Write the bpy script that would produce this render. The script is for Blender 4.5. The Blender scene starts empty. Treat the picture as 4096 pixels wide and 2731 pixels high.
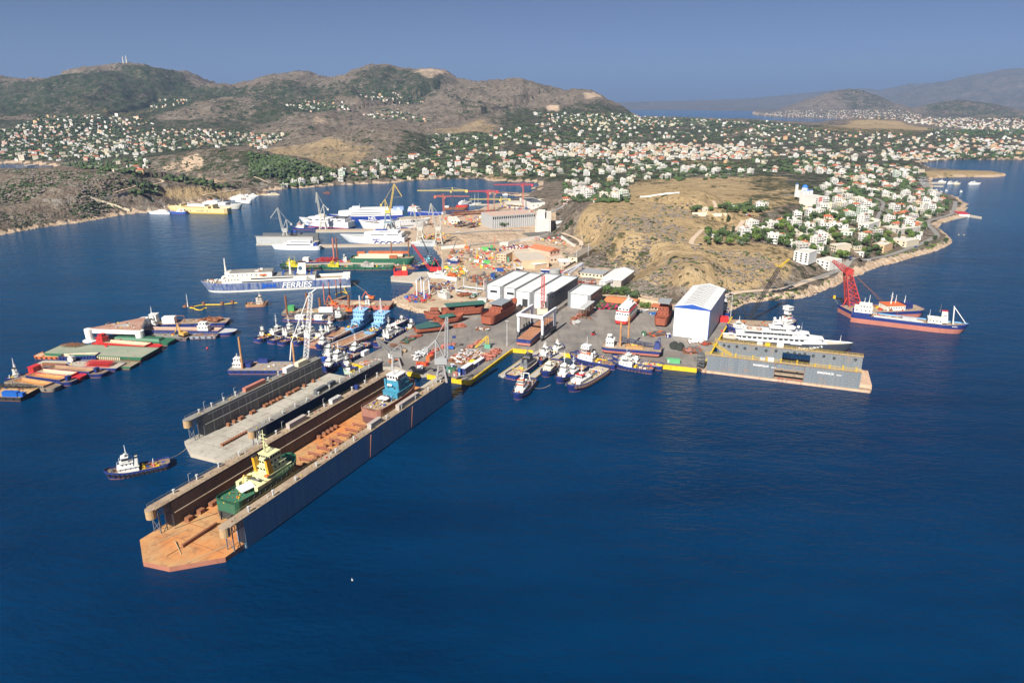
import bpy, math, random
import numpy as np
R = math.radians
SC = bpy.context.scene
COL = SC.collection
random.seed(7)
# ------------------------------------------------------------ camera, sky, sun, exposure
FPX, HOR, CH = 2841.0, 404.0, 160.0
PIT = math.atan((1365.5 - HOR) / FPX)
cd = bpy.data.cameras.new('camera'); cam = bpy.data.objects.new('camera', cd); COL.objects.link(cam)
cd.sensor_width = 36.0; cd.lens = FPX / 4096 * 36.0
cd.clip_start = 1.0; cd.clip_end = 120000
cam.location = (0, 0, CH); cam.rotation_euler = (math.pi / 2 - PIT, 0, 0)
SC.camera = cam
SUN_EL, SUN_AZ = R(40), R(206)
w = bpy.data.worlds.new('World'); SC.world = w; w.use_nodes = True
nt = w.node_tree; bg = nt.nodes['Background']
sky = nt.nodes.new('ShaderNodeTexSky'); sky.sky_type = 'NISHITA'; sky.sun_disc = False
sky.sun_elevation = SUN_EL; sky.sun_rotation = SUN_AZ
sky.air_density = .26; sky.dust_density = .9; sky.ozone_density = 2.7; sky.altitude = 0
nt.links.new(sky.outputs[0], bg.inputs[0]); bg.inputs[1].default_value = 0.054
sl = bpy.data.lights.new('sun', 'SUN'); sun = bpy.data.objects.new('sun', sl); COL.objects.link(sun)
sl.energy = 5.0; sl.angle = R(0.5); sl.color = (1, .93, .82)
sun.rotation_euler = (math.pi / 2 - SUN_EL, 0, -SUN_AZ + math.pi)
SC.view_settings.view_transform = 'Standard'; SC.view_settings.look = 'None'
SC.view_settings.exposure = 0.92; SC.view_settings.gamma = 1.0
SC.cycles.max_bounces = 5; SC.cycles.diffuse_bounces = 2; SC.cycles.glossy_bounces = 3
SC.cycles.volume_bounces = 1; SC.cycles.caustics_reflective = False; SC.cycles.caustics_refractive = False
SC.cycles.volume_step_rate = 5.0
# ------------------------------------------------------------ pixel -> world
CROP = {'F': (0, 0, 1), 'U': (0, 0, 4096 / 2352), 'L1': (0, 1230, 900 / 2352), 'M1': (900, 1150, 800 / 2352), 'Y1': (1500, 1250, 600 / 2352),
  'T1': (1900, 1250, 800 / 2352), 'D1': (400, 1400, 900 / 2352), 'D2': (500, 1800, 800 / 2352), 'D3': (1000, 1350, 850 / 2352),
  'R1': (2600, 1100, 900 / 2352), 'R2': (3200, 950, 750 / 2352), 'H1': (2700, 750, 600 / 2352), 'H2': (3200, 700, 750 / 2352),
  'H3': (2000, 700, 800 / 1344), 'F1': (700, 1000, 600 / 2352), 'F2': (1200, 950, 600 / 2352), 'F3': (1700, 950, 600 / 2352),
  'F4': (2200, 950, 600 / 2352), 'B1': (0, 600, 600 / 2352), 'B2': (500, 600, 600 / 2352), 'B3': (1000, 650, 600 / 2352),
  'B4': (1500, 650, 600 / 2352), 'S1': (0, 200, 1000 / 2352), 'S2': (1000, 200, 1000 / 2352), 'S3': (2000, 200, 1000 / 2352),
  'S4': (3000, 200, 1096 / 2352)}
def px(c, x, y):
 o = CROP[c]; return o[0] + x * o[2], o[1] + y * o[2]
def ray(c, x, y):
 fx, fy = px(c, x, y); Y = 1365.5 - fy
 den = FPX * math.cos(PIT) + Y * math.sin(PIT)
 return (fx - 2048) / den, (-FPX * math.sin(PIT) + Y * math.cos(PIT)) / den
def W(c, x, y, z=0.0):
 a, b = ray(c, x, y); t = (z - CH) / b
 return (a * t, t, z)
def WD(c, x, y, d):
 a, b = ray(c, x, y); return (a * d, d, CH + b * d)
def HT(base, c, x, y):
 return CH + ray(c, x, y)[1] * base[1]
# ------------------------------------------------------------ materials
MATS = {}
def nodes(m):
 m.use_nodes = True; t = m.node_tree
 return t, t.nodes['Principled BSDF'], t.nodes.new, t.links.new
def M(col, rough=.6, var=.18, scale=.35, rust=0.0, metal=0.0, rcol=(.22, .085, .035), bump=0.0):
 key = (col, rough, var, scale, rust, metal, rcol, bump)
 if key in MATS: return MATS[key]
 m = bpy.data.materials.new('paint'); t, p, N, L = nodes(m)
 tc = N('ShaderNodeTexCoord'); n = N('ShaderNodeTexNoise'); n.inputs['Scale'].default_value = scale; n.inputs['Detail'].default_value = 6
 L(tc.outputs['Object'], n.inputs['Vector'])
 mx = N('ShaderNodeMix'); mx.data_type = 'RGBA'
 mx.inputs[6].default_value = tuple(c * (1 - var) for c in col) + (1,); mx.inputs[7].default_value = tuple(min(1, c * (1 + var)) for c in col) + (1,)
 L(n.outputs[0], mx.inputs[0]); out = mx.outputs[2]
 if rust > 0:
  mp = N('ShaderNodeMapping'); mp.inputs['Scale'].default_value = (1, 1, .25); L(tc.outputs['Object'], mp.inputs[0])
  r = N('ShaderNodeTexNoise'); r.inputs['Scale'].default_value = .45; r.inputs['Detail'].default_value = 8; r.inputs['Roughness'].default_value = .7
  L(mp.outputs[0], r.inputs['Vector'])
  cr = N('ShaderNodeValToRGB'); cr.color_ramp.elements[0].position = .62 - .3 * rust; cr.color_ramp.elements[1].position = .72 - .2 * rust
  L(r.outputs[0], cr.inputs[0])
  m2 = N('ShaderNodeMix'); m2.data_type = 'RGBA'; L(cr.outputs[0], m2.inputs[0]); L(out, m2.inputs[6]); m2.inputs[7].default_value = rcol + (1,)
  out = m2.outputs[2]
 L(out, p.inputs['Base Color']); p.inputs['Roughness'].default_value = rough; p.inputs['Metallic'].default_value = metal
 if bump:
  b = N('ShaderNodeBump'); b.inputs['Strength'].default_value = bump; b.inputs['Distance'].default_value = .3
  L(n.outputs[0], b.inputs['Height']); L(b.outputs[0], p.inputs['Normal'])
 MATS[key] = m; return m
WHITE = M((.70, .70, .68), .45, .06, .3); DIRTY = M((.66, .65, .60), .6, .14, .25, .12)
NAVY = M((.018, .035, .16), .4, .25, .3, .05); RED = M((.50, .03, .03), .45, .2, .3, .08); GREENP = M((.03, .13, .07), .5, .25, .2, .12)
BLACK = M((.02, .02, .022), .7, .3); GLASS = M((.02, .03, .04), .12, .1); YEL = M((.62, .42, .03), .5, .15, .4, .08)
RUST = M((.21, .085, .04), .85, .35, .5, .2, 0, (.11, .04, .02)); RUSTR = M((.27, .075, .04), .8, .3, .4, .15, 0, (.13, .05, .03)); GREY = M((.28, .29, .29), .6, .2, .3, .08)
LGREY = M((.45, .46, .46), .6, .15, .3, .05); DGREY = M((.10, .11, .12), .6, .2, .3, .05); ORANGE = M((.60, .13, .03), .5, .2)
SALMON = M((.42, .16, .12), .6, .2, .2, .1); SAND = M((.42, .32, .20), .95, .25, .6); LBLUE = M((.16, .36, .62), .45, .18, .4, .06)
DECKG = M((.12, .14, .13), .8, .35, .3, .18); DECKB = M((.20, .15, .11), .85, .35, .25, .3); CONC = M((.40, .36, .30), .9, .2, .12); CREAM = M((.66, .58, .42), .6, .12, .3, .06)
TEAL = M((.05, .26, .36), .45, .2, .4, .06); LYEL = M((.66, .66, .28), .5, .12); PINKR = M((.36, .15, .10), .6, .3, .2, .15)
# ------------------------------------------------------------ mesh builder
class MB:
 def __init__(s): s.v = []; s.f = []; s.m = []
 def add(s, vs, fs, m=0):
  o = len(s.v); s.v += [tuple(v) for v in vs]; s.f += [tuple(i + o for i in f) for f in fs]; s.m += [m] * len(fs); return s
 def box(s, x0, x1, y0, y1, z0, z1, m=0, tx=0, ty=0, sx=0):
  v = [(x0, y0, z0), (x1, y0, z0), (x1, y1, z0), (x0, y1, z0), (x0 + tx + sx, y0 + ty, z1), (x1 - tx + sx, y0 + ty, z1), (x1 - tx + sx, y1 - ty, z1), (x0 + tx + sx, y1 - ty, z1)]
  return s.add(v, [(0, 3, 2, 1), (4, 5, 6, 7), (0, 1, 5, 4), (1, 2, 6, 5), (2, 3, 7, 6), (3, 0, 4, 7)], m)
 def prism(s, poly, z0, z1, m=0, mt=None):
  n = len(poly)
  if sum(poly[i][0] * poly[(i + 1) % n][1] - poly[(i + 1) % n][0] * poly[i][1] for i in range(n)) < 0: poly = poly[::-1]
  v = [(p[0], p[1], z0) for p in poly] + [(p[0], p[1], z1) for p in poly]
  s.add(v, [(i, (i + 1) % n, n + (i + 1) % n, n + i) for i in range(n)] + [tuple(range(n - 1, -1, -1))], m)
  return s.add(v[n:], [tuple(range(n))], m if mt is None else mt)
 def tube(s, p, q, r, r2=None, n=6, m=0, cap=True):
  p = np.array(p, float); q = np.array(q, float); r2 = r if r2 is None else r2
  d = q - p; l = np.linalg.norm(d)
  if l < 1e-6: return s
  d /= l; u = np.cross(d, (0, 0, 1) if abs(d[2]) < .9 else (1, 0, 0)); u /= np.linalg.norm(u); w_ = np.cross(d, u)
  vs = []
  for c, rr in ((p, r), (q, r2)):
   for i in range(n):
    a = 2 * math.pi * i / n + math.pi / n; vs.append(c + rr * (u * math.cos(a) + w_ * math.sin(a)))
  fs = [(i, (i + 1) % n, n + (i + 1) % n, n + i) for i in range(n)]
  if cap: fs += [tuple(range(n - 1, -1, -1)), tuple(range(n, 2 * n))]
  return s.add(vs, fs, m)
 def bar(s, p, q, r, m=0): return s.tube(p, q, r, None, 4, m)
 def truss(s, p, q, w0, w1, n, r=.12, m=0, up=(0, 0, 1), k=4):
  p = np.array(p, float); q = np.array(q, float); d = q - p; d /= np.linalg.norm(d)
  u = np.cross(d, up) if abs(np.dot(d, up)) < .95 else np.cross(d, (1, 0, 0)); u = u / np.linalg.norm(u); w_ = np.cross(d, u)
  cs = [(-1, -1), (1, -1), (1, 1), (-1, 1)] if k == 4 else [(-1, -.6), (1, -.6), (0, 1)]
  ring = []
  for i in range(n + 1):
   t = i / n; c = p + (q - p) * t; h = (w0 + (w1 - w0) * t) / 2
   ring.append([c + h * (a * u + b * w_) for a, b in cs])
  for j in range(len(cs)): s.bar(ring[0][j], ring[-1][j], r, m)
  for i in range(n):
   for j in range(len(cs)):
    j2 = (j + 1) % len(cs)
    s.bar(ring[i][j], ring[i + 1][j2] if i % 2 else ring[i + 1][j2], r * .6, m); s.bar(ring[i + 1][j], ring[i + 1][j2], r * .5, m)
  return s
 def cyl(s, x, y, z0, z1, r, r2=None, n=12, m=0): return s.tube((x, y, z0), (x, y, z1), r, r2, n, m)
 def torus(s, c, axis, R_, r_, n=10, k=5, m=0):
  c = np.array(c, float); a = np.array(axis, float); a /= np.linalg.norm(a)
  u = np.cross(a, (0, 0, 1) if abs(a[2]) < .9 else (1, 0, 0)); u /= np.linalg.norm(u); w_ = np.cross(a, u)
  vs = [];
  for i in range(n):
   t = 2 * math.pi * i / n; e = u * math.cos(t) + w_ * math.sin(t)
   for j in range(k):
    f = 2 * math.pi * j / k; vs.append(c + e * (R_ + r_ * math.cos(f)) + a * r_ * math.sin(f))
  return s.add(vs, [(i * k + j, ((i + 1) % n) * k + j, ((i + 1) % n) * k + (j + 1) % k, i * k + (j + 1) % k) for i in range(n) for j in range(k)], m)
 def blob(s, c, r, m=0, seed=0, squash=.8, jit=.25):
  rn = random.Random(seed); g = (1 + 5 ** .5) / 2
  vs = [(-1, g, 0), (1, g, 0), (-1, -g, 0), (1, -g, 0), (0, -1, g), (0, 1, g), (0, -1, -g), (0, 1, -g), (g, 0, -1), (g, 0, 1), (-g, 0, -1), (-g, 0, 1)]
  fs = [(0, 11, 5), (0, 5, 1), (0, 1, 7), (0, 7, 10), (0, 10, 11), (1, 5, 9), (5, 11, 4), (11, 10, 2), (10, 7, 6), (7, 1, 8), (3, 9, 4), (3, 4, 2), (3, 2, 6), (3, 6, 8), (3, 8, 9), (4, 9, 5), (2, 4, 11), (6, 2, 10), (8, 6, 7), (9, 8, 1)]
  k = r / 1.9; o = []
  for x, y, z in vs:
   q = k * (1 + rn.uniform(-jit, jit)); o.append((c[0] + x * q, c[1] + y * q, c[2] + z * q * squash))
  return s.add(o, fs, m)
 def mesh(s, name, mats):
  me = bpy.data.meshes.new(name); me.from_pydata(s.v, [], s.f)
  for k in mats: me.materials.append(k)
  if len(mats) > 1: me.polygons.foreach_set('material_index', s.m)
  me.update(); return me
def props(o, label=None, cat=None, group=None, kind=None):
 if label: o['label'] = label
 if cat: o['category'] = cat
 if group: o['group'] = group
 if kind: o['kind'] = kind
 return o
def link(name, me, parent=None):
 o = bpy.data.objects.new(name, me); COL.objects.link(o)
 if parent: o.parent = parent
 return o
def mk(mats): return list(mats) if isinstance(mats, (list, tuple)) else [mats]
def part(mb, name, mats, parent, label=None):
 return props(link(name, mb.mesh(name, mk(mats)), parent), label)
def thing(name, label, cat, loc=(0, 0, 0), rz=0, group=None):
 o = bpy.data.objects.new(name, None); COL.objects.link(o); o.location = loc; o.rotation_euler = (0, 0, rz)
 o.empty_display_size = 2; return props(o, label, cat, group)
def solo(mb, name, mats, label, cat, loc=(0, 0, 0), rz=0, group=None, kind=None):
 o = link(name, mb.mesh(name, mk(mats))); o.location = loc; o.rotation_euler = (0, 0, rz)
 return props(o, label, cat, group, kind)
def struct(mb, name, mats): return solo(mb, name, mats, None, None, kind='structure')
def dup(src, loc, rz, label, sc=None, group=None):
 r = src.copy(); COL.objects.link(r); r.location = loc; r.rotation_euler = (0, 0, rz); r['label'] = label
 if sc: r.scale = (sc, sc, sc) if isinstance(sc, (int, float)) else sc
 if group: r['group'] = group
 for ch in src.children:
  c = ch.copy(); COL.objects.link(c); c.parent = r
  for g in ch.children: d = g.copy(); COL.objects.link(d); d.parent = c
 return r
def words(txt, size, mat, parent, loc, rot, align='CENTER', shear=0, name='lettering', sx=1):
 cu = bpy.data.curves.new(name, 'FONT'); cu.body = txt; cu.size = size; cu.extrude = .04; cu.align_x = align; cu.align_y = 'CENTER'; cu.shear = shear; cu.offset = size * .012
 cu.materials.append(mat); o = bpy.data.objects.new(name, cu); COL.objects.link(o); dg = bpy.context.evaluated_depsgraph_get(); me = bpy.data.meshes.new_from_object(o.evaluated_get(dg)); bpy.data.objects.remove(o); bpy.data.curves.remove(cu); me.materials.clear(); me.materials.append(mat)
 o = link(name, me, parent); o.location = loc; o.rotation_euler = rot; o.scale = (sx, 1, 1)
 return o
# ------------------------------------------------------------ terrain
def vnoise(x, y, seed=0):
 xi = np.floor(x).astype(np.int64); yi = np.floor(y).astype(np.int64); fx = x - xi; fy = y - yi
 fx = fx * fx * (3 - 2 * fx); fy = fy * fy * (3 - 2 * fy)
 def h(a, b):
  n = (a * 374761393 + b * 668265263 + seed * 974634777) & 0xffffffff
  n = ((n ^ (n >> 13)) * 1274126177) & 0xffffffff
  return ((n ^ (n >> 16)) & 0xffff) / 65535.0
 return (h(xi, yi) * (1 - fx) + h(xi + 1, yi) * fx) * (1 - fy) + (h(xi, yi + 1) * (1 - fx) + h(xi + 1, yi + 1) * fx) * fy
def fbm(x, y, oct=5, seed=0, gain=.5):
 s = 0; a = 1; t = 0
 for i in range(oct): s = s + a * vnoise(x, y, seed + i * 17); t += a; a *= gain; x = x * 2.03 + 13.7; y = y * 2.03 + 5.1
 return s / t
def ridged(x, y, oct=4, seed=0):
 s = 0; a = 1; t = 0
 for i in range(oct): s = s + a * (1 - np.abs(2 * vnoise(x, y, seed + i * 31) - 1)); t += a; a *= .5; x = x * 2.1 + 3.3; y = y * 2.1 + 8.8
 return s / t
def segdist(px_, py_, pts, closed=False):
 best = np.full(px_.shape, 1e12); bt = np.zeros(px_.shape)
 n = len(pts); rng = range(n if closed else n - 1)
 for i in rng:
  x0, y0 = pts[i][:2]; x1, y1 = pts[(i + 1) % n][:2]; dx, dy = x1 - x0, y1 - y0
  t = np.clip(((px_ - x0) * dx + (py_ - y0) * dy) / (dx * dx + dy * dy + 1e-9), 0, 1)
  d = (px_ - x0 - t * dx) ** 2 + (py_ - y0 - t * dy) ** 2
  k = d < best; best = np.where(k, d, best); bt = np.where(k, i + t, bt)
 return np.sqrt(best), bt
def inside(px_, py_, pts):
 r = np.zeros(px_.shape, bool); n = len(pts)
 for i in range(n):
  x0, y0 = pts[i][:2]; x1, y1 = pts[(i + 1) % n][:2]
  if y0 == y1: continue
  k = ((y0 > py_) != (y1 > py_)) & (px_ < (x1 - x0) * (py_ - y0) / (y1 - y0) + x0); r ^= k
 return r
def P(c, *xy): return [W(c, xy[i], xy[i + 1], 0)[:2] for i in range(0, len(xy), 2)]
COAST = (P('U', -260, 590, -60, 548, 0, 540, 90, 523, 180, 512, 260, 497) + P('B2', 230, 990, 340, 985, 560, 950, 900, 880, 1300, 830, 1500, 800, 2000, 745, 2180, 705, 2300, 700)
   + P('B3', 200, 462, 480, 425, 600, 412, 1000, 385, 1500, 352, 2000, 333, 2350, 315) + P('B4', 400, 297, 800, 268, 1100, 256, 1700, 257, 1850, 295, 2100, 305)
   + P('H3', 60, 50, 160, 42, 262, 55, 268, 75, 200, 92, 262, 100, 180, 128, 60, 132, 100, 142, 160, 150) + P('B4', 2110, 600, 1960, 640, 1620, 745, 1500, 760, 1180, 830, 700, 855, 400, 860, 100, 895)
   + P('B3', 2250, 1000, 2352, 1120, 2340, 1250) + P('B4', 560, 1230, 560, 1290, 960, 1290, 975, 1400, 1060, 1490)
   + P('F2', 2250, 330, 2210, 560, 1960, 660, 1800, 700, 1810, 830, 1640, 900, 1440, 985, 1560, 1085, 1800, 1165, 2100, 1195) + P('F3', 130, 1195, 180, 1260, 300, 1330, 700, 1330, 2000, 1400)
   + P('T1', 1060, 380, 2000, 380) + P('R1', 560, 700, 745, 380, 860, 356, 1000, 286, 1250, 258, 1560, 240, 1725, 203, 1690, 165, 1780, 180, 1960, 90, 2080, 20)
   + P('R2', 440, 600, 560, 510, 700, 468, 800, 440, 900, 385, 1250, 280, 1500, 225, 1700, 170, 1850, 100, 1920, 50) + P('H2', 1880, 790, 1800, 720, 1690, 655, 1780, 600, 2030, 535, 1960, 500, 2085, 410, 2090, 370, 1990, 310, 1960, 275, 1850, 250, 1700, 210, 1640, 180, 1630, 80, 1660, 50, 1790, 33)
   + P('S4', 1900, 1090, 2100, 1092, 2205, 1080, 2120, 1055, 1800, 1045, 1560, 1030, 1450, 980, 1600, 950, 1800, 940, 2352, 945, 3400, 960)
   + [(9000, 2500), (14000, 9000), (9500, 9500), (5200, 9200)] + [WD('S4', 1420, 400, 9000)[:2], WD('S4', 900, 400, 9300)[:2], WD('S4', 300, 400, 8600)[:2]]
   + P('S4', 100, 535, 20, 548, 60, 560, 180, 574, 500, 584, 830, 592, 1040, 602) + [WD('S4', 1120, 500, 6200)[:2], WD('S4', 1080, 500, 5200)[:2], WD('S4', 800, 500, 4800)[:2], WD('S4', 0, 500, 4700)[:2], WD('S3', 1900, 500, 4500)[:2], WD('S3', 1500, 500, 4400)[:2], WD('S3', 1280, 500, 4350)[:2], WD('S3', 1220, 500, 5200)[:2],
   WD('S3', 900, 500, 6500)[:2], (-1000, 9500), (-9000, 9500), (-9000, 1500)])
BAY = P('B1', -700, 180, -100, 212, 300, 220, 560, 236, 900, 262, 1010, 285, 800, 300) + [WD('B1', 500, 300, 1600)[:2], WD('B1', -800, 300, 1500)[:2]]
def ridge(c, d, pts, w, pw=1.6):
 out = []; n = len(pts) // 2
 for i in range(n):
  dd = d if isinstance(d, (int, float)) else d[0] + (d[1] - d[0]) * i / (n - 1)
  out.append(WD(c, pts[2 * i], pts[2 * i + 1], dd))
 return (out, w, pw)
def S(*a):
 o = []
 for c, pts, d in a:
  for i in range(0, len(pts), 2): o.append(WD(c, pts[i], pts[i + 1], d))
 return o
RIDGES = [
 (S(('S1', (-900, 300, -300, 262, 0, 245, 120, 265, 250, 292, 350, 270, 550, 266, 800, 206), 4300), ('S1', (1000, 138, 1180, 122, 1300, 124, 1500, 150, 1650, 182, 1800, 237, 1950, 322, 2080, 352, 2200, 345), 4600),
  ('S2', (0, 300, 200, 236, 380, 212, 480, 192, 580, 208, 720, 260, 800, 258, 900, 236, 1050, 168, 1200, 127, 1280, 132, 1400, 160, 1500, 178, 1600, 174, 1720, 159, 1850, 192, 1950, 266, 2100, 290, 2300, 290), 4500),
  ('S3', (0, 287, 100, 270, 200, 270, 350, 317, 550, 367, 650, 405, 740, 410), 4300), ('S3', (800, 377, 860, 387, 1000, 472, 1100, 512, 1190, 590, 1290, 640), 4150)), 1500, 1.5),
 (S(('S2', (-300, 720, 0, 700, 300, 690, 500, 650, 680, 590, 780, 583, 900, 605, 1100, 645, 1400, 700, 1700, 740, 2000, 700, 2200, 650, 2352, 640), 2900)), 700, 1.4),
 (S(('S2', (100, 945, 400, 860, 700, 812, 950, 775, 1200, 745, 1400, 760, 1600, 810, 1800, 930), 2200)), 480, 1.3),
 (S(('S1', (1300, 690, 1500, 620, 1700, 545, 1950, 482, 2100, 455, 2352, 470), 3400), ('S2', (300, 520, 700, 590), 3300)), 600, 1.3),
 (S(('S2', (1150, 660, 1350, 520, 1600, 540, 1900, 560, 2150, 600), 3500)), 500, 1.3),
 (S(('S1', (1000, 1080, 1300, 1040, 1500, 1010, 1700, 985, 1850, 940, 2200, 935), 1620), ('S2', (0, 940, 100, 960, 300, 1000), 1580), ('S2', (400, 1040, 600, 1110, 800, 1160), 1500)), 210, 1.3),
 (S(('B1', (-900, 345, -400, 335, 0, 325, 300, 308, 600, 292, 900, 282, 1200, 300, 1500, 322), 1150), ('B1', (1800, 370, 2050, 450, 2250, 505), 1130)), 330, 1.25),
 (S(('U', (1330, 590, 1400, 510), 800), ('U', (1470, 465, 1540, 445, 1600, 440, 1650, 462), 940)), 301, 1.3),
 (S(('U', (1500, 650, 1570, 612, 1630, 608, 1680, 628), 610)), 171, 1.4),
 (S(('S4', (120, 545, 350, 492, 600, 392, 760, 342, 850, 327, 900, 327, 980, 365, 1040, 370, 1150, 420, 1250, 475, 1350, 505), 8200)), 950, 1.4),
 (S(('S4', (1450, 505, 1550, 480, 1650, 450, 1780, 437, 1900, 450, 2050, 470, 2200, 510, 2352, 555, 2600, 560), 7000)), 900, 1.4),
 (S(('S4', (450, 670, 700, 630, 850, 612, 1000, 597, 1200, 612, 1500, 645), 4300)), 500, 1.4),
 (S(('S3', (2000, 800, 2200, 750, 2352, 757, 2450, 790), 3000)), 260, 1.4),
 (S(('S3', (1100, 720, 1500, 720, 1900, 700), 3700)), 500, 1.4),
 (S(('S4', (-900, 440, -500, 432, 0, 412, 500, 362, 700, 337, 950, 320, 1100, 336, 1200, 320, 1400, 272, 1500, 276), 17500)), 2500, 1.2),
 (S(('S4', (1150, 440, 1400, 330, 1600, 265, 1700, 256, 1950, 192, 2050, 182, 2150, 152, 2290, 132, 2352, 142, 2700, 200, 3200, 260), 15000)), 3200, 1.2),
]
GA = np.linspace(-1.02, 1.0, 760)
GY = 330 * np.exp(np.linspace(0, math.log(18500 / 330.), 430))
AA, YY = np.meshgrid(GA, GY, indexing='ij'); XX = AA * YY
land = inside(XX, YY, COAST) & ~inside(XX, YY, BAY)
dc, _ = segdist(XX, YY, COAST, True); db, _ = segdist(XX, YY, BAY, True)
dist = np.minimum(dc, db)
dist = dist + (fbm(XX / 14, YY / 14, 3, 5) - .5) * 7 * np.clip(YY / 600, 1, 3)
sd = np.where(land, dist, -dist)
base = np.where(sd > 0, 0.3 + 3.2 * (1 - np.exp(-sd / 7)) + 14 * (1 - np.exp(-sd / 330)) + np.clip(YY - 1500, 0, 3000) * .008 * (sd > 0), np.maximum(-6, sd * .12))
hill = np.zeros(XX.shape); gap = np.clip(sd / 120., 0, 1) if False else None
for pts, wd, pw in RIDGES:
 d_, t_ = segdist(XX, YY, pts)
 zz = np.array([p[2] for p in pts]); i0 = np.clip(t_.astype(int), 0, len(pts) - 2); fr = t_ - i0
 rz_ = zz[i0] * (1 - fr) + zz[i0 + 1] * fr
 wob = 1 + .35 * (fbm(XX / (wd * .5), YY / (wd * .5), 3, 3) - .5)
 q = np.clip(d_ / (wd * wob), 0, None)
 f_ = 1 / (1 + q ** 2.2 * 1.9) - .07
 sharp = np.clip(1 - np.sqrt(q * q + .01) * .62, 0, 1) ** 2
 f_ = np.clip(.5 * f_ / .93 + .5 * sharp, 0, 1)
 if wd in (301, 171): f_ = np.clip(1 - q * .8, 0, 1); f_ = f_ * f_ * (3 - 2 * f_)
 hgt = rz_ * f_
 gull = (ridged(XX / (wd * .42), YY / (wd * .42), 5, int(wd)) - .80) * rz_ * (.05 if wd in (301, 171) else .62) * np.clip(q * 2.2, 0, 1) * np.clip(1.3 - q, 0, 1)
 hgt = hgt + gull + (ridged(XX / (wd * .16), YY / (wd * .16), 3, int(wd) + 7) - .6) * np.minimum(rz_, 150) * .16 * np.clip(q * 2, .15, 1) * np.clip(1.4 - q, 0, 1)
 if wd >= 480: hgt = hgt + (ridged(XX / 95., YY / 95., 4, 77) - .66) * np.clip(rz_ * .16, 0, 42) * np.clip(1.5 - q, 0, 1)
 hill = np.where(hgt > hill, hgt + 0 * hill, hill)
shore = np.clip(sd / np.where(YY > 3700, 260., 60.), 0, 1); shore = shore * shore * (3 - 2 * shore)
far = YY > 11000
shore = np.where(far, 1, shore);
ZZ = np.where((sd > 0) | far, np.maximum(base, 0) + np.maximum(hill - np.maximum(base, 0) * .6, 0) * shore, base)
ZZ = ZZ + np.where(sd > 10, (fbm(XX / 25, YY / 25, 4, 9) - .5) * np.clip(hill * .08, .4, 5), 0)
ZZ = np.where(far & (hill < 12), -8, ZZ)
# level ground of the shipyards, cut into the slope
FLAT = [(P('F2', 2230, 320, 2210, 560, 1800, 720, 1500, 985, 1800, 1180) + P('F3', 200, 1320) + P('M1', 1500, 880) + P('Y1', 700, 960, 1460, 1070) + P('T1', 440, 425, 690, 450, 1040, 475, 2160, 600) + P('R1', 490, 978, 850, 440, 750, 340, 230, 330) + P('F4', 1850, 1040, 1100, 800, 1290, 600, 1200, 530, 500, 490, 380, 400, 560, 260, 480, 170) + P('F3', 2100, 60, 1500, 60, 1250, 120, 900, 110, 250, 150), 2.0),
  (P('B4', 100, 895, 700, 855, 1180, 830, 1620, 745, 1960, 640, 2250, 620, 2352, 760) + P('H3', 380, 270, 360, 380, 200, 470, 0, 470) + P('B4', 1000, 1290, 560, 1290, 560, 1000, 100, 1000), 2.2)]
for poly, zf in FLAT:
 ins = inside(XX, YY, poly); dd, _ = segdist(XX, YY, poly, True)
 k = np.where(ins, 1, np.clip(1 - dd / 42., 0, 1)); k = k * k * (3 - 2 * k)
 ZZ = np.where(sd > 1, ZZ * (1 - k) + zf * k, ZZ)
def tz(x, y):
 a = x / y; i = (a - GA[0]) / (GA[1] - GA[0]); j = math.log(y / GY[0]) / math.log(GY[1] / GY[0])
 i0 = int(min(max(i, 0), len(GA) - 2)); j0 = int(min(max(j, 0), len(GY) - 2)); fi = min(max(i - i0, 0), 1); fj = min(max(j - j0, 0), 1)
 return float((ZZ[i0, j0] * (1 - fj) + ZZ[i0, j0 + 1] * fj) * (1 - fi) + (ZZ[i0 + 1, j0] * (1 - fj) + ZZ[i0 + 1, j0 + 1] * fj) * fi)
def hit(c, x, y):
 a, b = ray(c, x, y); i = (a - GA[0]) / (GA[1] - GA[0]); i0 = int(min(max(i, 0), len(GA) - 2)); fi = min(max(i - i0, 0), 1)
 col = np.maximum(ZZ[i0] * (1 - fi) + ZZ[i0 + 1] * fi, 0); g = col - (CH + b * GY); k = np.nonzero(g > 0)[0]
 if len(k) == 0 or k[0] == 0: return None
 k = k[0]; t = g[k - 1] / (g[k - 1] - g[k]); Y = GY[k - 1] + (GY[k] - GY[k - 1]) * t
 return (a * Y, Y, float(col[k - 1] * (1 - t) + col[k] * t))
def rd(c, *xy):
 o = []
 for i in range(0, len(xy), 2):
  h = hit(c, xy[i], xy[i + 1])
  if h: o.append(h)
 return o
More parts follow.
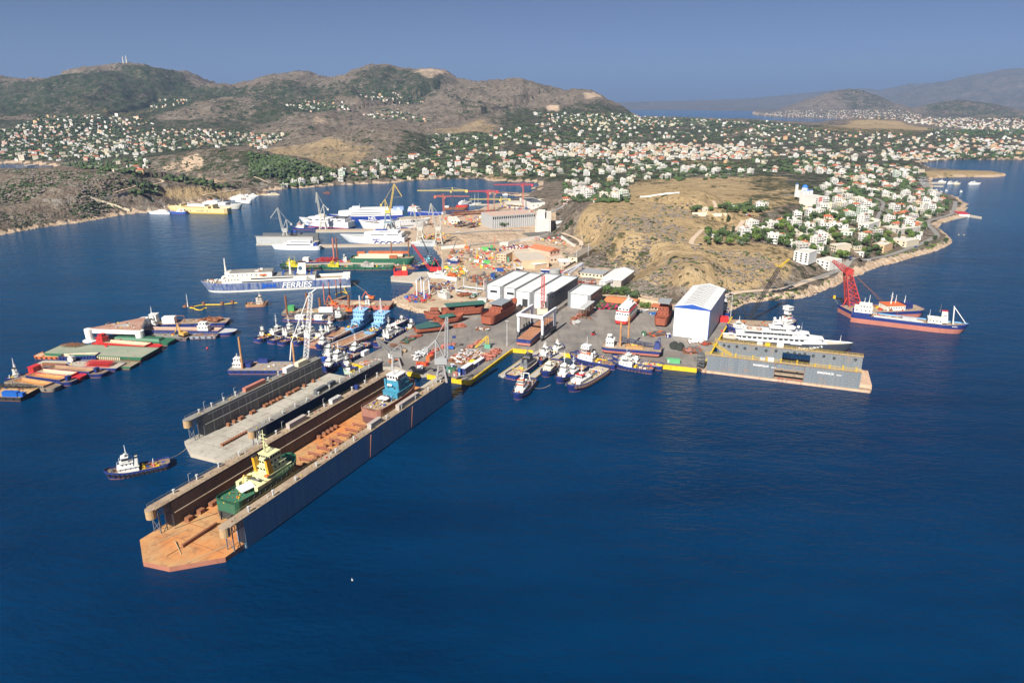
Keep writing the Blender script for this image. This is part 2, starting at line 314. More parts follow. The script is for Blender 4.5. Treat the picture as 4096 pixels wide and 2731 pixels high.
ROADSPEC = [('asphalt', 6, rd('H2', -300, 1480, 0, 1370, 250, 1280, 500, 1200, 620, 1120, 700, 1090, 850, 1060, 1000, 1040, 1150, 1000, 1350, 930, 1500, 870, 1650, 800, 1720, 770, 1680, 700, 1620, 640, 1610, 580, 1750, 540, 1900, 490, 1940, 400, 1950, 330)),
   ('asphalt', 6, rd('H1', 1700, 130, 2050, 160, 2080, 260, 2100, 320, 2160, 400)), ('asphalt', 5, rd('H2', 940, 290, 1040, 370, 1000, 480, 950, 560)), ('asphalt', 5, rd('H2', 620, 1100, 520, 960, 400, 830)),
   ('dirt', 5, rd('H1', 1070, 480, 1030, 600, 920, 700, 700, 690, 450, 650, 380, 720, 290, 790, 260, 900, 400, 915)), ('dirt', 4, rd('H1', 600, 190, 640, 300, 590, 360)), ('dirt', 7, rd('R1', 770, 250, 900, 180, 1150, 165, 1400, 150, 1650, 60, 1850, 10)),
   ('asphalt', 6, rd('B4', 1000, 1135, 1400, 1110, 1750, 1080, 2352, 1075)), ('asphalt', 7, rd('B4', 1000, 1315, 1400, 1300, 1800, 1270, 2000, 1250)), ('dirt', 5, rd('H3', 420, 395, 480, 410, 540, 450, 545, 480)), ('dirt', 4, rd('H3', 270, 450, 330, 440, 420, 470)),
   ('asphalt', 7, rd('H3', 340, 270, 420, 220, 480, 180, 560, 140)), ('dirt', 4, rd('B3', 60, 205, 180, 265, 300, 320, 490, 380)), ('dirt', 4, rd('B2', 420, 560, 600, 510, 500, 460, 300, 430)), ('dirt', 3.5, rd('B1', 1780, 715, 2000, 610, 2150, 545)), ('asphalt', 14, rd('S4', 1470, 1110, 1500, 1150, 1530, 1200)), ('dirt', 5, rd('S1', 2352, 1310, 2000, 1350, 1900, 1380)), ('asphalt', 5, rd('S3', 1000, 1020, 1020, 1080))]
for _, w_, pts in ROADSPEC:
 if len(pts) < 2: continue
 zz = [p[2] for p in pts]; zz = [max(1.9, sum(zz[max(0, i - 1):i + 2]) / len(zz[max(0, i - 1):i + 2])) for i in range(len(zz))]; pts[:] = [(p[0], p[1], z) for p, z in zip(pts, zz)]
 dd, tt = segdist(XX, YY, pts); i_ = np.clip(tt.astype(int), 0, len(pts) - 2); f_ = tt - i_; za = np.array(zz); zr = za[i_] * (1 - f_) + za[np.minimum(i_ + 1, len(pts) - 1)] * f_
 k = np.clip(1 - (dd - w_ * .6 - 2) / 9., 0, 1); k = k * k * (3 - 2 * k); ZZ = np.where((sd > -2), ZZ * (1 - k) + zr * k, ZZ)
# ground cover masks painted per vertex: R green, G dry straw, B bare earth or rock
def mask(polys, soft=40):
 r = np.zeros(XX.shape)
 for c, pts, amt in polys:
  poly = []
  for i in range(0, len(pts), 2):
   h = hit(c, pts[i], pts[i + 1])
   if not h:
    a = ray(c, pts[i], pts[i + 1])[0]; i0 = int(min(max((a - GA[0]) / (GA[1] - GA[0]), 0), len(GA) - 1)); e = np.where(GY < 10000, (ZZ[i0] - CH) / GY, -9); j = int(np.argmax(e)); h = (a * GY[j], GY[j])
   poly.append(h[:2])
  ins = inside(XX, YY, poly); dd, _ = segdist(XX, YY, poly, True)
  s_ = soft * np.clip(YY / 2000, .15, 3); k = np.where(ins, np.clip(.5 + dd / s_, 0, 1), np.clip(.5 - dd / s_, 0, 1)) * amt
  r = np.maximum(r, k)
 return r
green = mask([('S4', (150, 520, 350, 480, 600, 380, 760, 330, 900, 320, 1040, 370, 1250, 475, 1350, 510, 900, 520), .5), ('S1', (-300, 300, 300, 300, 1000, 200, 1200, 140, 1700, 220, 1950, 340, 2352, 360, 2352, 440, 1900, 480, 1350, 640, 900, 600, 400, 620, -300, 660), .95),
    ('S1', (2000, 470, 2352, 470, 2352, 720, 2000, 700), .6), ('S2', (0, 330, 900, 300, 1200, 160, 1500, 200, 1900, 290, 1700, 430, 1200, 480, 700, 560, 300, 620, 0, 720), .8),
    ('S2', (1900, 420, 2352, 480, 2352, 700, 2000, 620), .45), ('S3', (0, 480, 300, 560, 700, 580, 1100, 560, 1200, 620, 0, 640), .75), ('S1', (2000, 960, 2352, 950, 2352, 1180, 1900, 1100), .6), ('S2', (0, 960, 350, 1010, 850, 1180, 300, 1240, 0, 1230), .75),
    ('S1', (-200, 640, 900, 620, 1400, 640, 2352, 700, 2352, 900, 1500, 1000, 900, 1060, -200, 1040), .8), ('S2', (0, 780, 350, 800, 150, 930, 0, 930), .8),
    ('S3', (0, 600, 1300, 620, 2352, 680, 2352, 1150, 1200, 1250, 0, 1250), .75), ('S2', (1650, 800, 2352, 780, 2352, 1150, 900, 1230, 1300, 1000), .75), ('S4', (0, 600, 400, 640, 2352, 700, 2352, 960, 1500, 960, 1450, 1200, 900, 1287, 0, 1287), .6), ('S4', (1500, 470, 2352, 560, 2352, 640, 1500, 560), .5)])
straw = mask([('S1', (950, 560, 1450, 540, 1400, 590, 1220, 630, 1000, 600), 1), ('S3', (1300, 1210, 2352, 1200, 2352, 1411, 1200, 1411, 1200, 1300), .9), ('U', (1330, 530, 1450, 440, 1780, 400, 1900, 470, 1740, 500, 1560, 600, 1400, 600), .8),
    ('S4', (0, 1080, 330, 1090, 250, 1287, 0, 1287), .9), ('H1', (-1600, 700, -500, 250, 600, 700, 1900, 1000, 1800, 1450, 500, 1800, -600, 1500), .74), ('H2', (0, 700, 700, 600, 1600, 560, 1500, 820, 900, 1000, 300, 1150, 0, 1050), .45), ('S4', (500, 680, 850, 610, 1300, 610, 1600, 680, 1400, 740, 800, 700), .8), ('S3', (1700, 1030, 2300, 1050, 2300, 1120, 1750, 1090), .8), ('S4', (1500, 1040, 2200, 1060, 2200, 1095, 1500, 1090), 1),
    ('B2', (0, 640, 500, 560, 1400, 560, 2000, 640, 1800, 740, 400, 700), .7), ('B2', (700, 400, 1600, 440, 1500, 540, 900, 480), .7), ('S2', (100, 940, 700, 830, 1200, 900, 1000, 1080, 700, 1120), .55), ('S2', (1650, 760, 2100, 670, 2352, 720, 2100, 800), .5), ('B4', (1700, 200, 2352, 190, 2352, 290, 1850, 290), .8),
    ('B4', (1100, 1100, 2300, 1090, 2352, 1280, 1700, 1290, 1050, 1290), .6), ('S4', (1900, 560, 2200, 560, 2150, 600, 1800, 590), .5)], 25)
bare = mask([('B2', (800, 330, 900, 130, 1150, 60, 1250, 180, 1200, 280, 1000, 350), 1), ('B2', (550, 300, 800, 150, 880, 200, 750, 350), .6), ('B4', (1100, 1110, 2300, 1110, 2352, 1250, 1700, 1290, 1000, 1290), .85), ('S3', (430, 530, 550, 520, 560, 580, 440, 580), 1), ('S3', (760, 390, 900, 400, 1000, 470, 800, 480), .6),
    ('S2', (1500, 200, 1720, 165, 1900, 230, 1700, 270), .6), ('B2', (900, 390, 1150, 360, 1500, 440, 1500, 520, 1200, 520), .5), ('S2', (560, 640, 700, 610, 760, 700, 600, 720), .45), ('R1', (780, 350, 850, 250, 1500, 180, 1750, 150, 1700, 220, 1000, 300), .6)], 15)
shoreband = np.where((sd > -3) & (sd < 4.5 + 3 * np.clip(YY / 1500, 0, 2)), .9, 0)
bare = np.maximum(bare, shoreband)
yard = np.zeros(XX.shape)
for poly, zf in FLAT:
 ins = inside(XX, YY, poly); yard = np.maximum(yard, ins * 1.)
green = np.where(YY > 11000, .35, green); bare = np.maximum(bare, yard * .9); green = green * (1 - yard)
nx, ny = XX.shape
co = np.stack([XX, YY, ZZ], -1).reshape(-1, 3)
idx = np.arange(nx * ny).reshape(nx, ny)
keep = (np.maximum.reduce([ZZ[:-1, :-1], ZZ[1:, :-1], ZZ[:-1, 1:], ZZ[1:, 1:]]) > -5.5)
q = np.stack([idx[:-1, :-1], idx[1:, :-1], idx[1:, 1:], idx[:-1, 1:]], -1)[keep]
used = np.unique(q); remap = np.full(nx * ny, -1); remap[used] = np.arange(len(used)); q = remap[q]
def terrain_mesh(sel, name):
 qq = q[sel]; us = np.unique(qq); rm = np.full(len(used), -1); rm[us] = np.arange(len(us)); qq = rm[qq]
 me = bpy.data.meshes.new(name); nv = len(us)
 me.vertices.add(nv); me.vertices.foreach_set('co', co[used[us]].astype(np.float32).ravel())
 me.loops.add(qq.size); me.loops.foreach_set('vertex_index', qq.ravel().astype(np.int32))
 me.polygons.add(len(qq)); me.polygons.foreach_set('loop_start', (np.arange(len(qq)) * 4).astype(np.int32)); me.polygons.foreach_set('loop_total', np.full(len(qq), 4, np.int32))
 me.polygons.foreach_set('use_smooth', np.ones(len(qq), bool)); me.update()
 at = me.color_attributes.new('cover', 'FLOAT_COLOR', 'POINT')
 cv = np.stack([green, straw, bare, yard], -1).reshape(-1, 4)[used[us]]
 at.data.foreach_set('color', cv.astype(np.float32).ravel())
 me.materials.append(GROUND); o = link(name, me); props(o, kind='structure'); return o
GROUND = bpy.data.materials.new('ground_cover'); t, p, N, L = nodes(GROUND)
def noise(scale, det=4, rough=.6, vec=None, ty='ShaderNodeTexNoise'):
 n = N(ty); n.inputs['Scale'].default_value = scale
 if ty == 'ShaderNodeTexNoise': n.inputs['Detail'].default_value = det; n.inputs['Roughness'].default_value = rough
 L(vec or tc.outputs['Object'], n.inputs['Vector']); return n
def mixc(f, a, b):
 m = N('ShaderNodeMix'); m.data_type = 'RGBA'
 for s_, v in ((0, f), (6, a), (7, b)):
  if isinstance(v, (int, float)): m.inputs[s_].default_value = v
  elif isinstance(v, tuple): m.inputs[s_].default_value = v + (1,)
  else: L(v, m.inputs[s_])
 return m.outputs[2]
def mth(op, a, b=None, cl=False):
 m = N('ShaderNodeMath'); m.operation = op; m.use_clamp = cl
 for i, v in enumerate((a, b)):
  if v is None: continue
  if isinstance(v, (int, float)): m.inputs[i].default_value = v
  else: L(v, m.inputs[i])
 return m.outputs[0]
def step(v, lo, hi):
 m = N('ShaderNodeMapRange'); L(v, m.inputs[0])
 for i, x in ((1, lo), (2, hi)):
  if isinstance(x, (int, float)): m.inputs[i].default_value = x
  else: L(x, m.inputs[i])
 return m.outputs[0]
tc = N('ShaderNodeTexCoord'); at = N('ShaderNodeVertexColor'); at.layer_name = 'cover'; sp = N('ShaderNodeSeparateColor'); L(at.outputs[0], sp.inputs[0])
n1 = noise(.012, 6, .65); n2 = noise(.06, 6, .65); n3 = noise(.25, 4, .7); nb = noise(.11, 3, .55); nb2 = noise(.045, 5, .6)
scrub = mixc(step(n2.outputs[0], .35, .65), (.105, .082, .063), (.19, .155, .12))
scrub = mixc(step(n3.outputs[0], .52, .72), scrub, (.33, .28, .22)); scrub = mixc(mth('MULTIPLY', step(n2.outputs[0], .55, .68), .7), scrub, (.27, .26, .24))
strawc = mixc(step(n2.outputs[0], .3, .7), (.30, .215, .115), (.41, .31, .175))
c_ = mixc(mth('MULTIPLY', step(mth('ADD', sp.outputs[1], mth('MULTIPLY', mth('SUBTRACT', n1.outputs[0], .5), .9)), .3, .7), .95), scrub, strawc)
rockc = mixc(step(n3.outputs[0], .35, .65), (.40, .27, .17), (.56, .46, .36))
c_ = mixc(step(mth('ADD', sp.outputs[2], mth('MULTIPLY', mth('SUBTRACT', n2.outputs[0], .5), .7)), .35, .65), c_, rockc)
nb3 = noise(.021, 4, .6); nb4 = noise(.004, 5, .6)
bush = mth('ADD', mth('MULTIPLY', sp.outputs[0], .19), mth('ADD', mth('MULTIPLY', nb.outputs[0], .5), mth('ADD', mth('MULTIPLY', nb2.outputs[0], .4), mth('ADD', mth('MULTIPLY', nb3.outputs[0], .3), mth('MULTIPLY', mth('SUBTRACT', nb4.outputs[0], .5), .45)))))
vo = N('ShaderNodeTexVoronoi'); vo.inputs['Scale'].default_value = .042; L(tc.outputs['Object'], vo.inputs['Vector']); vo2 = N('ShaderNodeTexVoronoi'); vo2.inputs['Scale'].default_value = .15; L(tc.outputs['Object'], vo2.inputs['Vector'])
rad = mth('SUBTRACT', mth('ADD', mth('ADD', mth('MULTIPLY', sp.outputs[0], .30), .21), mth('MULTIPLY', mth('SUBTRACT', nb3.outputs[0], .5), 1.2)), mth('MULTIPLY', sp.outputs[1], .1))
dots = mth('MAXIMUM', step(mth('SUBTRACT', rad, vo.outputs['Distance']), 0., .04), mth('MULTIPLY', step(mth('SUBTRACT', rad, vo2.outputs['Distance']), .0, .06), .8))
bm = mth('MULTIPLY', mth('MAXIMUM', mth('MULTIPLY', step(bush, .66, .74), .8), dots), mth('SUBTRACT', 1.0, mth('MULTIPLY', sp.outputs[2], .95), True))
bushc = mixc(step(n3.outputs[0], .3, .7), (.013, .026, .010), (.038, .052, .020))
c_ = mixc(bm, c_, bushc)
L(c_, p.inputs['Base Color']); p.inputs['Roughness'].default_value = .95; p.inputs['Specular IOR Level'].default_value = .1
bmp = N('ShaderNodeBump'); bmp.inputs['Strength'].default_value = .9; bmp.inputs['Distance'].default_value = 3.0
L(mth('ADD', mth('MULTIPLY', bm, .8), mth('MULTIPLY', n3.outputs[0], .6)), bmp.inputs['Height'])
ng = noise(.009, 8, .68); bm2 = N('ShaderNodeBump'); bm2.inputs['Strength'].default_value = .75; bm2.inputs['Distance'].default_value = 38; L(mth('ABSOLUTE', mth('SUBTRACT', ng.outputs[0], .5)), bm2.inputs['Height']); L(bm2.outputs[0], bmp.inputs['Normal']); L(bmp.outputs[0], p.inputs['Normal'])
qc = co[used[q]].mean(1)
fm = qc[:, 1] > 11000; terrain_mesh(fm, 'mountain'); terrain_mesh(~fm & (qc[:, 1] > 2050), 'hills'); terrain_mesh(qc[:, 1] <= 2050, 'ground')
# ------------------------------------------------------------ sea
sea = bpy.data.materials.new('sea_water'); t, p, N, L = nodes(sea); tc = N('ShaderNodeTexCoord')
p.inputs['Roughness'].default_value = .13; p.inputs['IOR'].default_value = 1.22; p.inputs['Specular IOR Level'].default_value = .25; p.inputs['Specular Tint'].default_value = (.2, .75, 1, 1)
ns = noise(.0045, 6, .6); mpn = N('ShaderNodeMapping'); mpn.inputs['Rotation'].default_value = (0, 0, R(-14)); mpn.inputs['Scale'].default_value = (.35, 1.6, 1); L(tc.outputs['Object'], mpn.inputs[0]); nw = noise(.012, 5, .6, mpn.outputs[0])
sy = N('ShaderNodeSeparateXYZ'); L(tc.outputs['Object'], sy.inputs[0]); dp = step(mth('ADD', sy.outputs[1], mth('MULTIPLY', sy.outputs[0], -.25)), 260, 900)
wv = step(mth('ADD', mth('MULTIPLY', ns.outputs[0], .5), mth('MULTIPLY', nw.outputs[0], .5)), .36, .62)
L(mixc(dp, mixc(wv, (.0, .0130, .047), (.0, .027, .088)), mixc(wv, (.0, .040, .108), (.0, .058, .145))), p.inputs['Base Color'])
mp = N('ShaderNodeMapping'); mp.inputs['Rotation'].default_value = (0, 0, R(20)); mp.inputs['Scale'].default_value = (1, 1.9, 1); L(tc.outputs['Object'], mp.inputs[0])
w1 = noise(.22, 6, .6, mp.outputs[0]); w2 = noise(.05, 3, .5, mp.outputs[0]); w3 = noise(.018, 3, .5)
hgt = mth('ADD', mth('ADD', mth('MULTIPLY', w1.outputs[0], 1.0), mth('MULTIPLY', w2.outputs[0], 1.6)), 0.0)
bmp = N('ShaderNodeBump'); bmp.inputs['Strength'].default_value = .55; bmp.inputs['Distance'].default_value = 1.3
L(hgt, bmp.inputs['Height']); L(bmp.outputs[0], p.inputs['Normal'])
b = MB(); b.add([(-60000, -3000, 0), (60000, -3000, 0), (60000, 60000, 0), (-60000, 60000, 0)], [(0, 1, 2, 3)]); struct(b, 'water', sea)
# ------------------------------------------------------------ air
air = bpy.data.materials.new('air'); air.use_nodes = True; t = air.node_tree; t.nodes.clear()
o_ = t.nodes.new('ShaderNodeOutputMaterial'); v_ = t.nodes.new('ShaderNodeVolumePrincipled'); v_.inputs['Color'].default_value = (.235, .35, .585, 1); v_.inputs['Density'].default_value = 6e-5; v_.inputs['Anisotropy'].default_value = .0
t.links.new(v_.outputs[0], o_.inputs['Volume'])
b = MB(); b.box(-30000, 30000, -1500, 32000, -9, 1020); solo(b, 'haze', air, None, None, kind='stuff')
# ------------------------------------------------------------ labels that single out
NUM = ['first', 'second', 'third', 'fourth', 'fifth', 'sixth', 'seventh', 'eighth', 'ninth', 'tenth', 'eleventh', 'twelfth', 'thirteenth', 'fourteenth', 'fifteenth', 'sixteenth', 'seventeenth', 'eighteenth', 'nineteenth', 'twentieth']
def nth(i): return NUM[i] if i < 20 else ('twenty-' + NUM[i - 20] if i < 29 else ('thirtieth' if i == 29 else ('thirty-' + NUM[i - 30] if i < 39 else 'fortieth or further')))
def uniq(items):
 by = {}
 for o, l in items: by.setdefault(l, []).append(o)
 for l, os_ in by.items():
  if len(os_) == 1: os_[0]['label'] = l; continue
  if len(l.split()) > 12: l = l.replace('tiled patch on its flat roof', 'partly tiled roof').replace('in the near shore town', 'in the shore town')
  os_.sort(key=lambda o: o.location[0] / o.location[1])
  for i, o in enumerate(os_):
   if i == 0: o['label'] = l + ', leftmost of its kind'
   elif i == len(os_) - 1: o['label'] = l + ', rightmost of its kind'
   else: o['label'] = l + ', ' + nth(i) + ' from left'
# ------------------------------------------------------------ houses
HC = {'white': M((.64, .63, .60), .7, .06, .2), 'cream': M((.58, .52, .40), .7, .08, .2), 'ochre': M((.62, .42, .24), .7, .1, .2), 'grey': M((.42, .40, .37), .8, .1, .2), 'pink': M((.62, .42, .34), .7, .1, .2), 'green': M((.50, .58, .50), .7, .1, .2)}
TILE = M((.40, .12, .055), .8, .25, .5); ROOFG = M((.55, .53, .48), .85, .12, .2)
wm = MB().box(-.7, .7, -.12, .02, -.75, .75).mesh('window', [GLASS]); dm = MB().box(-.55, .55, -.1, .02, 0, 2.2).mesh('door', [M((.12, .07, .04), .6)])
def window(par, x, y, z, rz, sc=(1, 1, 1), me=wm, nm='window'):
 o = link(nm, me, par); o.location = (x, y, z); o.rotation_euler = (0, 0, rz); o.scale = sc; return o
def house(col, n, w_, d_, roof, seed):
 rn = random.Random(seed); h = n * 3.1; hx, hy = w_ / 2, d_ / 2
 t = thing('house', 'x', 'house')
 b = MB(); b.box(-hx, hx, -hy, hy, -4, h)
 if n > 1 and rn.random() < .6: b.box(hx, hx + 3.2, -hy * .6, hy, -4, 3.1 * (n - 1))
 wl = part(b, 'wall', HC[col], t)
 if roof == 'tile':
  b = MB(); b.add([(-hx - .5, -hy - .5, h), (hx + .5, -hy - .5, h), (hx + .5, hy + .5, h), (-hx - .5, hy + .5, h), (-hx * .45, 0, h + 2.1), (hx * .45, 0, h + 2.1)], [(0, 1, 5, 4), (1, 2, 5), (2, 3, 4, 5), (3, 0, 4), (3, 2, 1, 0)])
  rf = part(b, 'roof', TILE, t); part(MB().box(hx * .3, hx * .3 + .8, .8, 1.6, h + .5, h + 3), 'chimney', HC['white'], rf)
 else:
  b = MB(); b.box(-hx + .25, hx - .25, -hy + .25, hy - .25, h, h + .12)
  for a in ((-hx - .1, hx + .1, -hy - .1, -hy + .2), (-hx - .1, hx + .1, hy - .2, hy + .1), (-hx - .1, -hx + .2, -hy + .2, hy - .2), (hx - .2, hx + .1, -hy + .2, hy - .2)): b.box(*a, h - .15, h + .8)
  rf = part(b, 'roof', ROOFG, t); part(MB().box(-hx * .5, -hx * .5 + 3.2, 0, 3, h + .12, h + 2.7), 'stair_tower', HC[col], rf)
  if roof == 'pergola': part(MB().box(0, hx * .8, -hy * .6, hy * .2, h + 2.3, h + 2.6), 'roof_tiles', TILE, rf)
 if n > 1:
  for k in range(1, n):
   b = MB(); b.box(-hx * .7, hx * .75, -hy - 1.5, -hy - .02, k * 3.1 - .2, k * 3.1); b.box(-hx * .7, hx * .75, -hy - 1.5, -hy - 1.38, k * 3.1, k * 3.1 + .95); part(b, 'balcony', HC['white'], t)
 for k in range(n):
  nx_ = max(2, int(w_ / 3.6))
  for i in range(nx_): window(t, -hx + w_ * (i + .5) / nx_, -hy, k * 3.1 + 1.6, 0, (1, 1, 1.1) if k else (1, 1, 1))
  for i in range(2): window(t, hx, -hy + d_ * (i + .5) / 2, k * 3.1 + 1.7, math.pi / 2, (.8, 1, .9)) if not (n > 1) else window(t, -hx, -hy + d_ * (i + .5) / 2, k * 3.1 + 1.7, -math.pi / 2, (.8, 1, .9))
 window(t, 0, -hy, 0, 0, me=dm, nm='door')
 return t
PROTO = []
for i, (c, n, w_, d_, rf) in enumerate([('white', 2, 12, 10, 'flat'), ('white', 1, 13, 9, 'flat'), ('white', 3, 11, 11, 'flat'), ('cream', 2, 12, 10, 'tile'), ('cream', 3, 13, 10, 'flat'), ('white', 2, 10, 9, 'tile'), ('ochre', 2, 12, 9, 'pergola'),
  ('grey', 3, 13, 11, 'flat'), ('white', 1, 11, 9, 'tile'), ('pink', 2, 11, 9, 'tile'), ('cream', 1, 12, 8, 'flat'), ('white', 4, 12, 11, 'pergola'), ('green', 4, 11, 10, 'flat'), ('white', 2, 14, 8, 'pergola')]):
 PROTO.append((house(c, n, w_, d_, rf, i), c, n, rf))
RF = {'flat': 'flat roof', 'tile': 'red tiled roof', 'pergola': 'part-tiled roof'}
ST = {1: 'one-storey', 2: 'two-storey', 3: 'three-storey', 4: 'four-storey'}
REG = [('H2', (420, 1110, 640, 900, 850, 700, 1250, 640, 1560, 640, 1480, 800, 1000, 980, 640, 1060), 46, 130, 'above the shore road'), ('H2', (0, 1010, 0, 720, 400, 760, 640, 880, 420, 1110, 200, 1150), 16, 70, 'above the rocky coast'),
 # crop, polygon, houses, trees, place words, detail
 ('H2', (200, 1150, 0, 1010, 0, 700, 180, 560, 0, 500, 0, 340, 170, 180, 400, 0, 1600, 0, 1600, 170, 1850, 280, 1880, 400, 1660, 545, 1600, 680, 1200, 900, 850, 980, 640, 950, 620, 1060, 420, 1130), 165, 330, 'in the near shore town'),
 ('H1', (480, 740, 700, 700, 1150, 760, 1150, 940, 820, 930, 480, 900), 3, 22, 'on the brown hill'), ('H1', (270, 340, 860, 300, 1400, 250, 1450, 400, 850, 430, 260, 400), 5, 26, 'along the hilltop'), ('H1', (1200, 640, 1900, 480, 2300, 560, 2300, 900, 1900, 980, 1220, 850), 12, 46, 'at the hill end of town'),
 ('S4', (330, 1070, 480, 960, 1450, 1000, 1480, 1072), 60, 75, 'behind the domed church'), ('S4', (0, 930, 500, 940, 900, 930, 480, 1060, 0, 1060), 12, 60, 'west of the church'),
 ('S4', (0, 830, 700, 850, 1700, 850, 1640, 940, 1000, 960, 0, 915), 120, 60, ''), ('S4', (1700, 760, 2352, 760, 2352, 900, 1680, 920), 110, 20, ''), ('S4', (0, 690, 1500, 720, 2352, 690, 2352, 760, 1500, 850, 0, 820), 150, 260, ''), ('S4', (1700, 880, 2352, 880, 2352, 935, 1720, 935), 4, 60, ''), ('S4', (1500, 680, 2352, 690, 2352, 740, 1700, 740), 6, 120, ''),
 ('S3', (330, 900, 1000, 880, 2352, 900, 2352, 1030, 1500, 1040, 400, 1000), 330, 60, ''), ('S3', (0, 960, 800, 960, 1500, 1040, 1500, 1100, 900, 1200, 0, 1180), 120, 150, 'above the bay'), ('S3', (600, 1230, 1230, 1200, 1200, 1411, 600, 1411), 24, 60, 'by the bay head'), ('S3', (1250, 1080, 2352, 1060, 2352, 1200, 1600, 1240, 1200, 1200), 30, 130, 'on the straw fields'),
 ('S3', (0, 740, 1000, 620, 2352, 690, 2352, 860, 1000, 870, 0, 900), 130, 420, ''), ('S3', (300, 600, 1300, 610, 2352, 680, 2352, 700, 1200, 740, 500, 690), 150, 260, ''), ('S4', (0, 600, 400, 650, 700, 700, 0, 700), 30, 90, ''),
 ('S4', (1350, 580, 2352, 590, 2352, 690, 1900, 690, 1300, 620), 300, 50, ''), ('S4', (60, 548, 300, 525, 700, 520, 1300, 520, 1500, 560, 1400, 600, 800, 585, 200, 570), 280, 120, ''),
 ('S1', (-100, 760, 500, 720, 2000, 760, 2352, 780, 2352, 900, 1500, 960, 900, 1040, -100, 1040), 420, 620, ''), ('S1', (400, 620, 1300, 620, 1500, 720, 100, 740), 70, 150, ''), ('S1', (1380, 520, 1450, 480, 1800, 450, 1830, 490, 1450, 560), 22, 20, ''),
 ('S2', (0, 790, 370, 800, 150, 925, 0, 930), 45, 45, ''), ('S2', (300, 530, 500, 480, 900, 500, 950, 560, 560, 590), 34, 70, ''), ('S2', (1050, 400, 1350, 390, 1650, 480, 1600, 520, 1000, 460), 30, 60, ''), ('S2', (1050, 610, 1350, 550, 1700, 660, 1650, 690, 1200, 650), 24, 40, ''), ('S2', (1650, 800, 2352, 780, 2352, 1000, 1700, 980), 30, 160, ''),
 ('S2', (1000, 1050, 1500, 980, 2352, 1010, 2352, 1190, 1800, 1200, 1300, 1225, 900, 1240, 620, 1250), 75, 170, 'on the far bay shore'), ('B3', (420, 330, 700, 250, 1100, 260, 1300, 290, 800, 390, 500, 380), 9, 20, 'below the dark wood'),
 ('S2', (0, 980, 350, 1020, 820, 1150, 780, 1200, 200, 1210, 0, 1180), 0, 420, ''), ('S1', (1550, 1190, 1900, 1230, 2200, 1290, 2150, 1330, 1900, 1290, 1530, 1220), 0, 60, ''), ('B1', (900, 240, 2300, 100, 2352, 260, 2200, 420, 1300, 300), 10, 90, ''), ('B2', (0, 560, 500, 560, 500, 700, 100, 700), 0, 14, ''), ('H3', (430, 140, 600, 130, 850, 140, 850, 180, 430, 180), 6, 20, 'beside the straw fields'), ('H3', (430, 180, 860, 150, 860, 185, 430, 185), 0, 16, ''), ('S4', (1500, 465, 2200, 520, 2352, 570, 2352, 600, 1500, 500), 0, 140, ''),
]
rn = random.Random(11)
def sample(c, poly, n, gap, occ, tries=14, ybias=0):
 P_ = [(poly[i], poly[i + 1]) for i in range(0, len(poly), 2)]; xs = [p[0] for p in P_]; ys = [p[1] for p in P_]; out = []
 k = 0
 while len(out) < n and k < n * tries:
  k += 1; x = rn.uniform(min(xs), max(xs)); y = rn.uniform(min(ys), max(ys)); ins = False
  for i in range(len(P_)):
   (x0, y0), (x1, y1) = P_[i - 1], P_[i]
   if (y0 > y) != (y1 > y) and x < (x1 - x0) * (y - y0) / (y1 - y0) + x0: ins = not ins
  if not ins: continue
  h = hit(c, x, y)
  if not h or h[2] < 1.2: continue
  key = (int(h[0] // gap), int(h[1] // gap)); bad = False
  for i in (-1, 0, 1):
   for j in (-1, 0, 1):
    for (ox, oy) in occ.get((key[0] + i, key[1] + j), ()):
     if (ox - h[0]) ** 2 + (oy - h[1]) ** 2 < gap * gap: bad = True
  if bad: continue
  occ.setdefault(key, []).append((h[0], h[1])); out.append(h)
 return out
OCC = {}; HS = []; TS = []; KEEP = []
def keepout(c, x, y, r):
 h = hit(c, x, y)
 if h: KEEP.append((h[0], h[1], r))
for a in ((('H2', 60, 230, 26)), ('H2', 300, 1100, 12), ('H2', 570, 1000, 12), ('H1', 1980, 1130, 14), ('H2', 1150, 730, 16), ('H2', 1430, 660, 12), ('H2', 590, 780, 12), ('H2', 980, 900, 10), ('H2', 290, 380, 16), ('H2', 720, 1020, 10), ('H2', 420, 940, 8), ('H2', 1230, 860, 14), ('H2', 800, 690, 10), ('H2', 860, 960, 6)): keepout(*a)
def free(h, r=0): return all((h[0] - x) ** 2 + (h[1] - y) ** 2 > (q + r) ** 2 for x, y, q in KEEP)
for _, w_, pts in ROADSPEC:
 for i in range(len(pts) - 1):
  p0, p1 = np.array(pts[i]), np.array(pts[i + 1]); L_ = np.linalg.norm(p1 - p0); n = max(1, int(L_ / 5))
  for k in range(n):
   p = p0 + (p1 - p0) * k / n; KEEP.append((p[0], p[1], w_ / 2 + 3))
for c, poly, nh, ntr, place in REG:
 for h in sample(c, poly, nh, 14, OCC):
  if free(h, 5): HS.append((h, place))
for c, poly, nh, ntr, place in REG:
 for h in sample(c, poly, int(ntr * 1.5), 6.5, OCC):
  if free(h, 1): TS.append((h, place, c))
HS.sort(key=lambda s: s[0][1]); items = []; used_p = set()
farh = MB(); FM = [HC['white'], HC['cream'], HC['ochre'], HC['grey'], TILE, ROOFG, HC['pink']]
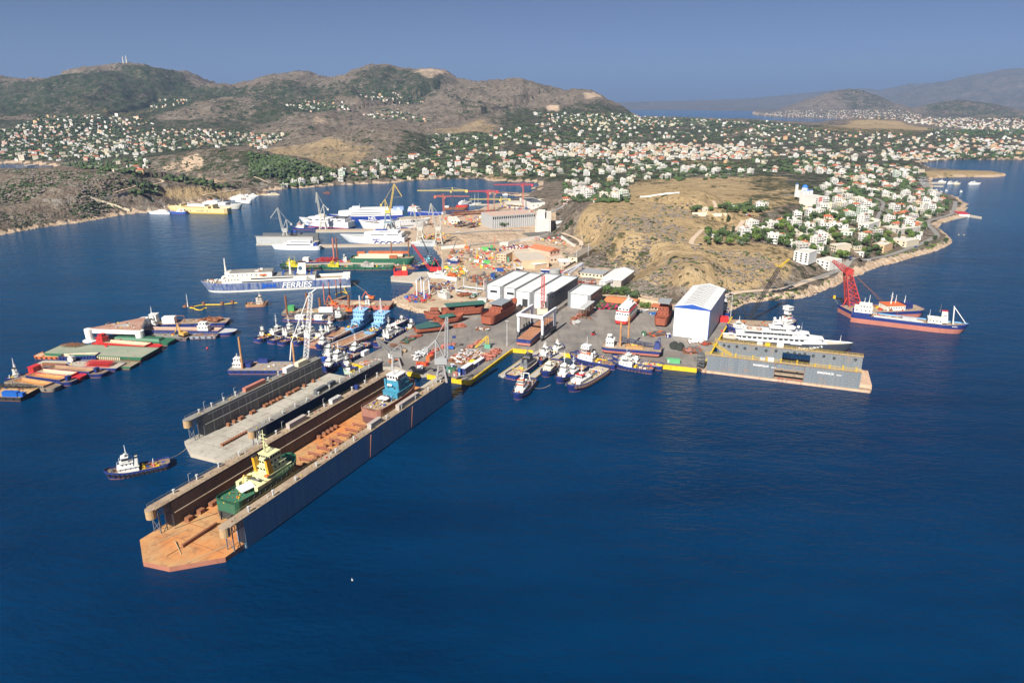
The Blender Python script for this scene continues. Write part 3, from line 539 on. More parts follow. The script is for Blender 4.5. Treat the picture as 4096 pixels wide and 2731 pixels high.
for k, (h, place) in enumerate(HS):
 rz = rn.choice((0.25, .1, -.15, .4)) + rn.uniform(-.12, .12)
 if k < 280 and place:
  i = rn.choice((0, 1, 1, 3, 5, 13, 8, 0, 10, 1, 0, 2, 6, 9, 10, 11, 13, 3, 1, 4, 10, 2) if k % 9 else (12, 7, 11)); i = i % 14; pr, c, n, rf = PROTO[i]
  loc = (h[0], h[1], h[2] + .2); sc = rn.uniform(.72, .95)
  if h[1] > 1250: sc *= 1.05
  if i in used_p: o = dup(pr, loc, rz, 'x', sc)
  else: o = pr; used_p.add(i); o.location = loc; o.rotation_euler = (0, 0, rz); o.scale = (sc,) * 3
  o['group'] = 'houses of the shore towns'; items.append((o, '%s %s house, %s, %s' % (ST[n], c, RF[rf], place)))
 else:
  n = rn.choice((1, 1, 1, 1, 2) if h[1] < 2600 else (1, 1, 1, 2)); w_, d_ = rn.uniform(8, 15), rn.uniform(7, 10)
  if h[1] > 2400: w_ *= .8; d_ *= .8
  if rn.random() < .04 and h[1] < 5000: n += 2; w_ += 4
  m = rn.choices((0, 1, 2, 3, 6), (7, 5, 1.2, 1, .9))[0]; b = MB(); hh = n * 3.1 ; hx, hy = w_ / 2, d_ / 2
  b.box(-hx, hx, -hy, hy, -3, hh, m)
  if rn.random() < .17: b.add([(-hx - .5, -hy - .5, hh), (hx + .5, -hy - .5, hh), (hx + .5, hy + .5, hh), (-hx - .5, hy + .5, hh), (-hx * .4, 0, hh + 2.3), (hx * .4, 0, hh + 2.3)], [(0, 1, 5, 4), (1, 2, 5), (2, 3, 4, 5), (3, 0, 4)], 4)
  elif rn.random() < .6: b.box(-hx + .5, hx * .2, -hy + .4, hy * .3, hh, hh + rn.uniform(1.5, 3.2), m)
  if h[1] < 2600:
   for s_ in range(n): b.box(-hx * .8, hx * .8, -hy - .9, -hy, s_ * 3.1 + 2.85, s_ * 3.1 + 3.05, 3); b.box(-hx * .6, -hx * .1, -hy - .05, -hy, s_ * 3.1 + .9, s_ * 3.1 + 2.2, 3)
  ca, sa = math.cos(rz), math.sin(rz)
  farh.add([(h[0] + x * ca - y * sa, h[1] + x * sa + y * ca, h[2] + z) for x, y, z in b.v], b.f); farh.m[-len(b.f):] = b.m
for i, (pr, c, n, rf) in enumerate(PROTO):
 if i not in used_p:
  for ch in list(pr.children): bpy.data.objects.remove(ch)
  bpy.data.objects.remove(pr)
uniq(items)
solo(farh, 'distant_houses', FM, 'white and cream houses of the distant towns between dark trees', 'houses', kind='stuff')
# ------------------------------------------------------------ trees
LEAF = []
for nm, c in (('pine', (.045, .08, .02)), ('broad', (.045, .072, .026)), ('olive', (.10, .125, .075)), ('cypress', (.024, .045, .02)), ('bright', (.09, .14, .025))): LEAF.append(M(c, .9, .55, .9))
DRYB = M((.17, .145, .125), .95, .4, .6); BARK = M((.10, .07, .05), .9, .3)
def crown(kind, seed):
 rn = random.Random(seed); b = MB()
 H_, R_, zc, zr = {'pine': (8, 3.6, 5.4, 2.2), 'round': (6, 3.1, 3.7, 2.5), 'cypress': (10, 1.1, 5.4, 4.8), 'olive': (4.6, 2.6, 2.8, 1.8), 'poplar': (13, 3.3, 7.6, 5.4)}[kind]
 nb_ = {'cypress': 9, 'poplar': 14}.get(kind, 9)
 for i in range(nb_):
  a = rn.uniform(0, 6.28); rr = R_ * math.sqrt(rn.random()) * .72; z = zc + zr * rn.uniform(-.75, .75); k = math.sqrt(max(.1, 1 - ((z - zc) / zr) ** 2))
  b.blob((rr * k * math.cos(a), rr * k * math.sin(a), z), R_ * rn.uniform(.42, .62) if kind != 'cypress' else R_ * .9, 0, rn.random(), .85 if kind != 'cypress' else 1.5, .35)
 for i in range(150):
  u = rn.uniform(-1, 1); a = rn.uniform(0, 6.28); k = math.sqrt(1 - u * u) * rn.uniform(.8, 1.12); c = np.array((R_ * k * math.cos(a), R_ * k * math.sin(a), zc + zr * u * rn.uniform(.85, 1.15)))
  s_ = R_ * rn.uniform(.09, .2); q1 = np.array([rn.gauss(0, 1) for _ in range(3)]); q1 /= np.linalg.norm(q1); q2 = np.cross(q1, (rn.random(), rn.random(), 1)); q2 /= np.linalg.norm(q2)
  b.add([c + s_ * q1, c + s_ * q2, c - s_ * q1, c - s_ * q2], [(0, 1, 2, 3)])
 tr = MB(); tr.tube((0, 0, -1.5), (0, 0, zc - zr * .3), .3, .16, 6)
 for i in range(3): a = i * 2.1 + seed; tr.tube((0, 0, zc - zr * .8), (R_ * .5 * math.cos(a), R_ * .5 * math.sin(a), zc + .2 * zr), .13, .06, 5)
 return b, tr
TK = [('pine', 'pine', 0), ('round', 'round', 1), ('olive', 'olive', 2), ('cypress', 'cypress', 3), ('pine', 'pine', 4), ('poplar', 'poplar', 1), ('round', 'round', 4)]
TP = []
for i, (nm, kd, li) in enumerate(TK):
 b, tr = crown(kd, i + 3); t = thing(nm + '_tree' if nm != 'round' else 'broadleaf_tree', 'x', 'tree'); part(tr, 'trunk', BARK, t); part(b, 'crown', LEAF[li], t); TP.append(t)
TN = ['flat-topped dark pine', 'round dark broadleaf tree', 'grey-green olive tree', 'narrow dark cypress', 'bright green pine', 'tall full-crowned tree', 'round bright green tree']
TS.sort(key=lambda s: s[0][1]); items = []; usedt = set(); fart = MB(); nt_ = 0
PL = {'H2': 'in the near shore town', 'H1': 'on the brown hill'}
def tree(i, h, sc, place, rz=0):
 if i in usedt: o = dup(TP[i], (h[0], h[1], h[2] - .1), rz, 'x', sc)
 else: o = TP[i]; usedt.add(i); o.location = (h[0], h[1], h[2] - .1); o.scale = (sc,) * 3; o.rotation_euler = (0, 0, rz)
 o['group'] = 'trees among the houses and yards'; items.append((o, TN[i] + ' ' + place)); return o
for k in range(9): h = hit('F4', 830 + k * 48, 905 + k * 2); tree(0 if k % 3 else 6, (h[0], h[1] + 3, 2.2), rn.uniform(.85, 1.05), 'behind the orange-roofed canteen', rn.uniform(0, 6))
for x, y in ((1230, 930), (1310, 950), (1360, 960)): h = hit('F4', x, y); tree(1, h, .9, 'right of the orange-roofed canteen', rn.uniform(0, 6))
for x, y in ((1440, 1100), (1500, 1110), (1545, 1105)): h = hit('F4', x, y); tree(6, (h[0], h[1], 2.2), .75, 'by the red-roofed gatehouse', rn.uniform(0, 6))
for k in range(11): h = W('B4', 1990 + k * 36, 1020 - k * 5, 3); tree(1 if k % 2 else 0, h, .9, 'before the long grey workshop', rn.uniform(0, 6))
for k in range(12): h = W('H3', 430 + k * 31, 352 + rn.uniform(-4, 4), 4); tree(1 if k % 3 else 2, h, .95, 'behind the purple yard banner', rn.uniform(0, 6))
h = hit('H2', 850, 1058); tree(5, h, 1.15, 'by the shore road bend'); h = hit('H2', 760, 755); tree(3, h, 1.2, 'beside the cream cube house')
for x, y in ((490, 1060), (560, 1070)): tree(4, hit('H2', x, y), 1.25, 'above the dirt road junction')
for x, y in ((1830, 840), (1690, 810), (1580, 885), (980, 1010)): tree(1, hit('H2', x, y), .8, 'on the seaward side of the shore road')
for k, (h, place, c) in enumerate(TS):
 r_ = rn.random()
 if nt_ < 250 and place and h[1] < 1500:
  nt_ += 1; i = 0 if r_ < .3 else 1 if r_ < .5 else 2 if r_ < .66 else 3 if r_ < .72 else 4 if r_ < .9 else 5 if r_ < .92 else 6
  tree(i, h, rn.uniform(.7, 1.15), place, rn.uniform(0, 6))
 else:
  s_ = rn.uniform(2.8, 5.2) * (1 if h[1] < 3000 else 1.25); m = 0 if r_ < .4 else 1 if r_ < .75 else 2 if r_ < .92 else 3
  if m == 3: fart.blob((h[0], h[1], h[2] + 4), s_ * .6, 3, k, 2.4, .2)
  else:
   fart.blob((h[0], h[1], h[2] + s_ * .6), s_, m, k, .75, .35)
   for j in range(2): fart.blob((h[0] + rn.uniform(-1, 1) * s_, h[1] + rn.uniform(-1, 1) * s_, h[2] + s_ * .45), s_ * .7, m, k + j * .3, .7, .35)
uniq(items)
for i in range(len(TK)):
 if i not in usedt:
  for ch in list(TP[i].children): bpy.data.objects.remove(ch)
  bpy.data.objects.remove(TP[i])
solo(fart, 'distant_trees', LEAF, 'dark green trees and olive groves between the distant houses', 'trees', kind='stuff')
scr = MB()
for c, poly, n, kinds in (('H1', (-1900, 700, -1500, 500, -600, 250, 250, 250, 600, 400, 200, 900, 600, 1000, 1200, 1000, 1900, 1200, 2100, 1500, 500, 1900, -500, 1500, -1300, 1300, -1700, 1150), 2300, (0, 0, 0, 0, 1)), ('F4', (600, 480, 1300, 480, 1900, 1000, 1200, 850, 1400, 500), 500, (0, 0, 0, 1)), ('B1', (-400, 330, 900, 290, 1700, 340, 2100, 460, 1700, 720, 1900, 900, 1400, 1080, -300, 1250), 1500, (0, 0, 1, 1)), ('R1', (790, 330, 900, 200, 1900, 60, 1700, 160, 1500, 220), 160, (0, 1, 2)),
       ('B2', (0, 420, 800, 60, 2300, 120, 2300, 560, 1200, 560, 100, 640), 700, (0, 1, 1, 1)), ('S2', (100, 940, 1200, 740, 1900, 920, 1000, 1060, 500, 1040), 380, (1, 0)), ('H2', (850, 1050, 1700, 800, 1900, 850, 1250, 1020), 60, (2, 1))):
 for h in sample(c, poly, n, 2.2, {}, 5):
  if not free(h, -1) or float(fbm(np.array([h[0] / 38.]), np.array([h[1] / 38.]), 3, 21)[0]) < rn.uniform(.40, .56): continue
  s_ = rn.uniform(.8, 2.0) * (1 if h[1] < 1000 else 1.4); m = rn.choice(kinds); scr.blob((h[0], h[1], h[2] + s_ * .15), s_, m, rn.random(), .6, .4)
  for j in range(2): scr.blob((h[0] + rn.uniform(-1.6, 1.6) * s_, h[1] + rn.uniform(-1.6, 1.6) * s_, h[2] + s_ * .1), s_ * rn.uniform(.4, .8), m, rn.random(), .55, .4)
solo(scr, 'scrub', [DRYB, LEAF[1], LEAF[4]], 'low grey and green scrub bushes on the dry hillsides', 'bushes', kind='stuff')
# ------------------------------------------------------------ roads
ASPH = M((.22, .21, .20), .9, .2, .08); DIRT = M((.48, .38, .28), .95, .15, .1)
for kd, w_, pts in ROADSPEC:
 if len(pts) < 2: continue
 q = [np.array(p[:2]) for p in pts]; fine = []
 for i in range(len(q) - 1):
  p_, a_, c_, d_ = q[max(i - 1, 0)], q[i], q[i + 1], q[min(i + 2, len(q) - 1)]; n = max(2, int(np.linalg.norm(c_ - a_) / 4))
  for k in range(n):
   t_ = k / n; fine.append(.5 * (2 * a_ + (c_ - p_) * t_ + (2 * p_ - 5 * a_ + 4 * c_ - d_) * t_ * t_ + (3 * a_ - p_ - 3 * c_ + d_) * t_ ** 3))
 fine.append(q[-1]); v = [];
 for i, p_ in enumerate(fine):
  d_ = fine[min(i + 1, len(fine) - 1)] - fine[max(i - 1, 0)]; d_ = d_ / (np.linalg.norm(d_) + 1e-9); nn = np.array((-d_[1], d_[0])) * w_ / 2
  z = max(tz(*(p_ + nn)), tz(*(p_ - nn)), tz(*p_)) + .35; v.append((*(p_ + nn), z)); v.append((*(p_ - nn), z))
 zs = [a[2] for a in v]
 for i in range(len(v)): lo, hi = max(0, i - 2), min(len(v), i + 3); v[i] = (v[i][0], v[i][1], max(zs[i], sum(zs[lo:hi]) / (hi - lo)))
 b = MB(); b.add(v, [(2 * i + 1, 2 * i, 2 * i + 2, 2 * i + 3)[::-1] for i in range(len(fine) - 1)]); struct(b, 'road' if kd == 'asphalt' else 'dirt_track', ASPH if kd == 'asphalt' else DIRT)
# ------------------------------------------------------------ quays, piers, aprons
APRON = bpy.data.materials.new('apron'); t, p, N, L = nodes(APRON); tc = N('ShaderNodeTexCoord')
n1 = noise(.035, 6, .65); n2 = noise(.12, 5, .7); n3 = noise(.5, 4, .6)
mpx = N('ShaderNodeMapping'); mpx.inputs['Rotation'].default_value = (0, 0, R(-24)); mpx.inputs['Scale'].default_value = (1, .16, 1); L(tc.outputs['Object'], mpx.inputs[0]); n4 = noise(.3, 4, .6, mpx.outputs[0])
a_ = mixc(step(n1.outputs[0], .35, .65), (.14, .132, .127), (.26, .235, .21)); a_ = mixc(mth('MULTIPLY', step(n4.outputs[0], .5, .7), .6), a_, (.10, .092, .088))
a_ = mixc(mth('MULTIPLY', step(n2.outputs[0], .56, .72), .6), a_, (.27, .17, .11)); L(a_, p.inputs['Base Color']); p.inputs['Roughness'].default_value = .9
DIRTG = bpy.data.materials.new('yard_dirt'); t, p, N, L = nodes(DIRTG); tc = N('ShaderNodeTexCoord')
n1 = noise(.05, 6, .65); n2 = noise(.3, 5, .7)
a_ = mixc(step(n1.outputs[0], .35, .65), (.33, .25, .17), (.47, .37, .26)); a_ = mixc(mth('MULTIPLY', step(n2.outputs[0], .52, .68), .6), a_, (.20, .13, .085)); L(a_, p.inputs['Base Color']); p.inputs['Roughness'].default_value = .95
QZ = 2.3
def WP(z, *tr): return [W(tr[i], tr[i + 1], tr[i + 2], z)[:2] for i in range(0, len(tr), 3)]
yardp = WP(QZ, 'M1', 2270, 440, 'M1', 1990, 600, 'M1', 1860, 700, 'M1', 1480, 885, 'M1', 1650, 930, 'F', 1590, 1467, 'Y1', 520, 930, 'Y1', 705, 968, 'Y1', 815, 955, 'Y1', 990, 1003, 'Y1', 1150, 1025, 'Y1', 1470, 1075, 'T1', 440, 425, 'T1', 690, 450, 'T1', 750, 425, 'T1', 1040, 475, 'T1', 1600, 560, 'T1', 2160, 600, 'R1', 90, 935, 'R1', 490, 978, 'R1', 560, 940, 'R1', 855, 438, 'R1', 768, 424, 'R1', 752, 385,
   'R1', 235, 355, 'R1', 190, 350, 'F4', 1400, 1150, 'F4', 780, 1090, 'F4', 740, 960, 'F4', 790, 880, 'F4', 700, 620, 'F4', 420, 640, 'F4', 320, 720, 'F4', -40, 1010, 'F3', 1500, 1160, 'F3', 850, 1100, 'F3', 420, 1330, 'F3', 200, 1260)
b = MB(); b.prism(yardp, -5, QZ, 1, 0); struct(b, 'quay_apron', [APRON, CONC])
north = WP(2.2, 'B4', 100, 893, 'B4', 700, 853, 'B4', 1180, 828, 'B4', 1620, 743, 'B4', 1970, 640, 'B4', 2040, 660, 'B4', 1850, 790, 'B4', 2150, 850, 'B4', 2300, 1000, 'B4', 1750, 1100, 'B4', 1000, 1130, 'B4', 560, 1230, 'B4', 565, 1290, 'B4', 480, 1290, 'B3', 1110, 1310, 'B3', 1110, 1285, 'B3', 2352, 1275, 'B4', 440, 1240, 'B4', 540, 1140, 'B4', 620, 1080, 'B3', 2352, 1065, 'B3', 1030, 1075, 'B3', 1030, 1050, 'B3', 2000, 1040, 'B4', 30, 900)
b = MB(); b.prism(north, -5, 2.35, 1, 0); struct(b, 'north_quay', [M((.40, .31, .23), .9, .25, .06), CONC])
b = MB()
for q in (WP(2, 'F2', 1420, 615, 'F2', 1425, 660, 'F2', 1850, 690, 'F2', 1900, 600, 'F2', 2200, 570, 'F2', 2190, 520, 'F2', 1520, 560), WP(1.8, 'F2', 2230, 250, 'F2', 2215, 570, 'F2', 2352, 570, 'F2', 2352, 250), WP(1.2, 'F2', -200, 430, 'F2', -200, 470, 'F2', 1480, 420, 'F2', 1480, 385)): b.prism(q, -4, 2.0)
struct(b, 'concrete_pier', [CONC])
b = MB(); b.prism(WP(1.5, 'S1', 0, 1062, 'S1', 500, 1070, 'S1', 520, 1055, 'S1', 0, 1048), 0, 1.6); b.prism(WP(1, 'B1', 380, 240, 'B1', 420, 250, 'B1', 590, 232, 'B1', 560, 225), 0, 1.2); b.prism(WP(1, 'S4', 1550, 1135, 'S4', 1680, 1133, 'S4', 1680, 1145, 'S4', 1550, 1146), 0, 1.2); b.prism(WP(1, 'S4', 1560, 1163, 'S4', 1660, 1166, 'S4', 1660, 1172, 'S4', 1560, 1170), 0, 1.2)
b.prism(WP(1.2, 'B4', 1560, 650, 'B4', 1900, 655, 'B4', 1900, 668, 'B4', 1560, 662), -1, 1.5); b.prism(WP(1.2, 'H2', 2140, 500, 'H2', 2280, 525, 'H2', 2280, 545, 'H2', 2130, 520), -1, 1.2); b.prism(WP(1.0, 'H2', 1900, 540, 'H2', 2140, 500, 'H2', 2140, 515, 'H2', 1920, 560), -1, 1.2)
struct(b, 'jetty', [CONC])
b = MB(); b.prism(WP(2.1, 'F2', 2240, 340, 'F2', 2240, 600, 'F2', 1960, 690, 'F2', 1780, 760, 'F2', 1560, 985, 'F2', 1830, 1110, 'F2', 2100, 1140, 'F3', 300, 1200, 'F3', 850, 1120, 'F3', 900, 900, 'F3', 1680, 680, 'F3', 2260, 500, 'F3', 2200, 260, 'F3', 1850, 200, 'F3', 1000, 150, 'F3', 260, 170), 1, 2.18); struct(b, 'yard_dirt', DIRTG)
def beam(z0, z1, w_, mat, name, label, cat, *tr, group=None):
 q = WP(QZ, *tr); c0 = np.mean(q, 0); b = MB()
 for i in range(len(q) - 1):
  p0, p1 = np.array(q[i]), np.array(q[i + 1]); d = (p1 - p0) / np.linalg.norm(p1 - p0); n_ = np.array((d[1], -d[0])) * w_
  b.prism([tuple(x - c0) for x in (p0 - n_ * .4, p1 - n_ * .4, p1 + n_, p0 + n_)], z0 - i * .011, z1 + i * .013)
 return solo(b, name, mat, label, cat, (c0[0], c0[1], 0), group=group)
YG = 'yellow fender walls of the quay'; YM = M((.66, .45, .02), .5, .2, .25, .12)
beam(-.3, QZ + .25, 1.1, YM, 'fender_wall', 'yellow fender wall behind the small pocket dock, by white container', 'fender', 'M1', 1480, 885, 'M1', 1650, 930, group=YG)
beam(-.3, QZ + .25, 1.0, YM, 'fender_wall', 'short yellow fender wall at the landward end of the blue floating dock', 'fender', 'Y1', 520, 930, 'Y1', 705, 968, group=YG)
beam(-.3, QZ + .25, 1.0, YM, 'fender_wall', 'yellow fender wall left of the grey dock crane legs', 'fender', 'Y1', 825, 975, 'Y1', 985, 1003, group=YG)
beam(-.3, QZ + .25, 1.0, YM, 'fender_wall', 'yellow fender wall across the end of the container quay', 'fender', 'Y1', 1150, 1025, 'Y1', 1470, 1075, group=YG)
beam(-.3, QZ + .15, .7, YM, 'fender_wall', 'long yellow fender wall along the basin side of the container quay', 'fender', 'Y1', 1473, 1078, 'T1', 440, 425, group=YG)
beam(-.3, QZ + .25, 1.0, YM, 'fender_wall', 'yellow fender wall at the head of the basin by travel lift', 'fender', 'T1', 440, 425, 'T1', 685, 449, group=YG)
beam(-.3, QZ + .25, 1.0, YM, 'fender_wall', 'yellow fender wall before the crane barge on the quay', 'fender', 'T1', 1045, 478, 'T1', 1600, 560, 'T1', 1690, 572, group=YG)
beam(-.3, QZ + .25, 1.0, YM, 'fender_wall', 'yellow fender wall left of the dark grey floating dock', 'fender', 'T1', 2160, 600, 'R1', 90, 935, 'R1', 490, 978, group=YG)
beam(-.1, QZ + .3, .7, YM, 'fender_wall', 'yellow edge wall running away from the grey dock beside hangar', 'fender', 'R1', 560, 940, 'R1', 855, 438, group=YG)
def finger(l, a, b_, w_, yl=0):
 A = np.array(W('T1', *a, 1.3)[:2]); B = np.array(W('T1', *b_, 1.3)[:2]); d = B - A; L_ = np.linalg.norm(d); t = thing('pontoon_pier', l, 'pier', (A[0], A[1], 0), math.atan2(d[1], d[0]), 'pontoon piers in the tug basin')
 part(MB().box(0, L_, -w_ / 2, w_ / 2, -1, 1.3), 'deck', M((.36, .34, .31), .85, .2, .2), t); part(MB().box(1, L_, w_ / 2 - .35, w_ / 2 - .1, 1.3, 1.5).box(1, L_, -w_ / 2 + .1, -w_ / 2 + .35, 1.3, 1.5), 'kerb', YM, t)
 for y in (-w_ / 3, w_ / 3): b = MB(); b.torus((-.3, y, .5), (1, 0, 0), .5, .2); part(b, 'tyre', BLACK, t)
finger('grey pontoon pier left of the black-topped tug', (322, 742), (745, 445), 5.5)
finger('grey pontoon pier between the white tugs, ending in tyre fenders', (655, 768), (1020, 480), 5.0)
# ------------------------------------------------------------ yard buildings
def lot(c, A, B, D, z=2.2):
 a = np.array(W(c, *A, z)[:2]); b_ = np.array(W(c, *B, z)[:2]); d_ = np.array(W(c, *D, z)[:2]); v = b_ - a; an = math.degrees(math.atan2(v[1], v[0]))
 if c in ('R1', 'F3', 'F4') and abs(an + 24.8) < 17: e_ = np.array((math.cos(R(-24.8)), math.sin(R(-24.8)))); k_ = np.linalg.norm(v) if c != 'R1' else np.linalg.norm(v); v = e_ * k_; a = b_ - v
 w_ = np.linalg.norm(v); n_ = np.array((-v[1], v[0])) / w_
 return (a[0], a[1], z), math.atan2(v[1], v[0]), w_, abs(float(np.dot(d_ - a, n_)))
def wins(t, n, w_, z, y=0.0, x0=0, sc=(1, 1, 1), rz=0.0, dx=None):
 for i in range(n): window(t, x0 + w_ * (i + .5) / n if dx is None else dx, y if dx is None else x0 + w_ * (i + .5) / n, z, rz, sc)
def gable(t, w_, d_, h, hr, mat, along='y', ov=.5, nm='roof', rx=.5):
 b = MB()
 if along == 'y': v = [(-ov, -ov, h), (w_ + ov, -ov, h), (w_ + ov, d_ + ov, h), (-ov, d_ + ov, h), (w_ * rx, -ov, h + hr), (w_ * rx, d_ + ov, h + hr)]; f = [(0, 4, 5, 3), (1, 2, 5, 4), (0, 1, 4), (3, 5, 2), (0, 3, 2, 1)]
 else: v = [(-ov, -ov, h), (w_ + ov, -ov, h), (w_ + ov, d_ + ov, h), (-ov, d_ + ov, h), (-ov, d_ / 2, h + hr), (w_ + ov, d_ / 2, h + hr)]; f = [(0, 1, 5, 4), (3, 4, 5, 2), (0, 4, 3), (1, 2, 5), (0, 3, 2, 1)]
 b.add(v, f); return part(b, nm, mat, t)
def flatroof(t, w_, d_, h, mat=ROOFG, ph=.7, pm=None):
 b = MB(); b.box(.3, w_ - .3, .3, d_ - .3, h, h + .15); r_ = part(b, 'roof', mat, t)
 b = MB(); b.box(-.1, w_ + .1, -.12, .2, h - .2, h + ph); b.box(-.1, w_ + .1, d_ - .2, d_ + .12, h - .2, h + ph); b.box(-.12, .2, .2, d_ - .2, h - .2, h + ph + .01); b.box(w_ - .2, w_ + .12, .2, d_ - .2, h - .2, h + ph + .01); part(b, 'parapet', pm or mat, r_); return r_
# the tall white hangar
loc, rz, w_, d_ = lot('R1', (228, 657), (600, 682), (763, 430)); H_ = HT(W('R1', 228, 657, 2.2), 'R1', 238, 348) - 2.2
t = thing('hangar', 'tall white hangar with ridged roof and blue gable trim on the quay', 'hangar', loc, rz)
PANEL = M((.66, .67, .68), .45, .05, .2); BLUE = M((.02, .08, .36), .5, .1); SEAM = M((.2, .2, .2), .6)
part(MB().box(0, w_, 0, d_, 0, H_), 'wall', M((.60, .64, .72), .5, .06, .15), t)
dr = part(MB().box(.35, w_ - .35, -.35, -.02, .2, H_ - .6), 'door', PANEL, t)
for i in range(1, 4): part(MB().box(w_ * i / 4 - .09, w_ * i / 4 + .09, -.42, -.36, .3, H_ - .7), 'seam', SEAM, dr)
part(MB().box(w_ * .25, w_ * .75, -.415, -.37, H_ * .49, H_ * .49 + .12), 'seam', SEAM, dr)
gable(t, w_, d_, H_ + .02, 3.2, M((.66, .67, .67), .5, .05, .1), ov=.35)
b = MB(); b.add([(-.4, -.5, H_ - .5), (w_ + .4, -.5, H_ - .5), (w_ + .4, -.5, H_ + .2), (w_ / 2, -.5, H_ + 2.9), (-.4, -.5, H_ + .2), (-.4, -.38, H_ - .5), (w_ + .4, -.38, H_ - .5), (w_ + .4, -.38, H_ + .2), (w_ / 2, -.38, H_ + 2.9), (-.4, -.38, H_ + .2)], [(0, 1, 2, 3, 4), (9, 8, 7, 6, 5), (0, 5, 6, 1), (1, 6, 7, 2), (4, 3, 8, 9), (3, 2, 7, 8), (0, 4, 9, 5)]); part(b, 'gable_trim', BLUE, t)
part(MB().box(w_ - .1, w_ + .25, -.45, .5, 0, H_ - .02), 'corner_trim', BLUE, t); part(MB().box(w_ - .1, w_ + .2, d_ - .4, d_ + .2, 0, H_ - .02), 'corner_trim', BLUE, t); part(MB().box(w_ + .01, w_ + .4, .5, d_, H_ - .7, H_ - .02), 'eave_trim', BLUE, t)
for i in range(12):
 y = d_ * (.06 + i * .075); b = MB(); zz = lambda x: H_ + .12 + 3.2 * (1 - abs(x / w_ * 2 - 1))
 for x0, x1 in ((w_ * .22, w_ * .5), (w_ * .5, w_ * .78)): b.bar((x0, y, zz(x0)), (x1, y, zz(x1)), .22)
 part(b, 'roof_vent', DGREY, t)
# the row of halls
HG = M((.17, .18, .195), .6, .1, .2); HW = M((.66, .67, .68), .5, .05, .1)
def hall(label, loc, rz, w_, d_, h, side, door, win):
 t = thing('industrial_hall', label, 'hall', loc, rz, 'white and grey workshop halls')
 part(MB().box(0, w_, 0, d_, 0, h), 'wall', HG, t); pn = part(MB().box(w_ * .14, w_ * .86, -.25, -.02, 0, h - .4), 'front_panel', HW, t)
 if door: part(MB().box(w_ * .2, w_ * .47, -.5, -.27, 0, h * .55), 'door', HW, t); part(MB().box(w_ * .47, w_ * .78, -.3, -.262, 0, h * .53), 'opening', M((.03, .03, .035), .8), t)
 if win: window(t, w_ * .5, -.26, h * .6, 0, (4.6, 1, 1.3)); part(MB().box(w_ * .3, w_ * .7, -.42, -.27, 0, h * .25), 'door', HW, t)
 part(MB().box(1.3, w_ - .6, .8, d_ - 1, h + .02, h + .2), 'roof', M((.66, .67, .66), .55, .05, .1), t)
 b = MB(); b.box(-.1, 1.2, -.05, d_, h - .3, h + 1.3); b.box(1.2, w_ + .1, d_ - .9, d_ + .1, h - .3, h + 1.28); b.box(w_ - .5, w_ + .12, 0, d_ - .9, h - .3, h + .5); part(b, 'parapet', HG, t)
 if side:
  for i in range(8): window(t, w_ + .02, d_ * (i + .5) / 8, h * .78, math.pi / 2, (1.6, 1, .8))
 return t
loc, rz, w_, d_ = lot('F3', (1370, 1085), (1965, 1135), (2280, 832)); h3 = HT(W('F3', 1370, 1085, 2.2), 'F3', 1400, 852) - 2.2
ux, uy = math.cos(rz), math.sin(rz)
hall('third hall from left, white front with half-open sliding door', (loc[0] + 0, loc[1], 2.2), rz, w_ / 2 - .3, d_, h3, 0, 1, 0)
hall('rightmost of four joined halls, dark side wall with window row', (loc[0] + ux * w_ / 2, loc[1] + uy * w_ / 2, 2.2), rz, w_ / 2, d_, h3, 1, 1, 0)
off = 9; l2 = (loc[0] - ux * w_ * .97 - uy * off, loc[1] - uy * w_ * .97 + ux * off)
hall('leftmost white-fronted hall with ribbon window and dark edge', (l2[0], l2[1], 2.2), rz, w_ * .49, d_ - off, h3 - .5, 0, 0, 1)
hall('second hall from left, ribbon window over partly hidden door', (l2[0] + ux * w_ * .49 + .2, l2[1] + uy * w_ * .49, 2.2), rz, w_ * .47, d_ - off, h3 - .8, 0, 0, 1)
loc, rz, w_, d_ = lot('F4', (268, 1098), (632, 1135), (785, 985)); hall('separate hall standing alone with closed white folding doors', loc, rz, w_, d_, HT(loc, 'F4', 268, 872) - 2.2, 1, 0, 0)
part(MB().box(w_ * .28, w_ * .7, -.5, -.27, 0, 8), 'door', HW, bpy.data.objects[[o.name for o in bpy.data.objects if o.name.startswith('industrial_hall')][-1]])
def simple(nm, label, c, A, B, D, top, mat, roof, rmat, hr=2, win=0, z=2.2, cat='building', wz=.6, rows=1, along='y', wsc=(1.3, 1, 1)):
 loc, rz, w_, d_ = lot(c, A, B, D, z); h = HT(loc, c, A[0], top) - z; t = thing(nm, label, cat, loc, rz); part(MB().box(0, w_, 0, d_, -2, h), 'wall', mat, t)
 if roof == 'flat': flatroof(t, w_, d_, h, rmat, .6, mat)
 elif roof == 'shed': part(MB().box(-.4, w_ + .4, -.4, d_ + .4, h + .02, h + .3), 'roof', rmat, t)
 else: gable(t, w_, d_, h + .02, hr, rmat, along)
 for k in range(rows): wins(t, win, w_, h * (wz if rows == 1 else (k + .5) / rows), sc=wsc)
 return t, w_, d_, h
OCH = M((.55, .41, .28), .75, .12, .2); OCHR = M((.45, .40, .34), .9, .15, .15)
simple('shed', 'grey shed with wide white gable roof below the brown hill', 'F4', (790, 770), (1110, 800), (1290, 640), 645, M((.36, .34, .31), .8, .12), 'gable', HW, 3.0, cat='shed')
simple('workshop', 'long low cream workshop with grey metal roof behind gantry crane', 'F4', (440, 600), (828, 645), (890, 575), 545, CREAM, 'shed', M((.30, .31, .33), .6, .1), win=7, cat='workshop')
t, w_, d_, h = simple('canteen', 'open canteen with long orange tiled roof beside a hedge', 'F4', (815, 1075), (1305, 1105), (1400, 1010), 1005, M((.08, .07, .06), .8), 'gable', M((.55, .19, .07), .8, .12, .3), 1.8, along='x', cat='canteen')
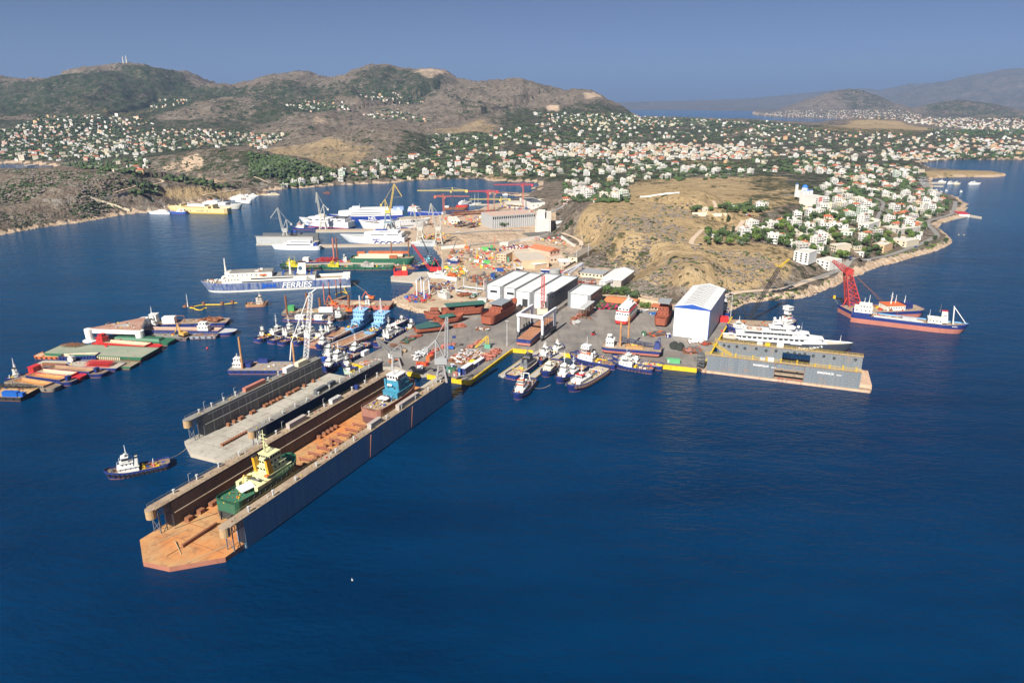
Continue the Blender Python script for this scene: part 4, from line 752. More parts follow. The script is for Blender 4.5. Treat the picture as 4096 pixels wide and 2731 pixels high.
for i in range(8): part(MB().box(w_ * i / 7 - .12, w_ * i / 7 + .12, -.9, -.65, 0, h), 'post', DGREY, t)
simple('gatehouse', 'small ochre gatehouse with red tiled roof near parked cars', 'F4', (1575, 1135), (1735, 1145), (1850, 1095), 1085, OCH, 'gable', TILE, 1.0, 3, along='x', cat='gatehouse')
simple('workshop', 'three-storey ochre workshop block with two rows of windows', 'F3', (1125, 390), (1272, 395), (1290, 330), 262, OCH, 'flat', OCHR, win=3, rows=3, cat='workshop', wsc=(1.4, 1, .6))
simple('workshop', 'long ochre flat-roofed workshop right of the three-storey block', 'F3', (1390, 350), (1800, 330), (1800, 260), 262, OCH, 'flat', OCHR, win=5, cat='workshop')
simple('workshop', 'wide pale flat-roofed workshop with white lean-to door', 'F3', (1500, 490), (1940, 470), (1900, 330), 372, OCH, 'flat', OCHR, win=0, cat='workshop')
simple('lean_to', 'white-roofed lean-to on the right end of the pale workshop', 'F3', (1725, 500), (1950, 465), (1950, 440), 430, OCH, 'shed', HW, cat='shed')
simple('store', 'dark red roofed grey store left of the pale workshop', 'F3', (1375, 485), (1500, 492), (1500, 420), 372, M((.33, .32, .31), .8), 'shed', M((.20, .05, .03), .7), cat='store')
loc, rz, w_, d_ = lot('F3', (1955, 372), (2110, 340), (1860, 262)); h = HT(loc, 'F3', 1955, 222) - 2.2
t = thing('barn', 'pinkish two-storey barn with long red tiled roof', 'barn', loc, rz); part(MB().box(0, w_, 0, max(d_, 26), -1, h), 'wall', M((.58, .38, .28), .8, .1), t); gable(t, w_, max(d_, 26), h, 3, M((.50, .15, .07), .85, .15, .3)); wins(t, 3, w_, h * .8, sc=(1.2, 1, 1.2)); wins(t, 5, max(d_, 26), h * .4, rz=-math.pi / 2, dx=0)
simple('annex', 'low pale annex before the pinkish barn', 'F3', (1960, 395), (2180, 380), (2110, 330), 330, M((.55, .42, .32), .8, .1), 'flat', OCHR, win=4, cat='annex')
simple('shed', 'cream shed with grey-brown gable roof right of barn', 'F3', (2235, 385), (2385, 392), (2300, 210), 300, CREAM, 'gable', M((.24, .21, .17), .9, .1), 2.4, 1, cat='shed')
simple('store', 'small store with white roof before the cream shed', 'F3', (2105, 442), (2272, 440), (2340, 390), 385, M((.45, .40, .35), .8), 'shed', HW, win=1, cat='store')
simple('shed', 'blue-roofed lean-to beside the grey silo', 'F3', (1890, 700), (1965, 705), (1990, 660), 655, DGREY, 'shed', M((.10, .24, .48), .6), cat='shed')
simple('store', 'yellow-fronted low store behind the grey silo', 'F3', (2080, 615), (2240, 612), (2290, 560), 570, YEL, 'shed', M((.35, .06, .05), .7), cat='store')
simple('wall_building', 'long white low building by the silo', 'F3', (1740, 690), (1940, 690), (1940, 600), 650, HW, 'flat', CONC, cat='building')
t, w_, d_, h = simple('workshop', 'very long grey workshop with pinkish roof and window band', 'B4', (1840, 1042), (2509, 990), (2440, 915), 850, M((.36, .37, .38), .8, .08), 'flat', M((.46, .33, .27), .9, .2), cat='workshop')
for i in range(20): window(t, w_ * (i + .5) / 20, -.02, h * .86, 0, (w_ / 20 / 1.9, 1, 2)); part(MB().box(w_ * i / 20 - .4, w_ * i / 20 + .4, -.6, -.02, 0, h - .3), 'pilaster', LGREY, t)
t, w_, d_, h = simple('office', 'white five-storey office with stepped roof by the yard gate', 'H3', (237, 384), (340, 385), (330, 320), 305, HC['white'], 'flat', ROOFG, win=6, rows=5, cat='office', wsc=(.9, 1, .8))
part(MB().box(w_ * .1, w_ * .6, d_ * .2, d_ * .9, h, h + 4), 'stair_tower', HC['white'], t)
simple('shed', 'long low dark-roofed shed below the white office', 'H3', (190, 420), (366, 408), (360, 388), 410, M((.3, .27, .24), .9), 'shed', M((.13, .12, .11), .9), cat='shed')
simple('workshop', 'white workshop with blue door north of the long grey workshop', 'H3', (210, 232), (302, 228), (300, 190), 190, HC['white'], 'flat', DGREY, win=3, z=3, cat='workshop')
simple('house', 'cream house beside the orange tower crane', 'H3', (300, 222), (400, 215), (400, 180), 195, HC['cream'], 'flat', ROOFG, win=5, z=3, cat='house'); simple('house', 'cream quayside house left of the orange tower crane', 'H3', (50, 220), (150, 218), (150, 195), 200, HC['cream'], 'flat', ROOFG, win=5, z=3, cat='house')
simple('workshop', 'little white two-storey yard office on the northern quay', 'B4', (1190, 965), (1330, 960), (1330, 900), 915, HC['white'], 'flat', ROOFG, win=3, z=2.4, cat='workshop')
simple('house', 'white hillside house with red roof at the end of its wall', 'H3', (905, 360), (965, 368), (985, 345), 345, HC['white'], 'gable', TILE, 1.5, 2, z=12, cat='house'); simple('ruin', 'small white square building above the hillside house', 'H3', (892, 330), (948, 330), (945, 315), 308, HC['white'], 'flat', ROOFG, 1, 2, z=16, cat='building')
simple('boat_shed', 'white-roofed boat shed with blue door above the boatyard', 'B2', (370, 640), (465, 620), (400, 590), 610, HC['white'], 'gable', HW, 2, 2, z=8, cat='shed'); simple('boat_shed', 'ochre boatyard shed with brown-red roof nearest the water', 'B2', (125, 880), (235, 870), (340, 800), 850, CREAM, 'gable', TILE, 2, 1, z=3, cat='shed')
simple('boat_shed', 'boatyard shed with wide pinkish roof behind a sailing mast', 'B2', (260, 800), (445, 790), (440, 745), 770, LGREY, 'shed', M((.36, .22, .17), .8), z=4, cat='shed'); simple('boat_shed', 'white boatyard building with bright orange hipped roof', 'B2', (560, 755), (735, 745), (720, 700), 705, HC['white'], 'gable', M((.55, .15, .06), .8), 2, 2, z=4, cat='shed', along='x')
simple('greenhouse', 'long low grey warehouse at the foot of the brown hills', 'S2', (1670, 870), (2005, 885), (2010, 862), 850, LGREY, 'shed', M((.6, .62, .64), .5), z=22, cat='warehouse')
simple('apartment_block', 'four-storey white block alone on the hillside edge above road', 'H1', (1850, 1150), (2085, 1185), (2110, 1120), 1005, HC['white'], 'flat', ROOFG, win=3, rows=4, z=14, cat='apartment block');
for c, A, B, D, top, z, m, lab, rr in (('H2', (185, 1165), (360, 1200), (385, 1140), 1060, 5, 'white', 'white house with small red roof left of the crane jib tip', 3), ('H2', (365, 965), (445, 985), (470, 930), 870, 12, 'cream', 'narrow cream tower house with red top on slope', 3), ('H2', (495, 825), (640, 838), (690, 790), 715, 13, 'green', 'pale green four-storey block with balconies', 4), ('H2', (715, 750), (840, 765), (850, 700), 615, 13, 'white', 'tall cream-white cube house with few windows', 4),
        (('H2'), (1017, 745), (1240, 785), (1300, 720), 650, 8, 'grey', 'wide brown-grey apartment block with balconies', 4), ('H2', (1345, 690), (1500, 695), (1560, 660), 625, 7, 'cream', 'peach house with orange hipped roof above the shore road', 2), ('H2', (900, 955), (1045, 975), (1060, 920), 870, 5, 'ochre', 'orange house with white stair tower by shore road', 2), ('H2', (1110, 870), (1330, 905), (1345, 850), 805, 5, 'cream', 'long cream two-storey building near the shore road', 2), ('H2', (655, 1020), (790, 1035), (800, 990), 965, 5, 'white', 'white house with terracotta eaves left of tall tree', 2),
        ('H2', (465, 650), (670, 665), (690, 620), 590, 15, 'white', 'wide white villa with dark glass floor', 3), ('H2', (230, 490), (380, 500), (400, 450), 405, 22, 'cream', 'cream block with terracotta balconies', 3)):
 simple('house', lab, c, A, B, D, top, HC[m], 'gable' if 'hipped' in lab else 'flat', TILE if ('hipped' in lab) else ROOFG, 2, 3, z=z, cat='house', rows=rr)
t, w_, d_, h = simple('apartment_block', 'white block with pink vertical stripe and stacked balconies', 'H2', (178, 410), (350, 400), (400, 350), 290, 24 and HC['white'], 'flat', ROOFG, win=4, rows=5, z=22, cat='apartment block'); part(MB().box(w_ * .25, w_ * .5, -.4, -.05, 0, h + 1), 'stripe', M((.50, .18, .16), .7), t)
for k in range(1, 5): part(MB().box(w_ * .55, w_, -1.4, -.02, k * h / 5, k * h / 5 + 1), 'balcony', HC['white'], t)
# the church
h0 = hit('H2', 60, 262); bl = M((.03, .16, .50), .5, .1); t = thing('church', 'white church with blue domes and bell tower above the town', 'church', (h0[0], h0[1], h0[2]), .25)
part(MB().box(-9, 9, -7, 9, -3, 8), 'nave', HC['white'], t); b = MB(); b.cyl(0, 2, 8, 12.5, 4.6, 4.6, 16); dr_ = part(b, 'drum', HC['white'], t)
def dome(x, y, z, r, par):
 b = MB(); vs = []; n = 14; k = 6
 for j in range(k):
  a = j / k * math.pi / 2; vs += [(x + r * math.cos(a) * math.cos(2 * math.pi * i / n), y + r * math.cos(a) * math.sin(2 * math.pi * i / n), z + r * math.sin(a)) for i in range(n)]
 vs.append((x, y, z + r)); b.add(vs, [(j * n + i, j * n + (i + 1) % n, (j + 1) * n + (i + 1) % n, (j + 1) * n + i) for j in range(k - 1) for i in range(n)] + [((k - 1) * n + i, (k - 1) * n + (i + 1) % n, k * n) for i in range(n)]); part(b, 'dome', bl, par)
dome(0, 2, 12.5, 4.8, t)
for x in (-6.5, 0, 6.5): b = MB(); b.cyl(x, -6.5, 3, 8.6, 2.5, 2.5, 12); part(b, 'apse', HC['white'], t); dome(x, -6.5, 8.6, 2.3 if x == 0 else 1.8, t)
for x in (-11,): part(MB().box(x - 1.6, x + 1.6, 6, 9.2, -2, 17), 'bell_tower', HC['white'], t); dome(x, 7.6, 17, 1.8, t)
wins(t, 4, 18, 4, -7, -9, (.8, 1, 1.6))
# walls, fences, hedges
def wall(label, mat, h, th, z, *tr, name='boundary_wall', cat='wall', terr=False):
 q = []
 for i in range(0, len(tr), 3): q.append(hit(tr[i], tr[i + 1], tr[i + 2]) if terr else W(tr[i], tr[i + 1], tr[i + 2], z))
 o = np.array(q[0]); b = MB()
 for i in range(len(q) - 1):
  p0, p1 = np.array(q[i]) - o, np.array(q[i + 1]) - o; d = p1 - p0; n_ = np.array((-d[1], d[0], 0)); n_ = n_ / np.linalg.norm(n_) * th / 2; u = np.array((0, 0, h + i * .01)); dn = np.array((0, 0, -2.))
  b.add([p0 - n_ + dn, p1 - n_ + dn, p1 + n_ + dn, p0 + n_ + dn, p0 - n_ + u, p1 - n_ + u, p1 + n_ + u, p0 + n_ + u], [(0, 3, 2, 1), (4, 5, 6, 7), (0, 1, 5, 4), (1, 2, 6, 5), (2, 3, 7, 6), (3, 0, 4, 7)])
 return solo(b, name, mat, label, cat, tuple(o))
wall('long white boundary wall climbing from the quay road to the hill', HC['white'], 3, .5, 2.4, 'F3', 255, 180, 'F3', 640, 150, 'F3', 700, 140); wall('white zigzag wall between sand slope and scrap yard', HC['white'], 3, .5, 3, 'F3', 1170, 115, 'F3', 1300, 105, 'F3', 1480, 60, 'F3', 1800, 10, 'F3', 1930, -25)
wall('white wall descending the brown hill behind the barn', HC['white'], 2.6, .5, 5, 'F3', 2140, 0, 'F3', 2240, 80, 'F3', 2352, 150, terr=True); wall('dark stone wall curving along the foot of the brown hill', M((.20, .18, .16), .9), 2, .6, 3, 'F4', 220, 500, 'F4', 400, 390, 'F4', 520, 310, 'F4', 580, 240, 'F4', 500, 180, terr=True)
wall('pale wall running down the scrub headland to the boatyard', CREAM, 3, .6, 3, 'B1', 1385, 745, 'B1', 1600, 820, 'B1', 1850, 900, 'B1', 2035, 960, terr=True); wall('dark stone retaining wall inland of the boatyard', M((.22, .20, .18), .9), 4, .8, 3, 'B1', 1640, 780, 'B1', 1850, 735, 'B1', 2010, 690, terr=True)
wall('ochre terrace wall behind the orange-roofed canteen', OCH, 4, 1, 2.3, 'F4', 1385, 1010, 'F4', 1490, 1040, 'F4', 1600, 1060, 'F4', 1860, 1105); wall('white garden wall across the straw hilltop', HC['white'], 2, .5, 3, 'H3', 940, 152, 'H3', 990, 150, 'H3', 1120, 130, 'H3', 1205, 125, terr=True); wall('white garden wall beneath the hilltop olive grove', HC['cream'], 2, .5, 3, 'H1', 270, 415, 'H1', 600, 430, 'H1', 810, 435, terr=True)
o = wall('purple banner with white words along the yard fence', M((.13, .09, .20), .7), 4.5, .3, 4, 'H3', 470, 356, 'H3', 770, 362, name='banner', cat='banner')
d = np.array(W('H3', 770, 362, 4)) - np.array(W('H3', 470, 356, 4)); words('SALAMIS SHIPYARDS', 4.2, HC['white'], o, (d[0] * .56, d[1] * .56 - .3, 2.6), (math.pi / 2, 0, math.atan2(d[1], d[0])))
wall('grey concrete side wall of the ramp beside the lone hall', CONC, 3, .6, 2.3, 'F3', 2040, 1210, 'F4', 100, 1180, 'F4', 268, 1060);
def hedge(label, c, A, B, w_, h, n, mats, name='hedge'):
 a = np.array(W(c, *A, 2.3)); b_ = np.array(W(c, *B, 2.3)); d = b_ - a; b = MB(); rn_ = random.Random(n)
 for i in range(n): q = d * rn_.random() + np.array((rn_.uniform(-w_, w_), rn_.uniform(-w_, w_), rn_.uniform(.3, h))); b.blob(q, rn_.uniform(.8, 1.7), rn_.choice((0, 0, 0, 1)), rn_.random(), .8, .4)
 solo(b, name, mats, label, 'hedge', tuple(a))
hedge('tall green hedge with crimson flowers before the orange-roofed canteen', 'F4', (760, 1120), (1110, 1130), 2.2, 4, 150, [LEAF[1], M((.35, .02, .10), .8)]); hedge('short leafy hedge left of the canteen hedge', 'F4', (810, 1060), (860, 1090), 2, 3.5, 40, [LEAF[1], LEAF[4]])
# radio masts on the hill
for i, (x, y1, lab) in enumerate(((1160, 62, 'thin radio mast on the high left summit, left one'), (1192, 55, 'thin radio mast on the high left summit, right one'))):
 p_ = WD('S1', x, 122, 4590); z1 = WD('S1', x, y1, 4590)[2]; b = MB(); b.truss((0, 0, -12), (0, 0, z1 - p_[2]), 6, 1.5, 8, .8); solo(b, 'radio_mast', DIRTY, lab, 'mast', p_, group='radio masts on the summit')
# ------------------------------------------------------------ floating docks
def anc(a, b_, z=0):
 a = W(*a, z); b_ = W(*b_, z); return a, math.atan2(b_[1] - a[1], b_[0] - a[0]), math.hypot(b_[0] - a[0], b_[1] - a[1])
def rustmat(c1, c2, sc=.06, c3=(.12, .06, .035)):
 m = bpy.data.materials.new('rusted_deck'); global t, p, N, L, tc
 keep_ = {k_: globals().get(k_) for k_ in ('t', 'p', 'N', 'L', 'tc')}
 t, p, N, L = nodes(m); tc = N('ShaderNodeTexCoord'); a = noise(sc, 6, .65); b_ = noise(sc * 5, 5, .7)
 mp_ = N('ShaderNodeMapping'); mp_.inputs['Scale'].default_value = (.12, 1, 1); L(tc.outputs['Object'], mp_.inputs[0]); c_ = noise(sc * 9, 4, .6, mp_.outputs[0])
 q_ = mixc(step(a.outputs[0], .38, .62), c1, c2); q_ = mixc(mth('MULTIPLY', step(b_.outputs[0], .5, .7), .7), q_, c3); q_ = mixc(mth('MULTIPLY', step(c_.outputs[0], .5, .75), .35), q_, c3)
 L(q_, p.inputs['Base Color']); p.inputs['Roughness'].default_value = .85; globals().update(keep_); return m
DK1 = rustmat((.52, .19, .05), (.42, .27, .13), .045, (.20, .09, .045)); DK1T = rustmat((.37, .29, .21), (.30, .23, .165), .1); DK2 = rustmat((.42, .40, .35), (.33, .31, .27), .05, (.18, .15, .12)); DK2T = rustmat((.24, .24, .23), (.19, .19, .18), .1, (.15, .10, .07))
def streak(c1, c2, c3, r_=.62):
 m = bpy.data.materials.new('streaked_plate'); t, p, N, L = nodes(m); globals().update(N=N, L=L, tc=N('ShaderNodeTexCoord')); mp_ = N('ShaderNodeMapping'); mp_.inputs['Scale'].default_value = (1, 1, .07); L(tc.outputs['Object'], mp_.inputs[0])
 a = noise(.5, 6, .7, mp_.outputs[0]); b_ = noise(.12, 6, .7); w_ = N('ShaderNodeTexBrick'); w_.inputs['Scale'].default_value = .16; w_.inputs['Mortar Size'].default_value = .012; w_.inputs['Color1'].default_value = w_.inputs['Color2'].default_value = (1, 1, 1, 1); w_.inputs['Mortar'].default_value = (.45, .45, .45, 1)
 m3 = N('ShaderNodeMapping'); m3.inputs['Rotation'].default_value = (R(90), 0, 0); L(tc.outputs['Object'], m3.inputs[0]); L(m3.outputs[0], w_.inputs['Vector'])
 q = mixc(step(a.outputs[0], .35, .7), c1, c2); q = mixc(mth('MULTIPLY', step(b_.outputs[0], .55, .72), mth('MULTIPLY', step(a.outputs[0], .4, .6), .8)), q, c3); x = N('ShaderNodeMix'); x.data_type = 'RGBA'; x.blend_type = 'MULTIPLY'; x.inputs[0].default_value = .8; L(q, x.inputs[6]); L(w_.outputs[0], x.inputs[7]); L(x.outputs[2], p.inputs['Base Color']); p.inputs['Roughness'].default_value = r_; return m
W1O = streak((.10, .21, .33), (.17, .29, .38), (.22, .15, .11)); W1I = streak((.075, .068, .075), (.14, .10, .09), (.19, .09, .05)); W2I = streak((.10, .105, .115), (.16, .165, .17), (.17, .12, .09)); WOOD = M((.40, .27, .14), .85, .3, 1.2)
def dockbody(t, pont, wings, zt, deckm, topm, outm, inm, zd=2.0, truss=6.5, side=PINKR):
 b = MB(); b.prism(pont, -2, zd, 1, 0); part(b, 'pontoon', [deckm, side], t)
 for (x0, x1, y0, y1, s) in wings:
  b = MB(); b.box(x0, x1, y0, y1, zd - 2.4 if (s < 0) == (y0 < 10) else zd, zt, 0)
  wg = part(b, 'wing_wall', [outm if s < 0 else inm], t)
  yo, yi = (y0, y1) if s < 0 else (y1, y0); d_ = -s
  part(MB().box(x0 + .2, x1, min(yi, yi - s * .22), max(yi, yi - s * .22), zd + .01, zt - .6), 'inner_plating', inm, wg)
  part(MB().box(x0 - truss, x1 + .3, y0 - .25, y1 + .25, zt, zt + .28), 'top_deck', topm, wg)
  part(MB().box(x0 + 1, x1 - 1, min(yi - s * .2, yi - s * .9), max(yi - s * .2, yi - s * .9), zd + (zt - zd) * .52, zd + (zt - zd) * .52 + .25), 'walkway', topm, wg)
  b = MB(); n = 5
  for yy in (y0 + .3, y1 - .3):
   for i in range(n):
    xa = x0 - truss * i / n * .9; xb = x0 - truss * (i + 1) / n * .9; b.bar((xa, yy, zt - .1), (xb, yy, zt - 3), .12); b.bar((xa, yy, zt - 3), (xb, yy, zt - .1), .12)
   b.bar((x0, yy, zt - 3), (x0 - truss * .9, yy, zt - 3), .14)
  for yy in (y0 + .4, y1 - .4):
   b.bar((x0 - truss * .85, yy, zd), (x0 - truss * .85, yy, zt), .22, 0); b.bar((x0 - truss * .4, yy, zd), (x0 - truss * .4, yy, zt), .18, 0)
  b.bar((x0 - truss * .85, y0 + .4, zd + 1), (x0 - truss * .85, y1 - .4, zd + 5), .12); b.bar((x0 - truss * .85, y1 - .4, zd + 1), (x0 - truss * .85, y0 + .4, zd + 5), .12)
  part(b, 'end_truss', M((.13, .15, .18), .6), wg)
  b = MB(); b.cyl(x0 - truss - .6, (y0 + y1) / 2, zt - 3.6, zt + .05, 1.9, 1.9, 16); part(b, 'timber_fender', WOOD, wg); b = MB(); b.cyl(x0 - truss - .6, (y0 + y1) / 2, zt + .06, zt + .3, 1.95, 1.95, 16); part(b, 'fender_cap', topm, wg)
  b = MB(); L_ = x1 - x0 + truss
  for y in (y0 - .1, y1 + .1):
   k = int(L_ / 3)
   for i in range(k + 1): b.bar((x0 - truss + i * L_ / k, y, zt + .28), (x0 - truss + i * L_ / k, y, zt + 1.35), .05)
   b.bar((x0 - truss, y, zt + 1.35), (x1, y, zt + 1.35), .05); b.bar((x0 - truss, y, zt + .8), (x1, y, zt + .8), .03)
  part(b, 'railing', M((.35, .32, .14), .6), wg)
def gear(t, xs, y, z, seed, mats, nm='bollard'):
 rn_ = random.Random(seed)
 for x in xs: k = rn_.random(); b = MB(); b.cyl(0, 0, 0, 1.1 + k, .35, .35, 8); b.cyl(0, 0, 1.1 + k, 1.5 + k, .6, .6, 8); o = part(b, nm, mats, t); o.location = (x, y, z)
A1, r1, L1_ = anc(('D2', 1225, 1235), ('Y1', 1195, 1290)); t = thing('floating_dock', 'long blue floating dock with orange rusty floor holding green tug', 'floating dock', A1, r1)
ZT1 = 13.0; dockbody(t, [(-3.5, -2), (-16.3, 11.9), (-17.9, 23.2), (-8.9, 36), (166, 36), (166, -2)], [(6, 163, -3, 1.2, -1), (3, 157, 31.6, 36, 1)], ZT1, DK1, DK1T, W1O, W1I); D1T = t
gear(t, [8 + i * 11.5 for i in range(13)], 35, ZT1 + .3, 1, LGREY); gear(t, [10 + i * 13 for i in range(12)], -2, ZT1 + .3, 2, LGREY)
for x, l_, y in ((88, 9, -1), (112, 19, -1), (72, 12, 33.8)): part(MB().box(x, x + l_, y - 1.1, y + 1.1, ZT1 + .3, ZT1 + 3), 'deck_cabin', M((.38, .33, .30), .7, .1), t)
for x, w_ in ((104, 4), (108.5, 3), (125, 2)): part(MB().box(x, x + w_, 33, 35.4, ZT1 + .3, ZT1 + 2.6), 'deck_cabin', LGREY if w_ > 2 else NAVY, t)
for x in (16, 45, 70, 100, 136): b = MB(); b.bar((x, 35.5, ZT1 + .3), (x, 35.5, ZT1 + 4.5), .09); b.bar((x, 35.5, ZT1 + 4.5), (x + 1.4, 35.5, ZT1 + 4.4), .09); part(b, 'lamp_post', LGREY, t)
b = MB(); b.prism([(162, 14), (180, 13), (180, 19), (162, 19)], 2.0, 2.5); part(b, 'access_ramp', CONC, t)
blk = MB().box(-.55, .55, -.9, .9, 0, 1.5).mesh('keel_block', [M((.24, .10, .05), .85, .3, .9)]); beamm = MB().box(-.35, .35, -4.2, 4.2, .9, 1.6).box(-.3, .3, -3.9, -3.3, 0, .9).box(-.3, .3, 3.3, 3.9, 0, .9).mesh('bilge_beam', [M((.25, .09, .06), .85, .3)])
n_ = 0
def put(me, nm, x, y, par, z=2.0, rz=0.0, sc=1): o = link(nm, me, par); o.location = (x, y, z); o.rotation_euler = (0, 0, rz); o.scale = (sc,) * 3
for i in range(34): put(blk, 'keel_block', 57.5 + i * 1.65, 13, t)
for i in range(11): put(blk, 'keel_block', -5 + i * 1.5, 17.0, t, rz=math.pi / 2, sc=.9)
for i in range(8): put(beamm, 'bilge_beam', 60 + i * 6.3 + (3 if i > 3 else 0), 19.5, t)
for i, (x, y) in enumerate([(60, 16), (63, 17.5), (68, 16), (71, 17.6), (75, 16.2), (86.5, 17), (84, 19), (87, 21.5), (89, 19.5), (82, 21), (94, 16.5), (97, 17.5), (104, 16)]): put(blk, 'keel_block', x, y, t)
for i, x in enumerate((8, 9.3, 14, 15.3, 20, 21.4, 22.8, 26, 34, 64, 66, 88, 92, 95, 98, 101)): put(blk, 'keel_block', x, 29.6, t, rz=.1, sc=1.15)
for a, c in (((-10, 29, 2.15), (4, 25, 2.15)), ((-9, 14, 2.15), (-4, 23, 2.15)), ((-12, 8, 2.15), (2, 3, 2.15))): b = MB(); b.tube(a, c, .16); part(b, 'mooring_rope', SAND, t)
for x, y0, y1 in ((86, -3.4, -3.2), (122, -3.5, -3.2)): b = MB(); b.bar((x, -3.4, ZT1 - 1), (x - 2, -3.5, 1), .2); part(b, 'ladder', PINKR, t)
t = thing('floating_dock', 'grey floating dock with bare concrete-coloured floor behind the blue one', 'floating dock', A1, r1); D2T = t
ZT2 = 13.2; dockbody(t, [(58, 88), (50, 75), (50.5, 60), (58, 46.5), (162, 46.5), (162, 88)], [(71, 168, 46.6, 50.6, -1), (66.5, 157, 83.5, 87.6, 1)], ZT2, DK2, DK2T, M((.03, .045, .085), .65, .25, .12, .06), W2I, side=CONC)
for i in range(17): put(blk, 'keel_block', 62 + i * 1.6, 67, t, sc=.85)
for i in range(14): put(blk, 'keel_block', 90 + i * 1.9, 65, t, sc=.7)
for x in (80, 84, 88, 89.5, 96, 98, 106, 108, 111, 113, 116, 118.5, 124, 126, 129, 131, 133, 138, 146): put(blk, 'keel_block', x, 81.3, t, sc=1.1)
for x in (96, 100, 104, 108, 109.5, 112): put(blk, 'keel_block', x, 52.3, t, sc=1.3)
gear(t, [68 + i * 8 for i in range(11)], 86.6, ZT2 + .3, 3, LGREY); gear(t, [75 + i * 9 for i in range(10)], 47.6, ZT2 + .3, 4, LGREY)
part(MB().box(110, 119, 48, 50, ZT2 + .3, ZT2 + 3), 'deck_cabin', DGREY, t); part(MB().box(121, 126, 48, 50, ZT2 + .3, ZT2 + 3), 'deck_cabin', DGREY, t); part(MB().box(97, 112, 84.4, 86.6, ZT2 + .3, ZT2 + 2.6), 'deck_cabin', SALMON, t)
part(MB().box(128, 135, 84.2, 87, ZT2 + .3, ZT2 + 3.1), 'container', HW, t); part(MB().box(138, 146, 84.2, 87, ZT2 + .3, ZT2 + 3.1), 'container', CREAM, t)
for x in (72, 84, 92): b = MB(); b.bar((x, 87.4, ZT2), (x, 87.4, ZT2 + 4.3), .09); b.bar((x, 87.4, ZT2 + 4.3), (x + 1.2, 87.4, ZT2 + 4.2), .09); part(b, 'lamp_post', LGREY, t)
# dark grey dock at the right with its name painted on
A3, r3, L3_ = anc(('R1', 525, 1010), ('R1', 2230, 1222)); t = thing('floating_dock', 'dark grey floating dock with white lettering beside the superyacht', 'floating dock', A3, r3)
W3 = streak((.14, .165, .19), (.19, .215, .235), (.32, .17, .08)); PB = M((.50, .35, .25), .8, .3, .3, .25); ZT3 = 11.4
b = MB(); b.prism([(-.5, -.6), (96, -.6), (97, 3), (97, 30), (95, 33), (6, 33), (-.5, 28)], -1.5, 1.5, 1, 0); part(b, 'pontoon', [DK1T, PB], t)
def panel(x0, x1, y0, y1, z0, z1, nm='wing_wall', m=W3): return part(MB().box(x0, x1, y0, y1, z0, z1), nm, m, t)
fw = panel(3.5, 43, 0, 3.2, 1.5, ZT3); panel(43, 59.5, .3, 2.9, 8.2, ZT3 - .1); fw2 = panel(59.5, 90, 0, 3.2, 1.5, ZT3); panel(43, 59.5, .2, 3, 4.3, 4.8, 'walkway', DK1T)
for x in (45, 50, 55): b = MB(); b.tube((x, .6, 2), (x + 4, .6, 2), .15); part(b, 'pipe', RED, t)
panel(7, 47, 29.2, 32.2, 1.5, ZT3); panel(47, 63.5, 29.2, 32.2, 9, ZT3); panel(63.5, 93, 29.2, 32.2, 1.5, ZT3); panel(90, 96.8, 3.3, 29, 1.51, 3.4, 'end_platform', PB)
for y0, y1, x0, x1 in ((-.2, 3.4, 2, 90.2), (29, 32.4, 5, 93.2)):
 panel(x0, x1, y0, y1, ZT3 + .01, ZT3 + .25, 'top_deck', DK1T); b = MB(); k = 30
 for y in (y0, y1):
  for i in range(k + 1): x = x0 + (x1 - x0) * i / k; b.bar((x, y, ZT3 + .2), (x, y, ZT3 + 1.3), .05)
  b.bar((x0, y, ZT3 + 1.3), (x1, y, ZT3 + 1.3), .06); b.bar((x0, y, ZT3 + .8), (x1, y, ZT3 + .8), .045)
 part(b, 'railing', YM, t)
for i in range(15): b = MB(); b.torus((0, 0, 0), (0, 1, 0), .62, .26, 12, 6); o = part(b, 'tyre', BLACK, t); o.location = ((11, 14, 19, 24, 31, 37, 43, 50, 54, 57, 60, 65, 71, 77, 89)[i], 28.9, 9.6 - (i % 2) * .5)
gear(t, [12, 20, 30, 38, 46, 55, 65, 73, 80, 87], 1.6, ZT3 + .25, 5, YEL); part(MB().box(38.5, 42, .6, 2.6, ZT3 + .3, ZT3 + 2.4), 'deck_cabin', HW, t); part(MB().box(34, 37, .6, 2.6, ZT3 + .3, ZT3 + 2), 'deck_cabin', LGREY, t); part(MB().box(43, 47, 29.8, 31.8, ZT3 + .3, ZT3 + 2.8), 'deck_cabin', HW, t); part(MB().box(36, 39, 29.8, 31.8, ZT3 + .3, ZT3 + 2.2), 'deck_cabin', YEL, t); part(MB().box(31, 34.5, 29.8, 31.8, ZT3 + .3, ZT3 + 2.4), 'deck_cabin', LGREY, t)
b = MB()
for x0 in (-2.5, 1.5):
 for y in (.5, 3.5): b.bar((x0, y, 1.5), (x0, y, ZT3), .18)
for k in range(4): z = 1.5 + k * 2.4; b.bar((-2.5, .5, z), (1.5, .5, z + 2.4), .15); b.bar((-2.5, 3.5, z + 2.4), (1.5, 3.5, z), .12); b.box(-2.6, 2, .4, 3.6, z + 2.25, z + 2.4)
part(b, 'stair_tower', DGREY, t); b = MB(); b.truss((4, 24, ZT3 + .4), (17, 4, ZT3 + .8), 1.6, 1.2, 6, .12); part(b, 'gangway', YM, t)
LW = M((.85, .85, .85), .5, .02)
for x, sx in ((36, 1), (72, 1)): words('SPANOPOULOS', 1.75, LW, t, (x - 1, -.06, 8.7), (math.pi / 2, 0, 0), sx=.72); words('GROUP', .9, LW, t, (x + 6.3, -.06, 8.4), (math.pi / 2, 0, 0), sx=.9)
b = MB()
for i in (43, 59.5): b.box(i - .12, i + .12, -.1, -.01, 1.5, ZT3)
part(b, 'seam', RUST, t)
